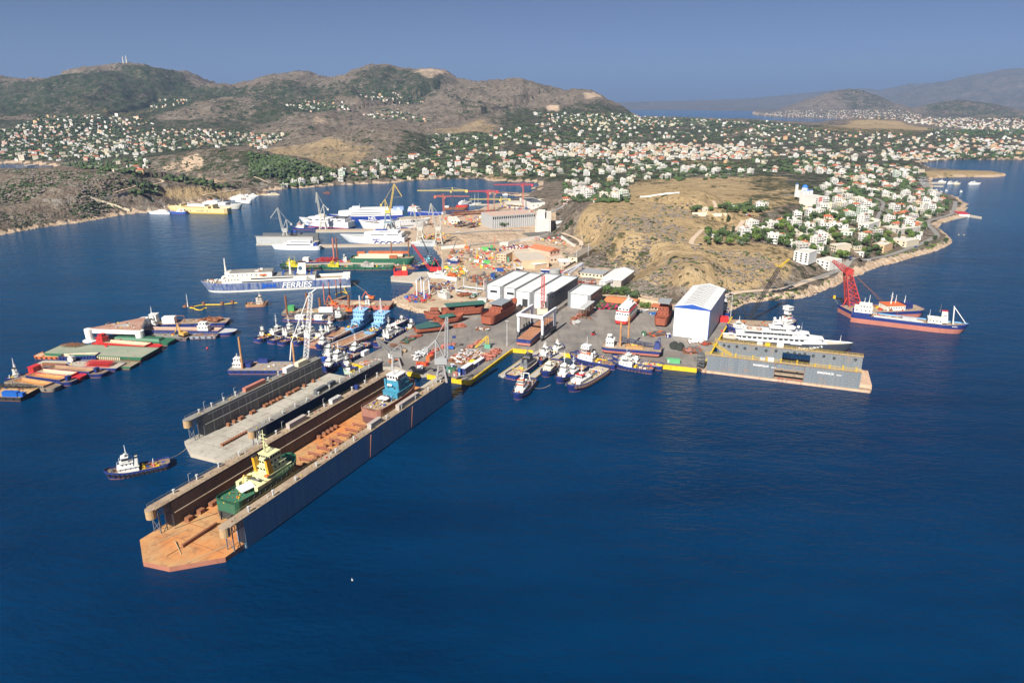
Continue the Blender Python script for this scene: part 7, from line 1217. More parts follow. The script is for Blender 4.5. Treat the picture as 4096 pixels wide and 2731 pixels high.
t, H = barge('navy deck barge with white flat cabin, front of the work group', ('M1', 770, 385), ('M1', 1210, 400), 8, 1.6, NAVY, L=40, ntyre=4, house=[('cabin', .25, .42, 2.6, 0, 2.6, WHITE, 2), ('wheelhouse', .62, .78, 2, 0, 3, WHITE, 2)], cl=14, seed=12); b = MB(); b.cyl(-18, 2, 0, 19, .8); part(b, 'spud_pole', RUST, t)
t, H = barge('wide cluttered work barge carrying excavators and white cabin', ('M1', 830, 300), ('M1', 1470, 290), 14, 1.8, DGREY, L=62, ntyre=5, cl=70, seed=13, cm=[RUST, YEL, DGREY, WHITE, NAVY, SAND, ORANGE], dm=DK1T, blunt=.9); part(MB().box(-2, 9, -6, -2, 1.8, 5.4), 'cabin', WHITE, t); part(MB().box(-27, -22, -2, 3, 1.8, 6), 'machine', M((.06, .30, .10), .6), t)
for x, h in ((-12, 16), (-2, 12), (21, 14)): b = MB(); b.cyl(x, 1, 0, h, .9); part(b, 'spud_pole', RUST, t)
t, H = barge('large red barge with sand heap and orange excavator', ('M1', 1330, 225), ('M1', 1870, 235), 15, 3.4, M((.40, .10, .07), .7, .2, .2, .15), PINKR, dm=DK1T, L=52, ntyre=9, cl=36, seed=14, cm=[RUST, DGREY, SAND, WHITE, RUST], blunt=.95, bow=.03); b = MB(); [b.blob((-4 + i * 2.4, (i % 3) - 1, 3.4), 2.6, 0, i, .45, .3) for i in range(7)]; part(b, 'sand_heap', SAND, t)
t, H = barge('narrow walkway pontoon with four red poles', ('M1', 1200, 195), ('M1', 1400, 120), 4.5, 1.2, RUST, L=26, ntyre=0, cl=0, name='walkway_pontoon');
for x in (-11, -4, 5, 11): b = MB(); b.cyl(x, 2.6, 0, 17, .5); part(b, 'pole', SALMON, t)
tug('black pusher tug with white house among the work barges', ('M1', 1240, 375), ('M1', 1385, 378), 15, 6, 1.4, hm=BLACK, seed=70, mh=4, ntyre=6, group=None); tug('small black boat with white cabin roof beside the red barge', ('M1', 1680, 290), ('M1', 1680, 205), 17, 6, 1.4, hm=BLACK, seed=71, mh=2, ntyre=6, group=None)
def excav(label, p, rz, m=ORANGE, s=1., reach=(7, 3)):
 t = thing('excavator', label, 'excavator', p, rz, 'excavators'); b = MB(); b.box(-2.2 * s, 2.2 * s, -1.6 * s, -1 * s, 0, .9 * s); b.box(-2.2 * s, 2.2 * s, 1 * s, 1.6 * s, 0, .9 * s); part(b, 'track', BLACK, t); b = MB(); b.box(-2.4 * s, 1.8 * s, -1.5 * s, 1.5 * s, 1 * s, 2.5 * s); part(b, 'body', m, t); part(MB().box(.3 * s, 1.8 * s, .2 * s, 1.45 * s, 2.5 * s, 3.6 * s), 'cab', m, t)
 b = MB(); b.bar((1.5 * s, 0, 2 * s), (reach[0] * .6 * s, 0, (reach[1] + 3) * s), .35 * s); b.bar((reach[0] * .6 * s, 0, (reach[1] + 3) * s), (reach[0] * s, 0, 1.2 * s), .28 * s); part(b, 'arm', m, t); part(MB().box((reach[0] - .6) * s, (reach[0] + .6) * s, -.7 * s, .7 * s, .2 * s, 1.4 * s), 'bucket', DGREY, t)
excav('orange excavator on the large red barge', W('M1', 1720, 140, 3.5), 3.0, s=1.1); excav('orange excavator raising its arm on the cluttered barge', W('M1', 1290, 215, 2), 2.6, s=1.15, reach=(8, 4)); excav('orange excavator resting arm at right of the white cabin', W('M1', 1460, 290, 2), 3.2, s=1.1)
# ------------------------------------------------------------ barges at the left
LG = 'barges rafted at the left'; ORH = rustmat((.50, .24, .07), (.33, .16, .08), .1); PALEH = rustmat((.55, .45, .32), (.46, .36, .25), .1, (.3, .18, .1))
t, H = barge('rusty crane barge with blue container, cut by the left edge', ('L1', -240, 905), ('L1', 330, 925), 16, 2.2, BLACK, RUST, dm=M((.42, .27, .13), .85, .25, .2, .15), blunt=.97, bow=.02, cl=50, seed=21, group=LG, cm=[RUST, DGREY, YEL, NAVY, RUST]); part(MB().box(5, 14, -7, -4, 2.2, 5), 'container', M((.01, .10, .42), .5), t); part(MB().box(14.2, 17, -6.5, -4, 2.2, 4.4), 'tank', M((.01, .10, .42), .5), t); b = MB(); b.truss((-16, 6, 3), (14, 5, 4), 1.6, 1.6, 12, .15); part(b, 'folded_boom', BLACK, t)
barge('orange rusty hopper barge second from the bottom left', ('L1', 110, 790), ('L1', 615, 870), 8.5, 2, M((.22, .19, .16), .7, .3), RUST, hopper=ORH, group=LG, seed=22, blunt=.45, bow=.2)
barge('navy hopper barge with rusty hold and lifebuoy hut at bow', ('L1', 250, 735), ('L1', 790, 805), 8.5, 2, NAVY, hopper=ORH, group=LG, seed=23, blunt=.4, bow=.2, house=[('hut', .86, .91, 1.4, .3, 2.8, NAVY, 0)])
barge('red hopper barge with pale hold, lower of the two red ones', ('L1', 330, 700), ('L1', 890, 755), 8.8, 2, RED, hopper=PALEH, group=LG, seed=24, blunt=.4, bow=.2, house=[('wheelhouse', .04, .14, 3, .2, 4, RED, 1)], dm=RED)
barge('long navy hopper barge with brown hold and mast at bow', ('L1', 430, 660), ('L1', 1120, 715), 9.5, 2, NAVY, hopper=rustmat((.27, .15, .09), (.35, .24, .14), .1), group=LG, seed=25, blunt=.5, bow=.18, house=[('hut', .84, .88, 1.4, .3, 2.8, NAVY, 0)])
t, H = barge('flat barge carrying red lattice tower sections', ('L1', 400, 610), ('L1', 1275, 640), 11, 2, NAVY, RUST, dm=M((.40, .36, .29), .85, .2, .2, .1), group=LG, seed=26, blunt=.95, bow=.03, cl=14); b = MB(); [b.truss((6, -2.5 + i * 2.2, 3.3), (22, -2.5 + i * 2.2, 3.3), 2, 2, 8, .16) for i in range(3)]; part(b, 'lattice_cargo', RED, t); part(MB().box(-22, -6, -4, -2.4, 2, 3.4), 'steel_cargo', RUST, t); b = MB(); b.tube((-8, 3, 4), (-8, 6, 4), 2, None, 14); part(b, 'cable_drum', LGREY, t)
barge('small orange barge with orange machinery at the far left', ('L1', 740, 520), ('L1', 385, 515), 9, 1.6, ORANGE, group=LG, seed=27, blunt=.5, bow=.15, cl=14, cm=[RED, ORANGE, RUST], dm=M((.48, .32, .2), .8)); barge('open navy box hopper below the big green pontoon', ('L1', 700, 555), ('L1', 975, 545), 9, 1.8, NAVY, hopper=PALEH, L=24, group=LG, seed=28, blunt=.97, bow=.02, hold=(.04, .96), hz=2.2, ntyre=0)
barge('green-edged flat barge with row of white posts', ('L1', 700, 590), ('L1', 1420, 620), 10.5, 1.6, GREENP, PINKR, dm=rustmat((.30, .27, .19), (.24, .19, .13), .1), group=LG, seed=29, blunt=.97, bow=.02, cl=3);
t, H = barge('very large flat green pontoon with pale worn deck', ('L1', 590, 475), ('L1', 1560, 520), 20, 3.2, GREENP, M((.30, .05, .04), .7), dm=rustmat((.20, .26, .19), (.27, .29, .22), .06, (.34, .30, .24)), L=70, group=LG, seed=30, blunt=.98, bow=.01, cl=5, ntyre=0, stern=.01, boot=1.2); b = MB(); [b.truss((-31 + i * 4, 2, 4), (-26 + i * 4, 8, 4), 2, 2, 4, .2) for i in range(3)]; part(b, 'steel_frames', RUST, t); b = MB(); [b.box(0 + i * 1.4, .7 + i * 1.4, -10.6, -10.05, 1, 3) for i in range(15)]; part(b, 'fender_post', CREAM, t)
barge('red hopper barge with pale hold, upper one beside dark green', ('L1', 1010, 390), ('L1', 1690, 445), 9.5, 2.2, RED, hopper=PALEH, group=LG, seed=31, blunt=.4, bow=.2, house=[('wheelhouse', .06, .16, 3, .3, 4.2, RED, 1), ('upper_cabin', .08, .14, 2, 4.3, 6, RED, 1)], dm=RED)
t, H = barge('dark green covered barge with rounded tank top', ('L1', 1190, 350), ('L1', 1810, 380), 10, 2.4, GREENP, group=LG, seed=32, blunt=.8, bow=.06, cl=8, dm=GREENP); part(MB().box(-20, 15, -3.8, 3.8, 2.4, 4, tx=1, ty=1.2), 'tank_top', GREENP, t)
t, H = barge('grey flat barge carrying ochre excavator by the triangle', ('L1', 1560, 315), ('L1', 1990, 325), 10, 1.7, DGREY, dm=DK2T, group=LG, seed=33, blunt=.97, bow=.02, cl=8, cm=[RUST, YEL, RED]); excav('ochre crawler machine on the grey flat barge', W('L1', 1920, 300, 1.8), 2.6, M((.55, .32, .08), .6), 1.3)
t, H = barge('long navy split hopper with white wheelhouse and brown hold', ('L1', 1530, 265), ('L1', 2350, 275), 12, 2.2, NAVY, PINKR, hopper=M((.38, .26, .20), .8, .2), L=76, group=LG, seed=34, blunt=.4, bow=.14, hold=(.12, .84), dm=LGREY); tier(t, 'wheelhouse', 76, .64, .74, 2.6, 3, 6.4, WHITE, 3, 3, roof=1); tier(t, 'bridge', 76, .65, .72, 2, 6.6, 8.6, WHITE, 2, 3, roof=1)
t, H = barge('scrap-laden barge with white huts behind navy split hopper', ('L1', 1720, 185), ('L1', 2240, 170), 14, 2.4, NAVY, dm=DK1T, L=58, group=LG, seed=35, blunt=.9, bow=.05, cl=20, cm=[RUST, SAND, RUST]); b = MB(); [b.blob((10 + i * 2, ((i * 7) % 5) - 2, 3.6), 3, 0, i, .6, .45) for i in range(7)]; part(b, 'scrap_heap', RUST, t); part(MB().box(-18, -9, -4, 2, 2.4, 7), 'hut', WHITE, t); tier(t, 'wheelhouse', 58, .03, .12, 3, 2.4, 9, WHITE, 2, 2, roof=1); mast(t, -26, 0, 9, 15, WHITE); b = MB(); [b.bar((x, -3, 2.4), (x, -3, 8), .3) or b.bar((x, 3, 2.4), (x, 3, 8), .3) for x in (-8, -2)]; b.bar((-8, -3, 8), (-2, -3, 8), .3); part(b, 'frame', RUST, t)
barge('small rusty light-blue barge hung with tyres', ('L1', 1995, 318), ('L1', 2280, 310), 7, 1.8, M((.25, .33, .42), .8, .3, .4, .5), RUST, group=LG, seed=36, cl=12, ntyre=4)
tug('tiny navy boat with white mast near the lowest barges', ('L1', 120, 760), ('L1', 185, 750), 9, 3, 1, seed=37, mh=8, ntyre=0, group=None); tug('tiny navy boat with mast beside the white triangle', ('L1', 1560, 225), ('L1', 1640, 222), 9, 3, 1, seed=38, mh=6, ntyre=0, group=None)
ztr = 9.0; P3 = [np.array(W('L1', *q_, ztr)[:2]) for q_ in ((895, 222), (1465, 240), (1520, 98))]; c3 = sum(P3) / 3; t = thing('floating_platform', 'white triangular floating platform with rusty deck and three legs', 'platform', (c3[0], c3[1], 0)); PW = M((.74, .74, .72), .5, .1, .2, .12)
b = MB(); out = [p_ - c3 for p_ in P3]; inn = [o_ * .28 for o_ in out]; fs = []
for i in range(3):
 a, c_ = out[i], out[(i + 1) % 3]; ia, ic = inn[i], inn[(i + 1) % 3]
 v = [(*a, 6), (*c_, 6), (*ic, 6), (*ia, 6), (*a, ztr), (*c_, ztr), (*ic, ztr), (*ia, ztr)]; b.add(v, [(0, 1, 5, 4), (2, 3, 7, 6), (0, 3, 2, 1)])
part(b, 'frame', PW, t); b = MB()
for i in range(3): b.add([(*out[i], ztr), (*out[(i + 1) % 3], ztr), (*inn[(i + 1) % 3], ztr), (*inn[i], ztr)], [(0, 1, 2, 3)])
part(b, 'deck', rustmat((.42, .27, .21), (.34, .18, .13), .12), t)
for o_ in out: q_ = o_ * .93; b = MB(); b.cyl(q_[0], q_[1], -1, ztr - .2, 2.6, 3.0, 14); b.cyl(q_[0], q_[1], -.5, .6, 5, 5, 14); part(b, 'leg', PW, t)
clutter(t, -14, 14, 6, ztr + .05, 30, 40, [RUST, LGREY, YEL], .5)
for i, (x0, y0, x1, y1, l, lab) in enumerate(((1880, 745, 2000, 748, 20, 'white yacht moored at the boatyard point, inner'), (1990, 735, 2080, 738, 18, 'white yacht moored at the boatyard point, outer'), (980, 800, 1110, 805, 22, 'white ferry boat hull on the boatyard slip'), (1200, 775, 1330, 780, 20, 'white yacht ashore behind the grey cargo ship bow'))): yacht(lab, ('B2', x0, y0), ('B2', x1, y1), 5.5, l, z=.3 if i < 2 else 2.6, group='boats around the left boatyard point')
# ------------------------------------------------------------ superyacht and the ships at the right
t, H, L = ship('large white superyacht with dark grey hull and helipad', ('R1', 800, 720), ('R1', 2060, 812), 13.5, 5.0, 84, cat='superyacht', name='superyacht', hm=M((.055, .065, .085), .25, .05), bm=M((.03, .035, .05), .3), dm=M((.60, .52, .42), .6), bow=.42, stern=.06, sw=.85, rake=.07, sh=1.6, bw=.8, flare=.25, pw=.8, sheer_from=.45, im=WHITE)
YW = M((.70, .70, .70), .35, .03, .2)
b = MB(); b.prism([(-L * .38, -6.7), (L * .1, -6.75), (L * .3, -4.9), (L * .3, 4.9), (L * .1, 6.75), (-L * .38, 6.7)], 5.3, 6.4); part(b, 'main_deck', YW, t)
o = tier(t, 'superstructure', L, .14, .76, 5.4, 6.4, 8.9, YW, 12, 0, .5, 1.1, 2.4, rnd=11); part(MB().prism([(-L * .4, -6.2), (L * .12, -6.2), (L * .27, -3), (L * .27, 3), (L * .12, 6.2), (-L * .4, 6.2)], 8.9, 9.5), 'upper_deck', YW, t)
o = tier(t, 'superstructure', L, .3, .64, 4.7, 9.5, 12, YW, 8, 0, .55, 1.1, 2.2, rnd=9); part(MB().prism([(-L * .34, -5.4), (L * .05, -5.4), (L * .16, -2.5), (L * .16, 2.5), (L * .05, 5.4), (-L * .34, 5.4)], 12, 12.5), 'sun_deck', YW, t); b = MB(); b.cyl(-L * .26, 0, 12.52, 12.6, 5.2, 5.2, 20); part(b, 'helipad', M((.34, .20, .12), .7), t)
b = MB(); b.torus((-L * .26, 0, 12.64), (0, 0, 1), 3.6, .16, 20, 4); b.bar((-L * .26 - 1.4, -1, 12.66), (-L * .26 + 1.4, -1, 12.66), .2); b.bar((-L * .26 - 1.4, 1, 12.66), (-L * .26 + 1.4, 1, 12.66), .2); b.bar((-L * .26, -1, 12.66), (-L * .26, 1, 12.66), .2); part(b, 'helipad_marking', LW, t)
tier(t, 'bridge', L, .36, .53, 4, 12.5, 15, YW, 6, 0, .55, 1.1, 1.6, rnd=4); part(MB().prism([(-L * .15, -4.4), (L * .04, -4.4), (L * .06, 0), (L * .04, 4.4), (-L * .15, 4.4)], 15, 15.5), 'bridge_deck', YW, t); b = MB(); b.box(-11, -5, -3, 3, 15.5, 18, 0, 1, .6); b.box(-10, -4, -4.5, 4.5, 18, 18.7, 0, 1); b.cyl(-6, 0, 18.7, 22, .8, .4, 8); b.blob((-9, 2.5, 20), 1.1, 0, 1, 1, 0); b.blob((-9, -2.5, 20), 1.1, 0, 2, 1, 0); b.blob((6, -2, 16.4), 1.1, 0, 2, 1, 0); part(b, 'radar_mast', YW, t)
mast(t, L * .4, 0, 6.4, 12, YW, .14, .6); mast(t, L * .1, 0, 12.5, 19, YW, .06, .2); part(MB().box(-34, -31, -5, -2, 6.4, 7.2).box(-38, -35, 2, 5, 6.4, 7.2), 'deck_locker', YW, t)
b = MB(); b.bar((-L * .48, 0, 5), (-L * .5, 0, 10), .08); b.box(-L * .5 - 1.6, -L * .5, -.03, .03, 8.6, 9.8, 1); part(b, 'flag', [YW, RED], t)
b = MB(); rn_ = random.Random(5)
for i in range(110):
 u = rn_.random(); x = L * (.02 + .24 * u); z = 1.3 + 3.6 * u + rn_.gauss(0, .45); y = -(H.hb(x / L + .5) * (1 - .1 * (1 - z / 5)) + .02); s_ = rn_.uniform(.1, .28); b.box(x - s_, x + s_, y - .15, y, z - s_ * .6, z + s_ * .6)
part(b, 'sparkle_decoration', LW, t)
# the tug and crane barge behind the yacht
t, H, z = tug('tug with tall tower and orange bridge hidden behind superyacht', ('R1', 1300, 560), ('R1', 1490, 520), 24, 9, 2, seed=80, mh=7, trim=ORANGE, ntyre=0, group=None, style=0); tier(t, 'bridge_tower', 24, .54, .68, 2, z + 2.6, z + 6, WHITE, 2, 2); tier(t, 'top_bridge', 24, .5, .72, 2.8, z + 6, z + 8.4, WHITE, 3, 3, roof=1)
tug('navy tug with small white wheelhouse between hangar and superyacht', ('R1', 1120, 590), ('R1', 850, 575), 26, 8, 1.6, seed=81, mh=7, ntyre=4, style=2, group=None); tug('dark tug peeping out behind the white hangar', ('R1', 790, 420), ('R1', 775, 380), 18, 6, 1.6, seed=82, mh=6, ntyre=0, group=None)
t, H = barge('brown crane barge with red winch house behind superyacht', ('R1', 840, 520), ('R1', 1300, 540), 16, 2, BLACK, RUST, dm=DK1T, L=56, ntyre=0, cl=30, seed=82, blunt=.97, bow=.02, cm=[RUST, DGREY, RUST, ORANGE]); part(MB().box(-25, -18, -2, 3, 2, 6.2), 'winch_house', RED, t)
base = np.array(W('R1', 1035, 470, 2.2))
def wp(base, c, x, y, dy=0): a_, b__ = ray(c, x, y); return np.array(((base[1] + dy) * a_, base[1] + dy, CH + b__ * (base[1] + dy))) - base
tip = wp(base, 'H1', 1640, 1250, 10); t = thing('crawler_crane', 'tall black lattice crane with yellow jib tip beside hangar', 'crane', tuple(base)); b = MB(); b.truss((0, 0, 1), tuple(tip), 2.2, 1.8, 18, .19); part(b, 'boom', BLACK, t); b = MB(); tp2 = wp(base, 'H1', 1790, 1122, 10); b.truss(tuple(tip), tuple(tp2), 1.4, .6, 5, .14); b.truss(tuple(tip), tuple(wp(base, 'H1', 1570, 1200, 10)), 1.2, .6, 3, .14); part(b, 'jib', YEL, t)
b = MB(); b.bar((-2, 0, 1), tuple(wp(base, 'R1', 970, 318)), .45); b.bar(tuple(wp(base, 'R1', 970, 318)), tuple(tip * .95), .05); b.bar((-12, 0, 3), tuple(wp(base, 'R1', 905, 380)), .35); b.bar(tuple(wp(base, 'R1', 905, 380)), (-6, 0, 3), .3); part(b, 'a_frame', BLACK, t)
# pipe-laying ship and red crane barge
BR = M((.42, .16, .12), .65, .2, .15, .12); t, H, L = ship('long ship with navy topsides, high pink-red hull, bow right', ('R2', 665, 1035), ('R2', 2060, 1205), 14, 5.2, 77, cat='ship', name='work_ship', hm=NAVY, bm=BR, dm=DK1T, boot=3.6, bow=.28, stern=.05, sw=.85, rake=.06, bw=.9, sh=1.8, flare=.2, sheer_from=.7, im=LBLUE)
part(MB().box(-L * .5 + .3, -L * .335, -6.9, 6.9, 5.3, 8.2), 'poop', NAVY, t); tier(t, 'deckhouse', L, .02, .18, 6, 8.2, 11, OLDW, 4, 3, na=4, roof=1); tier(t, 'bridge', L, .06, .17, 5, 11.2, 13.6, OLDW, 4, 4, roof=1); mast(t, -L * .36, 0, 13.6, 21, WHITE, .25); mast(t, -L * .4, 2, 13.6, 18, WHITE, .2)
tier(t, 'deckhouse', L, .66, .78, 4.4, 6, 9.2, OLDW, 4, 3, na=3, roof=1); fn = funnel(t, L * .27, 0, 6.5, 15, 4.6, 3.4, OLDW, RED, .4); mast(t, L * .25, 0, 14, 20, DGREY, .3); mast(t, L * .17, 0, 9, 15, WHITE, .15)
b = MB(); [b.tube((L * .27 + .9 + i * .9, -1.75, 12), (L * .27 + .9 + i * .9, -1.85, 12), .42, None, 8, i) for i in range(3)]; part(b, 'emblem', [M((.3, .4, .05), .5), BLUE, RED], fn)
b = MB()
for y in (-2.4, 2.4): b.bar((L * .37, y, 6.5), (L * .355, y * .4, 19), .4)
b.bar((L * .355, -1.4, 19), (L * .355, 1.4, 19), .4); b.bar((L * .355, 0, 19), (L * .47, 0, 8), .3); b.bar((L * .362, -2, 12), (L * .362, 2, 12), .2); part(b, 'bow_frame', WHITE, t); clutter(t, -L * .32, L * .14, 5, 5.2, 70, 44, [RUST, RUST, LGREY, YEL, DGREY, SAND, RED], 1.1); b = MB(); b.box(-L * .3, L * .12, -5.6, -5.2, 5.2, 7.2); b.box(-4, 5, -6.5, -3.5, 5.2, 8.6); part(b, 'side_structure', LGREY, t); words('INTER I', 1.1, LW, t, (L * .385, -H.hb(.88) - .12, 5.6), (math.pi / 2, 0, R(19)))
t, H, L = ship('red-bottomed heavy lift barge moored behind the long ship', ('R2', 545, 975), ('R2', 1500, 950), 24, 4.6, 62, cat='ship', name='crane_barge', hm=NAVY, bm=BR, dm=DK1T, boot=3.2, bow=.15, stern=.04, sw=.9, blunt=.4, bw=.8, sh=.8, z0=-2); tier(t, 'deckhouse', L, .5, .74, 6, 4.6, 8.4, OLDW, 7, 4, roof=1, rm=ORANGE); tier(t, 'deckhouse', L, .76, .86, 4, 4.6, 9, NAVY, 3, 3, roof=1); mast(t, L * .1, 0, 8.4, 18, WHITE, .3, 2); mast(t, L * .18, 2, 8.4, 15, WHITE, .2, .3); mast(t, L * .28, 0, 8, 15, WHITE, .2, .3); clutter(t, -L * .1, L * .4, 8, 4.6, 46, 45, [RUST, RED, YEL, RUST, DGREY], 1.2)
base = np.array(W('R2', 650, 850, 4.8)); REDC = M((.44, .05, .045), .55, .2, .3, .05); t2 = thing('heavy_crane', 'huge red lattice crane with bent boom over the coast', 'crane', tuple(base)); el = wp(base, 'R2', 592, 425); tp = wp(base, 'R2', 415, 295); b = MB()
for p_, q_ in (((-3.6, -4, 0), (-1.8, -2.5, 0)), ((6, 4, 0), (2.2, 2.5, 0)), ((6, -4, 0), (2.2, -2.5, 0)), ((-3.6, 4, 0), (-1.8, 2.5, 0))):
 p_ = np.array(p_, float); q_ = el + np.array(q_, float); b.bar(p_, q_, .55)
c4 = [(-3.6, -4), (6, -4), (6, 4), (-3.6, 4)]; e4 = [(-1.8, -2.5), (2.2, -2.5), (2.2, 2.5), (-1.8, 2.5)]; prev = None
for i in range(9):
 u = i / 8; ring = [np.array((c4[j][0] * (1 - u) + (el[0] + e4[j][0]) * u, c4[j][1] * (1 - u) + (el[1] + e4[j][1]) * u, el[2] * u)) for j in range(4)]
 for j in range(4):
  if i: b.bar(ring[j], ring[(j + 1) % 4], .2); b.bar(prev[j], ring[(j + 1) % 4] if i % 2 else ring[j], .24); b.bar(prev[(j + 1) % 4], ring[j], .24)
 prev = ring
b.bar((-9, -3, -1), tuple(el * .38), .4); part(b, 'boom', REDC, t2); b = MB(); b.truss(tuple(el + (2.5, 0, -1)), tuple(tp), 5.6, 1.6, 9, .32); b.box(el[0] - 1, el[0] + 4, -2.6, 2.6, el[2] - 2, el[2] + 2); part(b, 'upper_boom', REDC, t2); b = MB(); hk = wp(base, 'R2', 432, 735)
for dx in (-.4, .4): b.bar(tuple(wp(base, 'R2', 428, 330) + (dx, 0, 0)), tuple(hk + (dx, 0, 0)), .08)
part(b, 'hoist_rope', DGREY, t2); b = MB(); b.box(hk[0] - .8, hk[0] + .8, -.6, .6, hk[2] - 2, hk[2] + .5); part(b, 'hook_block', YEL, t2); b = MB(); e2 = wp(base, 'R2', 1150, 915)
for dx in (-1, 0, 1): b.bar(tuple(el + (3, dx, 0)), tuple(e2 + (dx * 2, dx, 0)), .12)
part(b, 'stay_rope', RUST, t2)
# ------------------------------------------------------------ cranes
def portal(label, c, bx, by, cabx, caby, tipx, tipy, col, lcol, leg=.55, w_=5, z=2.3, counter=None, hook=None, base=None, grp='portal cranes of the north quay', hang=None):
 base = np.array(W(c, bx, by, z)) if base is None else np.array(base); cab = wp(base, c, cabx, caby); tip = wp(base, c, tipx, tipy); t = thing('portal_crane', label, 'crane', tuple(base), 0, grp); h = cab[2]
 for sx in (-1, 1):
  for sy in (-1, 1): b = MB(); b.tube((sx * w_, sy * w_, 0), (sx * w_ * .45, sy * w_ * .45, h), .75 * leg / .55, .5 * leg / .55, 4); part(b, 'leg', lcol, t)
 b = MB(); b.box(-w_ * .75, w_ * .75, -w_ * .75, w_ * .75, h * .45, h * .45 + .8); b.box(-w_ * .55, w_ * .55, -w_ * .55, w_ * .55, h - .4, h + .6)
 for sx in (-1, 1): b.bar((sx * w_ * .95, -w_ * .95, .5), (sx * w_ * .72, w_ * .72, h * .45), .25); b.bar((-w_ * .95, sx * w_ * .95, .5), (w_ * .72, sx * w_ * .72, h * .45), .25)
 part(b, 'portal', lcol, t); s = 1 if tip[0] > 0 else -1
 part(MB().box(-3.4, 3.4, -2.2, 2.2, h + .6, h + 4), 'machinery_house', col, t); at = np.array((-s * 2.5, 0, h + 4 + (tip[2] - h) * .38)); b = MB()
 for y in (-1.3, 1.3): b.bar((-s * 3, y, h + 4), tuple(at + (0, y * .5, 0)), .3); b.bar((s * 2, y, h + 4), tuple(at + (0, y * .5, 0)), .22)
 b.bar(tuple(at), (-s * 8, 0, h + 3.5 + (tip[2] - h) * .2), .45); b.box(-s * 8 - 1.2, -s * 8 + 1.2, -1, 1, h + 2 + (tip[2] - h) * .2, h + 4.5 + (tip[2] - h) * .2); part(b, 'tower', col, t)
 b = MB(); ft = np.array((s * 2.8, 0, h + 3)); b.truss(tuple(ft), tuple(tip), 2.0, 1.3, 10, .26); part(b, 'boom', col, t); b = MB(); b.bar(tuple(at), tuple(tip), .22)
 e = tip + np.array(((hang or s * .3) * abs(tip[2] - h) * .5, 0, -(tip[2] - h) * .42)); b.truss(tuple(tip), tuple(e), 1.1, .5, 5, .2); b.bar(tuple(ft * .5 + tip * .5), tuple(e), .1); part(b, 'jib', col, t); b = MB(); b.bar(tuple(e), tuple(e - (0, 0, (tip[2] - h) * .3)), .06); part(b, 'hoist_rope', DGREY, t); return t
PG = M((.46, .45, .40), .6, .15, .3, .08); PG2 = M((.22, .22, .215), .6, .2, .3, .1); CYE = M((.62, .44, .10), .55, .12, .3, .05); CBL = M((.20, .27, .30), .6, .12, .3, .05)
portal('grey-white portal crane before the red-striped fast ferry', 'B3', 1150, 1040, 1150, 850, 1042, 470, PG, PG, w_=4, hang=-.12); portal('grey portal crane standing in the pale grey floating dock', 'B3', 570, 1250, 570, 1085, 432, 715, M((.33, .34, .34), .6), PG, w_=4, hang=-.7); portal('yellow portal crane on tall blue-grey legs, highest in the harbour', 'B4', 215, 1060, 200, 800, 300, 340, CYE, CBL, w_=6, hang=.5)
portal('white portal crane beside the sand slope, left of its pair', 'B4', 715, 1250, 715, 1060, 590, 655, PG, PG, w_=4.5, hang=-.2); portal('white portal crane beside the sand slope, right of its pair', 'B4', 1000, 1275, 1005, 1060, 875, 645, PG, PG, w_=4.5, hang=-.2)
c1 = (A1[0] + 163 * math.cos(r1) - 33 * math.sin(r1), A1[1] + 163 * math.sin(r1) + 33 * math.cos(r1), ZT1 + .3); c2 = (A1[0] + 156 * math.cos(r1) + 1 * math.sin(r1), A1[1] + 156 * math.sin(r1) - 1 * math.cos(r1), ZT1 + .3)
portal('dark grey crane at the far left corner of the blue dock', 'Y1', 130, 940, 130, 700, 40, 420, PG2, PG2, w_=3, base=c1, grp='dock wall cranes', leg=.6, hang=.2); portal('grey crane with pale thin jib at the far right dock corner', 'Y1', 1060, 1010, 1040, 810, 1125, 80, M((.32, .33, .34), .6), M((.25, .24, .24), .6), w_=3, base=c2, grp='dock wall cranes', leg=.6, hang=.05)
def tower(label, c, bx, by, topx, topy, jx, jy, cx, cy, col, mcol=None, z=2.4, w_=2.2, up=3):
 base = np.array(W(c, bx, by, z)); top = wp(base, c, topx, topy); j = wp(base, c, jx, jy); k = wp(base, c, cx, cy); h = (j[2] + k[2]) / 2; h = max(h, 5); t = thing('tower_crane', label, 'tower crane', tuple(base), 0, 'tower cranes of the shipyard'); b = MB(); b.truss((0, 0, 0), (0, 0, h), w_, w_, int(h / 2.4), .26); part(b, 'mast', mcol or col, t)
 s = 1 if j[0] > 0 else -1; b = MB(); b.truss((0, 0, h + .8), (j[0], 0, h + .8), 1.8, 1.2, int(abs(j[0]) / 2.6) + 2, .22, 0, (0, 0, 1), 3); part(b, 'jib', col, t); b = MB(); b.truss((0, 0, h + .8), (k[0], 0, h + .8), 1.8, 1.6, 5, .22); b.box(k[0] - 1.6, k[0] + 1.6, -1.1, 1.1, h - 1.8, h + 1.8); part(b, 'counter_jib', col, t)
 b = MB(); th = max(top[2], h + up); b.truss((0, 0, h), (0, 0, th), 1.6, .4, 3, .2); b.bar((0, 0, th), (j[0] * .6, 0, h + 1.6), .1); b.bar((0, 0, th), (k[0] * .9, 0, h + 1.6), .14); part(b, 'tower_head', col, t); part(MB().box(-s * -.8, s * 3, -1.2, 1.2, h - 2.2, h) if s > 0 else MB().box(s * 3, -.8, -1.2, 1.2, h - 2.2, h), 'cab', col, t); part(MB().box(-2.6, 2.6, -2.6, 2.6, -.3, 1), 'base', CONC, t)
TY_ = M((.66, .52, .14), .5, .08); TR_ = M((.55, .05, .05), .5, .1); TO_ = M((.50, .13, .07), .55, .1)
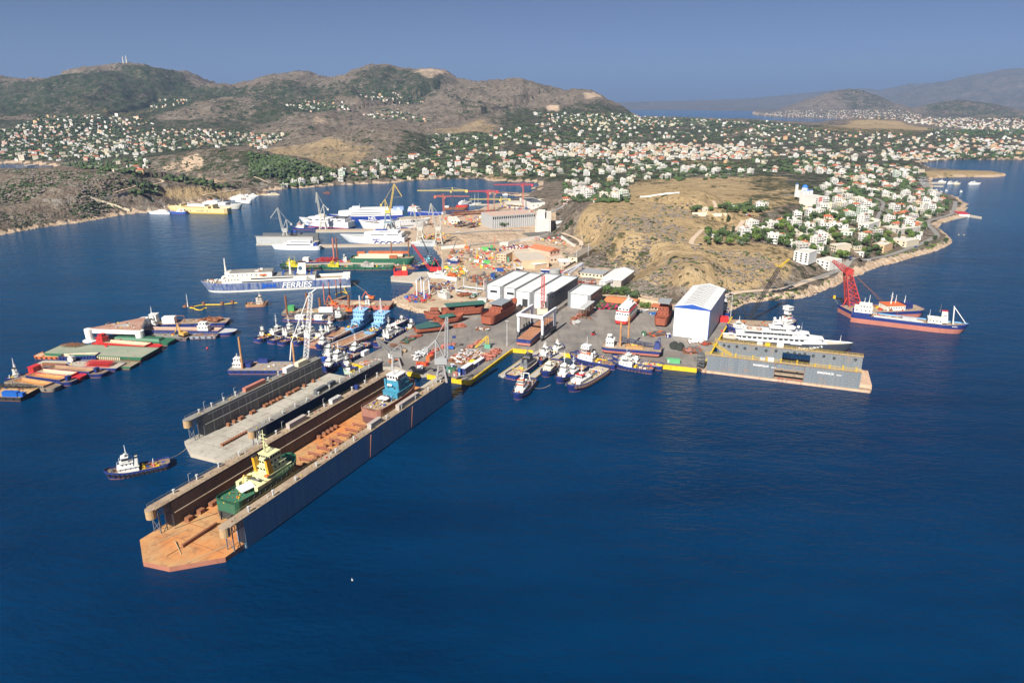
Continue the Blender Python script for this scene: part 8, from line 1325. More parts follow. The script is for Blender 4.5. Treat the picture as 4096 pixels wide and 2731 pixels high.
tower('yellow tower crane on dark lattice mast, jib pointing left', 'B4', 1225, 880, 1210, 392, 662, 430, 1435, 470, TY_, M((.05, .07, .11), .6)); tower('bright red tower crane near the steel frames', 'B4', 1775, 800, 1772, 440, 1398, 450, 1915, 470, TR_); tower('orange tower crane left of the yellow one, jib right', 'B4', 1080, 810, 1080, 492, 1480, 545, 940, 535, TO_)
tower('orange-red tower crane beside houses, long jib left', 'H3', 155, 222, 155, 50, -42, 64, 215, 74, TR_, TO_, 3); tower('rusty brown tower crane behind the bright red one', 'B4', 1870, 750, 1870, 440, 2250, 490, 1800, 480, M((.35, .22, .16), .7)); tower('small far yellow tower crane on the northern quay', 'B4', 1975, 650, 1970, 540, 1480, 575, 2110, 595, TY_, None, 2.4, 1.6)
base = np.array(W('F2', 2120, 545, 2.1)); t = thing('crawler_crane', 'red crawler crane on the pier, jib raised to the left', 'crane', tuple(base)); part(MB().box(-5, 6, -2.5, 2.5, 1.4, 5), 'body', RED, t); part(MB().box(-6, 6, -3.2, -1.6, 0, 1.4).box(-6, 6, 1.6, 3.2, 0, 1.4), 'track', BLACK, t); b = MB(); b.truss((-5, 0, 3), tuple(wp(base, 'F2', 1765, 110)), 2.2, 1.3, 12, .24); part(b, 'boom', RED, t); b = MB(); b.bar((5, 0, 4), (0, 0, 14), .3); b.bar((0, 0, 14), (-4, 0, 4), .25); b.bar((0, 0, 14), tuple(wp(base, 'F2', 1775, 125)), .06); part(b, 'a_frame', RED, t)
def jibc(label, c, bx, by, tx, ty, col, bcol, w_=1.4, bsz=2.5, z=2.3, name='mobile_crane', r=.16): base = np.array(W(c, bx, by, z)); t = thing(name, label, 'crane', tuple(base)); part(MB().box(-bsz, bsz, -bsz * .7, bsz * .7, 0, bsz), 'body', bcol, t); b = MB(); b.truss((0, 0, bsz * .8), tuple(wp(base, c, tx, ty)), w_, w_ * .7, 12, r); part(b, 'boom', col, t); return t
t = jibc('red and white lattice crane rising above the travel lift', 'F3', 1840, 1190, 1855, 605, M((.50, .08, .08), .5, .1), CREAM, 3.0, 4, r=.34); b = MB(); b.truss((0, 0, 3), (0, 0, 9), 4.2, 2.8, 2, .3); part(b, 'base_frame', M((.5, .55, .5), .6), t)
for a in (('orange lattice jib standing in the scrap yard right', 'F3', 1070, 200, 1100, -20, TO_, GREENP), ('thin orange mobile jib near the white wall', 'F3', 655, 170, 622, 35, M((.6, .35, .08), .5), ORANGE), ('thin dark jib near the white wall left', 'F3', 430, 250, 495, 35, DGREY, RUST), ('yellow mobile crane arm before the dark red store', 'F3', 1490, 500, 1395, 372, M((.65, .38, .03), .5), HW), ('yellow pillar crane among the coloured machines', 'F3', 805, 390, 820, 215, M((.65, .5, .08), .5), HW), ('black pair of jibs over the dark boats', 'F2', 2080, 420, 1900, 0, BLACK, GREENP)): jibc(*a[:6], a[6], a[7], w_=.9)
# travel lift over the slip with barge
q4 = [np.array(W('T1', x, y, 2.3)) for x, y in ((525, 290), (808, 330), (925, 215), (650, 185))]; c0 = sum(q4) / 4; rz = R(65.3); h = HT(q4[0], 'T1', 515, 32) - 2.3; ca, sa = math.cos(-rz), math.sin(-rz); lo = [((p_ - c0)[0] * ca - (p_ - c0)[1] * sa, (p_ - c0)[0] * sa + (p_ - c0)[1] * ca) for p_ in q4]
hx = sum(abs(p_[0]) for p_ in lo) / 4; hy = sum(abs(p_[1]) for p_ in lo) / 4; TW = M((.72, .74, .77), .45, .06, .2); t = thing('travel_lift', 'white four-legged travel lift straddling a rusty barge', 'travel lift', tuple(c0), rz)
for sx in (-1, 1):
 for sy in (-1, 1): b = MB(); b.tube((sx * hx, sy * hy, 2.4), (sx * hx, sy * hy, h), .95, 1.3, 4); part(b, 'leg', TW, t); b = MB(); [b.tube((sx * hx + d_, sy * hy - .6, 1), (sx * hx + d_, sy * hy + .6, 1), 1.0, None, 10) for d_ in (-1.2, 1.2)]; part(b, 'wheel', BLACK, t)
for sy in (-1, 1): part(MB().box(-hx - 2, hx + 2, sy * hy - .8, sy * hy + .8, h - .6, h + 1.6), 'side_beam', TW, t); part(MB().box(-hx - 2, hx + 2, sy * hy - .9, sy * hy + .9, 2.2, 4.2), 'lower_beam', DGREY, t)
part(MB().box(-hx - .9, -hx + .9, -hy + .8, hy - .8, h - .4, h + 1.5), 'cross_beam', TW, t); b = MB()
for x in (-hx * .6, -hx * .2, hx * .2, hx * .6):
 for sy in (-1, 1): b.bar((x, sy * (hy - 1.5), h - .5), (x, sy * (hy - 2.5), 5), .1); b.box(x - .5, x + .5, sy * (hy - 2) - .5, sy * (hy - 2) + .5, h * .4, h * .4 + 1.6)
part(b, 'sling', BLACK, t)
p0 = np.array(W('T1', 570, 398, 2.3)); p1 = np.array(W('T1', 870, 130, 2.3)); mid = (p0 + p1) / 2; Lb = np.linalg.norm(p1 - p0); t = thing('barge', 'rusty flat barge ashore under the white travel lift', 'barge', (mid[0], mid[1], 2.9), math.atan2(*(p1 - p0)[1::-1])); hullpart(t, Lb, 10.5, 4.2, .0, .02, .02, .98, 0, .3, 1.8, NAVY, BR, z0=.2, blunt=.98, dm=rustmat((.48, .26, .15), (.34, .17, .10), .12)); b = MB(); [b.box(-Lb * .45 + i * 4, -Lb * .45 + i * 4 + .4, -4.6, 4.6, 4.2, 4.6) for i in range(int(Lb / 4.4))]; part(b, 'rib', RUST, t)
# crane barge ashore and its neighbours
def ashore(label, a, b_, B, fb, hm, bm, z, boot, L=None, name='barge', cat='barge', c='T1', **k): p0 = np.array(W(c, *a, 2.3)); p1 = np.array(W(c, *b_, 2.3)); mid = (p0 + p1) / 2; L = L or np.linalg.norm(p1 - p0); t = thing(name, label, cat, (mid[0], mid[1], z), math.atan2(*(p1 - p0)[1::-1])); return t, hullpart(t, L, B, fb, hm=hm, bm=bm, boot=boot, z0=.3, **k), L
t, H, L = ashore('navy and pink crane barge standing ashore behind the quay', (1500, 445), (2190, 500), 15, 3.4, NAVY, BR, 3.2, 1.9, blunt=.97, bow=.03, bw=.2, sh=0, dm=DK1T); tier(t, 'cabin', L, .06, .2, 3.6, 3.4, 7.6, WHITE, 3, 2, na=3, roof=1); tier(t, 'wheelhouse', L, .08, .15, 1.8, 7.8, 10.4, WHITE, 2, 3, roof=1); b = MB(); b.truss((-L * .22, 1, 8), (L * .34, 1, 5), 2, 1.6, 14, .2); part(b, 'folded_boom', M((.06, .07, .12), .6), t)
b = MB(); b.box(L * .36, L * .48, -2, 4, 3.4, 7.5, 0, 1, 1); b.bar((L * .4, 1, 7), (L * .46, 1, 11), .3); b.bar((L * .48, 1, 5), (L * .46, 1, 11), .3); part(b, 'winch_house', NAVY, t); part(MB().box(-L * .1, L * .2, -4, 4, 3.4, 4.4), 'sand_load', M((.42, .24, .10), .9, .3, .5), t); clutter(t, -L * .1, L * .2, 4, 4.3, 24, 51, [RUST, YEL, SAND, WHITE, DGREY], .8)
for x, y, z1 in ((-L * .2, -1, 20), (-L * .08, 5, 23)): b = MB(); b.cyl(x, y, 0, z1, .7, .7, 10); part(b, 'spud_pole', M((.42, .22, .10), .8, .4, .4, .3), t)
b = MB(); [b.box(x - .4, x + .4, y - .4, y + .4, -.9, .35) for x in (-L * .4, -L * .2, 0, L * .2, L * .4) for y in (-5, 5)]; part(b, 'support', RUST, t)
# red and white fast ferry ashore
t, H, L = ashore('red and white passenger ferry ashore on the grey apron', (1100, 1380), (1325, 1150), 11, 5, WHITE, RED, 3.0, 2.6, c='F4', L=40, name='passenger_ferry', cat='ferry', sh=1, bow=.4, bw=.5, dm=LGREY); tier(t, 'superstructure', L, .1, .82, 5, 5, 8, WHITE, 9, 3, .5, 1, 1.6, na=5, rnd=5); part(MB().box(-L * .38, L * .25, -5.05, 5.05, 8, 8.5), 'red_band', RED, t); tier(t, 'upper_deckhouse', L, .16, .7, 4.2, 8.5, 11, WHITE, 7, 3, .5, 1, 1.6, na=3, rnd=4); tier(t, 'wheelhouse', L, .5, .66, 2.6, 11, 13, WHITE, 3, 3); mast(t, 0, 0, 11, 18, WHITE, .3); b = MB(); [b.box(x - .6, x + .6, y - .6, y + .6, -.7, .6) for x in (-14, -4, 6, 14) for y in (-3.6, 3.6)]; part(b, 'support', BLACK, t)
# rusty hulls under construction
def rusty(label, c, a, b_, B, fb, L=None, tiers=2, roof=None, z=3.4, **k):
 t, H, L = ashore(label, a, b_, B, fb, RUSTR, RUSTR, z, .6, L=L, c=c, name='ship_hull', cat='unfinished ship', **dict(dict(sh=1.8, bow=.35, bw=1.2, dm=RUSTR, flare=.25), **k))
 for i in range(tiers): tier(t, 'superstructure', L, .28 + .07 * i, .74 - .03 * i, B * .42 - .5 * i, fb + .1 + i * 2.7, fb + 2.7 * (i + 1), RUSTR, 6 - i, 3, .5, .9, .8, na=3)
 if roof: part(MB().box(-L * .2, L * .16, -B * .45, B * .45, fb + 2.7 * tiers + .6, fb + 2.7 * tiers + 1.0), 'grey_roof', roof, t); b = MB(); [b.bar((x, y, fb + 2.7 * tiers - .2), (x, y, fb + 2.7 * tiers + .7), .15) for x in (-L * .19, 0, L * .15) for y in (-B * .4, B * .4)]; part(b, 'post', LGREY, t)
 b = MB(); [b.box(x - .5, x + .5, y - .5, y + .5, -1.2, .4) for x in (-L * .35, -L * .12, L * .1, L * .3) for y in (-B * .28, B * .28)]; part(b, 'support', BLACK, t); return t, L
rusty('largest unfinished rust-brown ship hull with grey flat roof, before halls', 'F3', (980, 1370), (1400, 1130), 12, 5.2, 50, 2, M((.22, .25, .28), .6)); rusty('unfinished yacht hull with domed grey roof beside the hangar', 'F4', (1710, 1440), (1850, 1150), 10, 5, 40, 3, M((.28, .30, .31), .5, .1)); t, L = rusty('rusty covered hull under long green netting', 'F3', (380, 1230), (830, 1190), 10, 3.4, 34, 1, bow=.15)
part(MB().box(-L * .42, L * .5, -5.4, 5.4, 7.6, 7.8), 'net_cover', M((.03, .11, .09), .9, .3), t); rusty('small rusty tug hull at the slip edge with tall cabin', 'F3', (240, 1290), (80, 1290), 7, 2.8, 17, 2); t, L = rusty('salmon hull section under a green net tent', 'F3', (230, 1360), (540, 1310), 9, 2.4, 24, 0); b = MB(); b.add([(-8, -4, 4.6), (4, -4, 5), (4, 4, 5), (-8, 4, 4.6), (-2, 0, 6.2)], [(0, 1, 4), (1, 2, 4), (2, 3, 4), (3, 0, 4)]); part(b, 'net_cover', M((.03, .11, .09), .9, .3), t)
t, L = rusty('flat brown hull base beneath dark green netting, nearest the slip', 'F3', (-20, 1480), (240, 1450), 11, 1.4, 26, 0, bow=.3); b = MB(); b.add([(-12, -5, 3), (6, -5, 3.6), (6, 5, 3.6), (-12, 5, 3), (-4, 0, 6.5)], [(0, 1, 4), (1, 2, 4), (2, 3, 4), (3, 0, 4)]); part(b, 'net_cover', M((.02, .07, .07), .9, .3), t)
t = yacht('grey wooden fishing boat propped up on the sand spit', ('F3', 350, 1000), ('F3', 205, 960), 6, 15, hm=LGREY, sm=DIRTY, z=3.4, fb=2.6, name='fishing_boat', cat='boat'); yacht('white workboat ashore on the pier by the red crane', ('F3', 300, 665), ('F3', 80, 650), 6, 20, z=2.8, fb=2, name='workboat', cat='boat'); yacht('blue and red boat hull ashore among coloured machines', ('F3', 510, 440), ('F3', 370, 430), 5, 14, hm=NAVY, sm=WHITE, z=3, fb=2, name='workboat', cat='boat'); yacht('white and orange workboat ashore right of the red crane', ('F3', 460, 700), ('F3', 330, 680), 6, 18, sm=ORANGE, z=3, fb=2, name='workboat', cat='boat')
# dirt-side frames
for lab, pts, hh in (('white portal frame standing on the sand spit, left one', ((1835, 930), (1905, 860)), 14), ('white portal frame standing on the sand spit, right one', ((1950, 960), (2030, 880)), 14)):
 p0 = np.array(W('F2', *pts[0], 2.4)); p1 = np.array(W('F2', *pts[1], 2.4)) - p0; t = thing('steel_gantry', lab, 'gantry', tuple(p0), 0, 'white portal frames on the sand spit'); b = MB(); b.tube((0, 0, 0), (0, 0, hh), .55, None, 8); b.tube((0, 0, hh), (p1[0], p1[1], hh), .6, None, 8); b.tube((p1[0], p1[1], 0), (p1[0], p1[1], hh), .55, None, 8); part(b, 'frame', M((.62, .66, .72), .5), t)
q_ = np.array(W('F3', 700, 850, 2.3)); t = thing('boat_lift', 'grey four-column boat lift frame on the dirt yard', 'boat lift', tuple(q_), R(-25))
for x, y in ((-10, -6), (10, -6), (-10, 8), (10, 8)): b = MB(); b.tube((x, y, 0), (x, y, 10), .6, .5, 6); part(b, 'column', M((.42, .45, .48), .6), t)
b = MB(); b.box(-10, 10, -6.5, -5.5, 1, 2.4); b.box(-10, 10, 7.5, 8.5, 1, 2.4); b.box(-10.5, -9.5, -6, 8, 1.2, 2); part(b, 'frame', M((.42, .45, .48), .6), t)
for lab, c, pa, pb, pc, hh in (('grey gantry crane over the steel stock yard', 'F4', (190, 720), (290, 725), (495, 560), 9), ('small white gantry before the wide shed', 'F4', (780, 820), (840, 830), (950, 790), 7)):
 p0 = np.array(W(c, *pa, 2.3)); p1 = np.array(W(c, *pb, 2.3)) - p0; p2 = np.array(W(c, *pc, 2.3)) - p0; t = thing('gantry_crane', lab, 'gantry crane', tuple(p0)); b = MB()
 for e in (p1 * 0, p1, p2, p2 + p1 * .0 + (1, 1, 0)): b.tube(tuple(e), (e[0], e[1], hh), .5, .7, 4)
 b.truss((0, 0, hh), (p2[0], p2[1], hh), 2, 2, 10, .3); b.truss((p1[0], p1[1], hh), (p2[0] + 1, p2[1] + 1, hh), 1.6, 1.6, 10, .25); part(b, 'frame', TW, t)
q_ = W('F3', 2035, 645, 2.3); b = MB(); b.cyl(0, 0, 0, 9, 5, 5, 18); solo(b, 'silo', M((.33, .34, .33), .8, .1), 'round grey concrete silo behind the halls', 'silo', q_)
# ------------------------------------------------------------ yard clutter: containers, steel stacks, cars, poles, scrap
def box_thing(label, c, x, y, l, w_, h, m, rz=R(-25), name='container', cat='container', z=2.35, group='containers and cabins on the quay', legs=False):
 p_ = W(c, x, y, z); t = thing(name, label, cat, p_, rz, group); part(MB().box(-l / 2, l / 2, -w_ / 2, w_ / 2, 0, h), 'body', m, t); part(MB().box(-l / 2 - .05, l / 2 + .05, -w_ / 2 - .05, w_ / 2 + .05, h, h + .12), 'roof', m if m != NAVY else HW, t); part(MB().box(-l / 2 + .3, -l / 2 + 1.3, -w_ / 2 - .08, -w_ / 2 - .01, .1, min(2.2, h * .85)), 'door', LGREY, t); return t
AX = R(65.2)
for a in (('white container on the pocket dock quay, left of dark crane', 'M1', 1650, 790, 6, 2.5, 2.8, HW, AX), ('small white box hut behind the dark dock crane', 'Y1', 265, 700, 3.5, 3, 2.8, HW, AX), ('small white hut between the two dock cranes', 'Y1', 710, 895, 3.4, 2.6, 2.6, HW, R(0)), ('blue-ended orange container in the middle of the quay', 'Y1', 865, 740, 6, 2.5, 2.8, ORANGE, AX), ('red container behind the blue-ended one', 'Y1', 885, 690, 5, 2.4, 2.4, RED, AX),
   ('long navy container with white roof at the quay corner', 'Y1', 1440, 930, 11, 3.4, 4.2, NAVY, AX), ('narrow navy container behind the corner one', 'Y1', 1560, 850, 9, 2.4, 2.6, NAVY, AX), ('navy container beyond the yellow cargo net', 'Y1', 1640, 800, 9, 2.6, 2.8, NAVY, AX), ('dark green container by the quay end', 'Y1', 1208, 935, 4.5, 2.6, 2.8, GREENP, R(-5)), ('small teal container left of the green one', 'Y1', 1145, 915, 3, 2.6, 2.6, M((.08, .2, .18), .6), AX), ('blue upright tank at the quay end', 'Y1', 1322, 985, 1.6, 1.6, 4.6, M((.02, .10, .34), .5), 0.), ('little navy hut by the grey crane', 'Y1', 1215, 870, 2.4, 2, 2.6, NAVY, 0.), ('small red stack box at the quay end', 'Y1', 1255, 990, 2.6, 2.2, 2.4, SALMON, .2),
   ('dark green skip container left of the unfinished yacht', 'F4', 1470, 1535, 3, 2.6, 2.6, GREENP, 0.), ('navy and red tool boxes by the hangar door', 'R1', 190, 650, 2.8, 2, 2.6, NAVY, 0.), ('green open rack by the yellow quay wall', 'R1', 245, 915, 8, 2.6, 2.6, M((.10, .36, .16), .6), R(-12)), ('blue low trough by the parked cars', 'F4', 1645, 1205, 9, 1.6, 1.4, M((.02, .12, .38), .5), .1), ('navy container behind the silo', 'F3', 1890, 570, 9, 4, 4, NAVY, R(-10)), ('orange container behind the silo', 'F3', 1990, 530, 9, 3, 3, SALMON, R(-10)), ('upright blue container in the scrap yard', 'F3', 1060, 655, 3.6, 3.6, 5.5, M((.02, .07, .24), .5), .2),
   ('bright green cabin among the coloured machines', 'F3', 965, 410, 7, 3, 3.2, M((.10, .42, .12), .5), 0.), ('green wagon by the white wall', 'F3', 940, 200, 8, 3.5, 3.6, M((.12, .42, .12), .5), 0.), ('green box beside the orange lattice jib', 'F3', 1045, 175, 3.5, 3, 3.4, M((.06, .38, .08), .5), 0.), ('tall dark green tank box left of the ochre block', 'F3', 1290, 380, 4, 3, 5, M((.08, .24, .18), .6), 0.), ('blue container with yellow roof in the scrap yard', 'F3', 1170, 530, 8, 3, 3, M((.02, .07, .28), .5), 0.), ('cream pavilion left of the white-fronted halls', 'F3', 1130, 960, 12, 6, 4, CREAM, R(-25)), ('grey site cabin before the leftmost hall', 'F3', 910, 1005, 8, 4, 3, LGREY, R(-25)), ('grey hut under green canvas by the cove', 'F3', 330, 1150, 5, 4, 3.4, LGREY, R(-25)), ('grey hut with yellow door by the cove', 'F3', 320, 1210, 5, 4, 3.2, LGREY, R(-25)), ('white box truck with dark windows by parked road', 'H3', 405, 330, 12, 4, 4, HW, .1)):
 box_thing(*a[:8], a[8])
q_ = W('Y1', 1545, 800, 2.4); b = MB(); b.blob((0, 0, 1.4), 2.8, 0, 3, .7, .2); solo(b, 'cargo_net', YM, 'yellow heap of netting between the navy containers', 'net', q_)
def stack(label, c, A, B, w_, n, m, h=.5, name='steel_stack', cat='steel stack', group='stacks of steel parts', seed=0, z=2.35):
 a = np.array(W(c, *A, z)); b_ = np.array(W(c, *B, z)); d = b_ - a; L_ = np.linalg.norm(d); rn_ = random.Random(seed + int(A[0])); b = MB()
 for i in range(n):
  x = L_ * rn_.random(); y = rn_.uniform(-w_, w_) / 2; l = rn_.uniform(1.5, 5); k = rn_.uniform(.15, .5); hh = rn_.uniform(0, h); mm = rn_.randrange(len(m))
  if rn_.random() < .5: b.box(x, min(L_ + 1, x + l), y - k, y + k, hh, hh + k * 1.6, mm)
  else: b.box(x, x + k * 2, y - l / 2, y + l / 2, hh, hh + k * 1.5, mm)
 t = thing(name, label, cat, tuple(a), math.atan2(d[1], d[0]), group); part(b, 'pieces', m, t); part(MB().box(0, L_, -w_ / 2, w_ / 2, 0, .25), 'bearers', RUST, t)
RS = [RUST, SALMON, RUSTR]; RSW = [SALMON, LGREY, RUST, HW, SAND]; DS = [DGREY, RUST, GREENP]
for a in (('long rack of salmon and grey steel frames on the container quay', 'Y1', (1240, 790), (1620, 620), 14, 130, RSW, 1.2), ('white-topped window frames on the steel rack', 'Y1', (1260, 745), (1470, 610), 5, 50, [HW, RUST, LGREY], 1.6), ('orange block pile along the quay road', 'Y1', (1700, 760), (1930, 600), 5, 90, [SALMON, RUSTR, SALMON], 1.4), ('long salmon girder on the open apron', 'Y1', (1430, 570), (1670, 450), 2.6, 26, [SALMON], 1.), ('salmon girder beside the boom lift, front', 'Y1', (840, 650), (1160, 500), 2.6, 30, [SALMON], .8), ('salmon girder beside the boom lift, rear', 'Y1', (1080, 560), (1240, 495), 2.2, 20, [SALMON], .8), ('grey trestles with rusty plate near the slip', 'Y1', (430, 490), (560, 410), 6, 40, DS, 1.), ('rust plate stack behind the grey trestles', 'Y1', (560, 420), (700, 360), 4, 26, [RUSTR], .7),
   ('dark bundle of pipes by the dark dock crane', 'Y1', (240, 530), (390, 510), 4, 26, [DGREY, RUST], .9), ('purple-grey frames pile behind the white hut', 'Y1', (250, 630), (340, 600), 4, 26, [DGREY, NAVY], 1.), ('brown frames pile beside the purple-grey one', 'Y1', (340, 650), (450, 600), 4, 30, [RUST, SAND], 1.), ('orange machinery heap by the dark dock crane', 'Y1', (240, 800), (350, 780), 5, 34, [ORANGE, RUST, YEL], 1.6), ('orange pontoon floats by the dock head', 'Y1', (670, 800), (820, 830), 5, 24, [ORANGE, RED], 1.4), ('white ladder-like conveyor pieces, front', 'Y1', (620, 750), (870, 610), 1.6, 40, [HW, DGREY], 1.), ('white ladder-like conveyor pieces, rear', 'Y1', (600, 700), (780, 600), 1.6, 34, [HW, DGREY], 1.), ('rusty table frames under the large unfinished hull', 'F3', (790, 1440), (990, 1440), 5, 40, [RUST, LGREY], .8), ('flat rusty plates right of the green netting', 'F3', (430, 1400), (620, 1380), 8, 40, [RUSTR, SALMON], .3),
   ('red steel beams left of the roofed scaffold', 'F4', (350, 1300), (480, 1220), 4, 30, RS, 1.), ('pale grey trestles before the red beams', 'F4', (320, 1350), (460, 1330), 4, 24, [LGREY], .8), ('row of rust-brown ribbed panels in stock yard', 'F4', (370, 740), (690, 740), 9, 90, [RUSTR, LGREY, RUSTR], 3.), ('tangled dark steel stock beneath the grey gantry', 'F4', (40, 700), (350, 690), 8, 110, [RUST, DGREY, RUST], 2.), ('rusty scaffold stock before the unfinished yacht', 'F4', (1530, 1540), (1790, 1500), 8, 60, [RUST, ORANGE, DGREY], 1.2), ('rusty rib row on the apron near the grey dock', 'R1', (335, 800), (520, 800), 9, 110, [SALMON, RUST, DGREY], 2.), ('white lattice ring frame before the hangar door', 'R1', (395, 700), (540, 700), 5, 26, [HW], 1.2), ('red and black machine heap before the hangar', 'R1', (535, 730), (620, 715), 4, 30, [RED, DGREY, RUST], 1.),
   ('orange and tan skip goods behind the pocket wall', 'M1', (1600, 920), (1800, 860), 5, 40, [SALMON, SAND, ORANGE, LGREY], 1.2), ('row of green and grey skips below boat lift', 'F3', (700, 960), (850, 890), 3, 30, [GREENP, LGREY, DGREY], 1.6), ('rusty frame heap beneath the grey boat lift', 'F3', (520, 920), (760, 880), 7, 90, [RUST, RUSTR], 1.2), ('rusty barge frames by the dirt ramp', 'F3', (530, 1040), (820, 1060), 6, 60, [RUSTR, SAND, ORANGE], 1.2), ('long rust-brown steel frames on the northern quay, rear', 'B4', (1200, 800), (1880, 760), 7, 160, [RUSTR, RUST], 1.6), ('long rust-brown steel frames on the northern quay, front', 'B4', (1180, 835), (1800, 800), 7, 160, [RUSTR, RUST], 1.6), ('dark stacked scaffold block on the northern yard, left', 'B4', (1290, 1020), (1420, 990), 8, 60, [DGREY, BLACK], 6), ('dark stacked scaffold block on the northern yard, right', 'B4', (1470, 1030), (1600, 1000), 8, 60, [DGREY, BLACK], 6), ('yellow-green crane parts laid on the hillside yard', 'H3', (470, 280), (690, 265), 16, 90, [M((.42, .52, .12), .6), M((.5, .55, .2), .6), GREENP], 1.5)):
 stack(*a[:7], a[7])
# heaps where single pieces cannot be counted
def heap(label, c, pts, n, mats, seed, s=1.2, z=2.2, name='scrap_heap'):
 P_ = [W(c, pts[i], pts[i + 1], z)[:2] for i in range(0, len(pts), 2)]; rn_ = random.Random(seed); xs = [p[0] for p in P_]; ys = [p[1] for p in P_]; c0 = (sum(xs) / len(xs), sum(ys) / len(ys), z); b = MB(); k = 0
 while k < n:
  x, y = rn_.uniform(min(xs), max(xs)), rn_.uniform(min(ys), max(ys)); ins = False
  for i in range(len(P_)):
   (x0, y0), (x1, y1) = P_[i - 1], P_[i]
   if (y0 > y) != (y1 > y) and x < (x1 - x0) * (y - y0) / (y1 - y0) + x0: ins = not ins
  if not ins: k += .1; continue
  k += 1; x -= c0[0]; y -= c0[1]; q = rn_.uniform(.4, 1) * s; m = rn_.randrange(len(mats)); r_ = rn_.random()
  if r_ < .35: a = rn_.uniform(0, 3.14); l = q * rn_.uniform(1.5, 4); b.bar((x, y, .2), (x + l * math.cos(a), y + l * math.sin(a), rn_.uniform(.3, 1.6) * s), q * .2, m)
  elif r_ < .75: b.box(x - q, x + q * rn_.uniform(.3, 1.5), y - q * .7, y + q * .7, -.1, q * rn_.uniform(.6, 2), m)
  elif r_ < .9: b.tube((x - q, y, q * .5), (x + q, y, q * .5), q * .55, None, 7, m)
  else: b.blob((x, y, q * .3), q * 1.3, m, k, .7, .4)
 solo(b, name, mats, label, 'scrap', c0, kind='stuff')
MIX = [RUST, RUST, DGREY, RUST, DGREY, SALMON, ORANGE, YEL, WHITE, NAVY, M((.08, .30, .12), .6), RED, LGREY, SAND, RUSTR]
heap('dense jumble of coloured machines and scrap behind the pier', 'F3', (300, 320, 420, 200, 900, 180, 1350, 200, 1350, 480, 900, 520, 700, 430, 300, 470), 340, MIX, 1, 1.5); heap('dark tangled scrap iron heaps left of the halls', 'F3', (650, 620, 1000, 560, 1500, 510, 1740, 600, 1400, 660, 1150, 640, 900, 760, 650, 680), 260, [RUST, DGREY, DGREY, RUSTR, BLACK], 2, 1.6); heap('rows of rusty scrap and machinery on the dirt yard left', 'F3', (80, 720, 450, 700, 470, 820, 330, 900, 60, 860), 170, [RUST, DGREY, RUST, LGREY, NAVY], 3, 1.3)
heap('yellow construction machines beside the harbour wall', 'F3', (300, 480, 650, 470, 660, 620, 480, 620, 300, 540), 110, [YEL, YEL, DGREY, WHITE, ORANGE, M((.1, .3, .15), .6)], 4, 1.6); heap('scrap iron beneath the white portal frames', 'F2', (1660, 940, 1800, 860, 2050, 900, 2100, 1000, 1900, 1030, 1700, 1020), 130, [RUST, RUST, DGREY, RED, BLUE], 5, 1.3); heap('red and white crane parts on the hillside terrace', 'F3', (1200, 130, 1600, 130, 1700, 190, 1250, 200), 130, [RED, WHITE, RUST, WHITE, NAVY, RUSTR], 6, 1.3, 3)
heap('rusty stock heaps between silo and halls', 'F3', (1400, 620, 1720, 570, 1730, 640, 1500, 670), 110, [RUST, RUSTR, SAND, DGREY], 7, 1.3); heap('northern yard scrap and plates under the tower cranes', 'B4', (1050, 860, 1800, 830, 1840, 960, 1300, 1040, 1060, 1000), 220, [RUST, DGREY, ORANGE, YEL, BLUE, WHITE, RED, SALMON], 8, 1.4); heap('stripped machinery on the quay behind the white ferries', 'B4', (420, 860, 900, 850, 1050, 900, 1000, 1050, 600, 1060, 420, 1000), 160, [RUST, DGREY, ORANGE, SAND, LGREY], 9, 1.4); heap('brown and orange goods by the sand slope', 'B4', (720, 1130, 1180, 1120, 1180, 1220, 800, 1220), 110, [RUST, ORANGE, DGREY, YEL, SAND], 10, 1.2)
heap('small dark debris beside the roofed scaffold', 'F4', (590, 1240, 700, 1180, 720, 1260, 640, 1300), 30, [DGREY, RUST], 11, 1.); heap('boats gear and trailers on the left boatyard', 'B2', (120, 930, 500, 860, 1100, 740, 1600, 740, 1500, 790, 900, 850, 500, 930), 200, [WHITE, LGREY, BLUE, RED, SAND, DGREY], 12, 1.2, 2.6); heap('vehicles and goods on the hillside above the barn', 'F3', (1700, 20, 2150, 0, 2300, 120, 2200, 130, 1900, 60), 60, [RED, YEL, ORANGE, WHITE, DGREY], 13, 1., 5); heap('coloured goods in the yard behind the white office', 'H3', (420, 290, 750, 280, 760, 320, 430, 330), 70, [ORANGE, RED, BLUE, WHITE, YEL, GREENP], 14, 1.4, 3); heap('site huts and vehicles on the northern yard', 'H3', (0, 210, 380, 200, 400, 250, 100, 255), 110, [WHITE, CREAM, LGREY, BLUE, RED, DGREY], 15, 1.6, 2.6)
# yellow bollards, tyres on the quay wall
tyq = []
for i, (c, x, y) in enumerate((('R1', 148, 958), ('R1', 228, 968), ('R1', 487, 990), ('R1', 520, 996), ('Y1', 1443, 1062), ('T1', 508, 444), ('T1', 1560, 568))): p_ = W(c, x, y, 1.2); b = MB(); b.torus((0, 0, 0), (0, 1, 0), .75, .32, 12, 6); o = solo(b, 'tyre_fender', BLACK, 'x', 'tyre', (p_[0], p_[1] - .5, 1.4), R(-8), group='tyre fenders on the yellow quay walls'); tyq.append((o, 'black tyre hanging on the yellow quay wall'))
uniq(tyq)
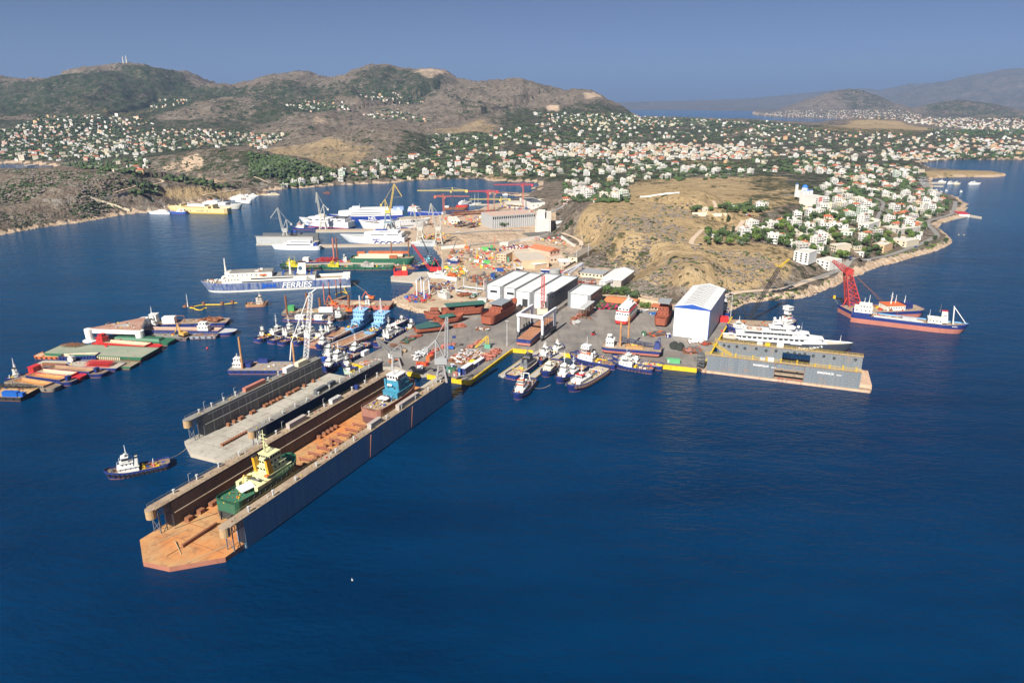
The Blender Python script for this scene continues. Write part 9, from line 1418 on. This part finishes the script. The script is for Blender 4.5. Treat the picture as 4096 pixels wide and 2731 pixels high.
# light poles
def pole(label, c, x, y, ty, z=2.35, cat='lamp post', name='lamp_post', arm=1.2, th=.2): base = np.array(W(c, x, y, z)); top = wp(base, c, x, ty); t = thing(name, label, cat, tuple(base)); b = MB(); b.tube((0, 0, 0), (0, 0, top[2]), th * 1.2, th * .7, 7); part(b, 'pole', M((.55, .56, .56), .5), t); part(MB().box(-arm, arm, -.25, .25, top[2], top[2] + .3), 'lamp_head', LGREY, t)
pole('tall white floodlight mast on the apron left of travel lift', 'Y1', 2070, 530, 135); pole('tall floodlight mast at the quay edge behind the hangar', 'R1', 842, 432, 195); pole('lamp post in the scrap yard by cream shed', 'F3', 2138, 510, 365); pole('lamp post by the white roadside wall', 'F4', 495, 158, 0, 4); pole('lamp post at the foot of the brown hill', 'F4', 598, 285, 100, 4); pole('slim mast behind the low cream workshop', 'F4', 1020, 525, 420, 3); pole('lamp post by the stone wall junction', 'F4', 412, 400, 200, 3)
for i, (x, y, ty) in enumerate(((410, 1150, 1080), (540, 1120, 1060), (1190, 890, 835), (1410, 855, 780), (1640, 545, 450), (1715, 520, 460), (1190, 350, 300), (625, 350, 290), (1530, 790, 690))):
 h_ = hit('H2', x, y)
 if h_: z1 = CH + ray('H2', x, ty)[1] * h_[1] - h_[2]; t = thing('utility_pole', 'slim pale utility pole along the shore town streets, %s from left' % nth(sorted([410, 540, 1190, 1410, 1640, 1715, 1191, 625, 1530]).index(x if not (x == 1190 and y == 350) else 1191)), 'utility pole', h_, 0, 'utility poles of the shore town'); b = MB(); b.tube((0, 0, -1), (0, 0, max(6, z1)), .18, .12, 6); part(b, 'pole', CONC, t); part(MB().box(-.8, .8, -.08, .08, max(6, z1) - .6, max(6, z1) - .45), 'cross_arm', DGREY, t)
# cars
def car_me(col):
 t = thing('parked_car', 'x', 'car', (0, 0, 0), 0, 'parked cars'); b = MB(); b.box(-2.1, 2.1, -.85, .85, .35, .95, 0, .08, .04); part(b, 'body', M(col, .3, .03), t); b = MB(); b.box(-1.5, 1.0, -.78, .78, .95, 1.45, 0, .4, .12); part(b, 'cabin', GLASS, t); part(MB().box(-1.08, .55, -.64, .64, 1.452, 1.5), 'car_roof', M(col, .3, .03), t)
 for x in (-1.35, 1.35):
  for y in (-.82, .82): b = MB(); b.tube((x, y - .1, .33), (x, y + .1, .33), .33, None, 10); part(b, 'wheel', BLACK, t)
 return t
CC = {'dark': car_me((.03, .035, .045)), 'white': car_me((.75, .75, .75)), 'silver': car_me((.40, .42, .44)), 'red': car_me((.5, .02, .02)), 'blue': car_me((.02, .08, .3))}; usedc = set(); cars = []
def car(c, x, y, col, place, rz=.3, ter=True):
 h_ = hit(c, x, y) if ter else W(c, x, y, 2.35); h_ = (h_[0], h_[1], h_[2] + (.4 if ter else 0)); s = CC[col]
 if col in usedc: o = dup(s, h_, rz, 'x')
 else: o = s; usedc.add(col); o.location = h_; o.rotation_euler = (0, 0, rz)
 cars.append((o, '%s car parked %s' % (col, place)))
for x, y in ((1295, 178), (1345, 176), (1395, 166), (1425, 156), (1460, 142), (1483, 133), (790, 196), (818, 184), (785, 250), (848, 216)): car('R1', x, y, 'dark', 'on the coast track' if x > 900 else 'behind the hangar', .35)
for x, y in ((1300, 148), (1422, 112)): car('R1', x, y, 'dark', 'on the hill side of the coast track', .2)
car('R1', 815, 235, 'white', 'behind the hangar', .6)
for x, y, c_ in ((1430, 1155, 'white'), (1500, 1145, 'white'), (1455, 1168, 'silver'), (1410, 1180, 'dark')): car('F4', x, y, c_, 'before the gatehouse', .1, False)
for x, y, c_ in ((1130, 440, 'white'), (1168, 452, 'red'), (398, 905, 'dark'), (1560, 45, 'dark'), (1720, 60, 'silver'), (2050, 240, 'blue'), (2155, 365, 'dark')): car('H1', x, y, c_, 'on the hill streets', .8)
for x, y, c_ in ((865, 1080, 'white'), (630, 1045, 'blue'), (1450, 912, 'blue'), (1595, 640, 'white'), (990, 410, 'silver'), (635, 1075, 'dark')): car('H2', x, y, c_, 'by the shore road', .5)
rn_ = random.Random(4)
for i in range(26): car('S4', 1462 + (i % 6) * 14 + rn_.uniform(-3, 3), 1100 + (i // 6) * 16 + rn_.uniform(-3, 3), rn_.choice(('white', 'silver', 'dark', 'white', 'blue')), 'at the small harbour', rn_.choice((.3, 1.8)))
for x, y, c_ in ((1300, 1093, 'white'), (1530, 1050, 'white')): car('B4', x, y, c_, 'on the northern yard', .1, False)
for x, y in ((380, 325), (395, 355), (410, 300), (400, 405), (395, 425), (430, 230), (455, 200)): car('H3', x, y, 'white' if x % 2 else 'silver', 'near the white office', .9)
uniq(cars)
# small working machines and people
q_ = W('F4', 675, 1530, 2.35); t = thing('forklift', 'red forklift alone on the open apron', 'forklift', q_, .6); part(MB().box(-1.2, 1, -.7, .7, .3, 1.4), 'body', RED, t); part(MB().box(-.5, .5, -.6, .6, 1.4, 2.4), 'cab', BLACK, t); b = MB(); b.box(1, 1.2, -.6, .6, .2, 3); b.box(1.2, 2.2, -.5, -.3, .2, .3); b.box(1.2, 2.2, .3, .5, .2, .3); part(b, 'mast', BLACK, t); b = MB(); [b.tube((x, -.7, .35), (x, .7, .35), .35, None, 8) for x in (-.8, .7)]; part(b, 'wheel', BLACK, t)
q_ = np.array(W('Y1', 1180, 570, 2.35)); t = thing('boom_lift', 'blue boom lift with raised grey arm on apron', 'boom lift', tuple(q_)); part(MB().box(-2.2, 2.2, -1.2, 1.2, .5, 1.8), 'base', M((.02, .12, .5), .5), t); e = wp(q_, 'Y1', 1220, 390); b = MB(); b.bar((0, 0, 1.6), tuple(e), .3); part(b, 'arm', DGREY, t); part(MB().box(e[0] - .3, e[0] + 2, -.8, .8, e[2] - .3, e[2] + .9), 'basket', NAVY, t)
q_ = np.array(W('Y1', 1760, 550, 2.35)); t = thing('yellow_jib', 'yellow and green derrick standing on apron', 'derrick', tuple(q_)); b = MB(); b.truss((0, 0, 0), (0, 0, 8), 2, 1.6, 4, .16); b.truss((0, 0, 8), (-8, 0, 0), 1, .8, 5, .14); part(b, 'frame', YM, t); part(MB().box(-2, 2, -1.5, 1.5, 0, 2.6), 'base', M((.12, .36, .25), .6), t)
q_ = W('F4', 560, 1235, 2.3); t = thing('scaffold_shelter', 'rusty scaffold tower under a sloping grey canopy roof', 'shelter', q_, AX); b = MB(); [b.truss((x, y, 0), (x, y, 8), 2.4, 2.4, 4, .13) for x in (-7, 0, 7) for y in (-1.8, 1.8)]; part(b, 'scaffold', RUST, t); part(MB().box(-10, 14, -2.6, 2.6, 8.2, 9), 'canopy_roof', LGREY, t)
for x, y, lab in ((247, 745, 'round black mooring drum before the hangar, left one'), (310, 758, 'round black mooring drum before the hangar, right one')): p_ = W('R1', x, y + 25, 2.35); b = MB(); b.tube((-1.6, 0, 2.4), (1.6, 0, 2.4), 2.4, None, 14); b.torus((-1.6, 0, 2.4), (1, 0, 0), 2.4, .25, 14, 5); b.torus((1.6, 0, 2.4), (1, 0, 0), 2.4, .25, 14, 5); solo(b, 'mooring_drum', M((.03, .035, .03), .8, .4, 1.5), lab, 'drum', p_, .9, group='mooring drums before the hangar')
def person(label, p_, rz, shirt, trouser):
 t = thing('person', label, 'person', p_, rz); me = bpy.data.meshes.new('body'); vs = [(0, 0, .95), (0, 0, 1.2), (0, 0, 1.42), (0, 0, 1.52), (0, .01, 1.66), (.1, 0, .88), (.13, .03, .48), (.13, 0, .06), (.13, .12, .03), (-.1, 0, .88), (-.14, -.04, .48), (-.15, -.02, .06), (-.15, .1, .03), (.19, 0, 1.4), (.27, 0, 1.12), (.26, .12, .88), (-.19, 0, 1.4), (-.27, 0, 1.12), (-.26, .1, .88)]
 es = [(0, 1), (1, 2), (2, 3), (3, 4), (0, 5), (5, 6), (6, 7), (7, 8), (0, 9), (9, 10), (10, 11), (11, 12), (2, 13), (13, 14), (14, 15), (2, 16), (16, 17), (17, 18)]; me.from_pydata(vs, es, []); o = link('body', me, t); m = o.modifiers.new('s', 'SKIN'); sv = me.skin_vertices[0].data
 for i, r_ in enumerate((.15, .16, .15, .06, .1, .1, .07, .05, .04, .1, .07, .05, .04, .07, .05, .04, .07, .05, .04)): sv[i].radius = (r_, r_)
 sv[0].use_root = True; o.modifiers.new('u', 'SUBSURF').levels = 1; me.materials.append(shirt); b = MB(); b.blob((0, 0, 1.74), .15, 0, 1, .9, .05); part(b, 'helmet', trouser, t)
person('person in orange workwear walking on the grey dock floor', (A1[0] + 150 * math.cos(r1) - 80 * math.sin(r1), A1[1] + 150 * math.sin(r1) + 80 * math.cos(r1), 2.0), .4, ORANGE, YEL); person('person in dark clothes on the dirt road near boat lift', W('F3', 537, 690, 2.25), 1, DGREY, DGREY); person('person in pink shirt standing under the rusty stern in dock', (A1[0] + 107 * math.cos(r1) - 12 * math.sin(r1), A1[1] + 107 * math.sin(r1) + 12 * math.cos(r1), 2.0), 1, PINKR, WHITE)
# bird over the water
p_ = W('U', 809, 1332, 6); b = MB(); b.tube((-.3, 0, 0), (.35, 0, .05), .12, .05, 6); b.add([(-.1, 0, .05), (.15, 0, .05), (.0, .9, .35), (-.15, .5, .2)], [(0, 1, 2, 3)]); b.add([(-.1, 0, .05), (.15, 0, .05), (.0, -.9, .35), (-.15, -.5, .2)], [(0, 3, 2, 1)]); solo(b, 'seagull', WHITE, 'white gull flying low over the dark foreground water', 'bird', p_, .4)
# mooring lines
def rope(label, p0, p1, sag=1.5, r_=.09):
 p0 = np.array(p0); p1 = np.array(p1); b = MB(); f = lambda u: (p1 - p0) * u - np.array((0, 0, sag * 4 * u * (1 - u)))
 for i in range(8): b.tube(f(i / 8), f((i + 1) / 8), r_, None, 4)
 solo(b, 'mooring_rope', SAND, label, 'rope', tuple(p0))
rope('long mooring rope from ferry stern into the cove', W('F2', 760, 640, 5), W('F2', 1060, 860, .3), 1); rope('mooring rope from triangle platform to scrap barge', W('L1', 1525, 100, 8), W('L1', 1715, 150, 2.5), .8, .12); rope('light rope between the nearest basin tugs', W('T1', 700, 885, 2), W('T1', 890, 845, 2), 1.2); rope('mooring rope of the heavy lift barge to its hook', tuple(np.array(W('R2', 520, 880, 1))), tuple(base * 0 + np.array(W('R2', 445, 770, 8))), 1)
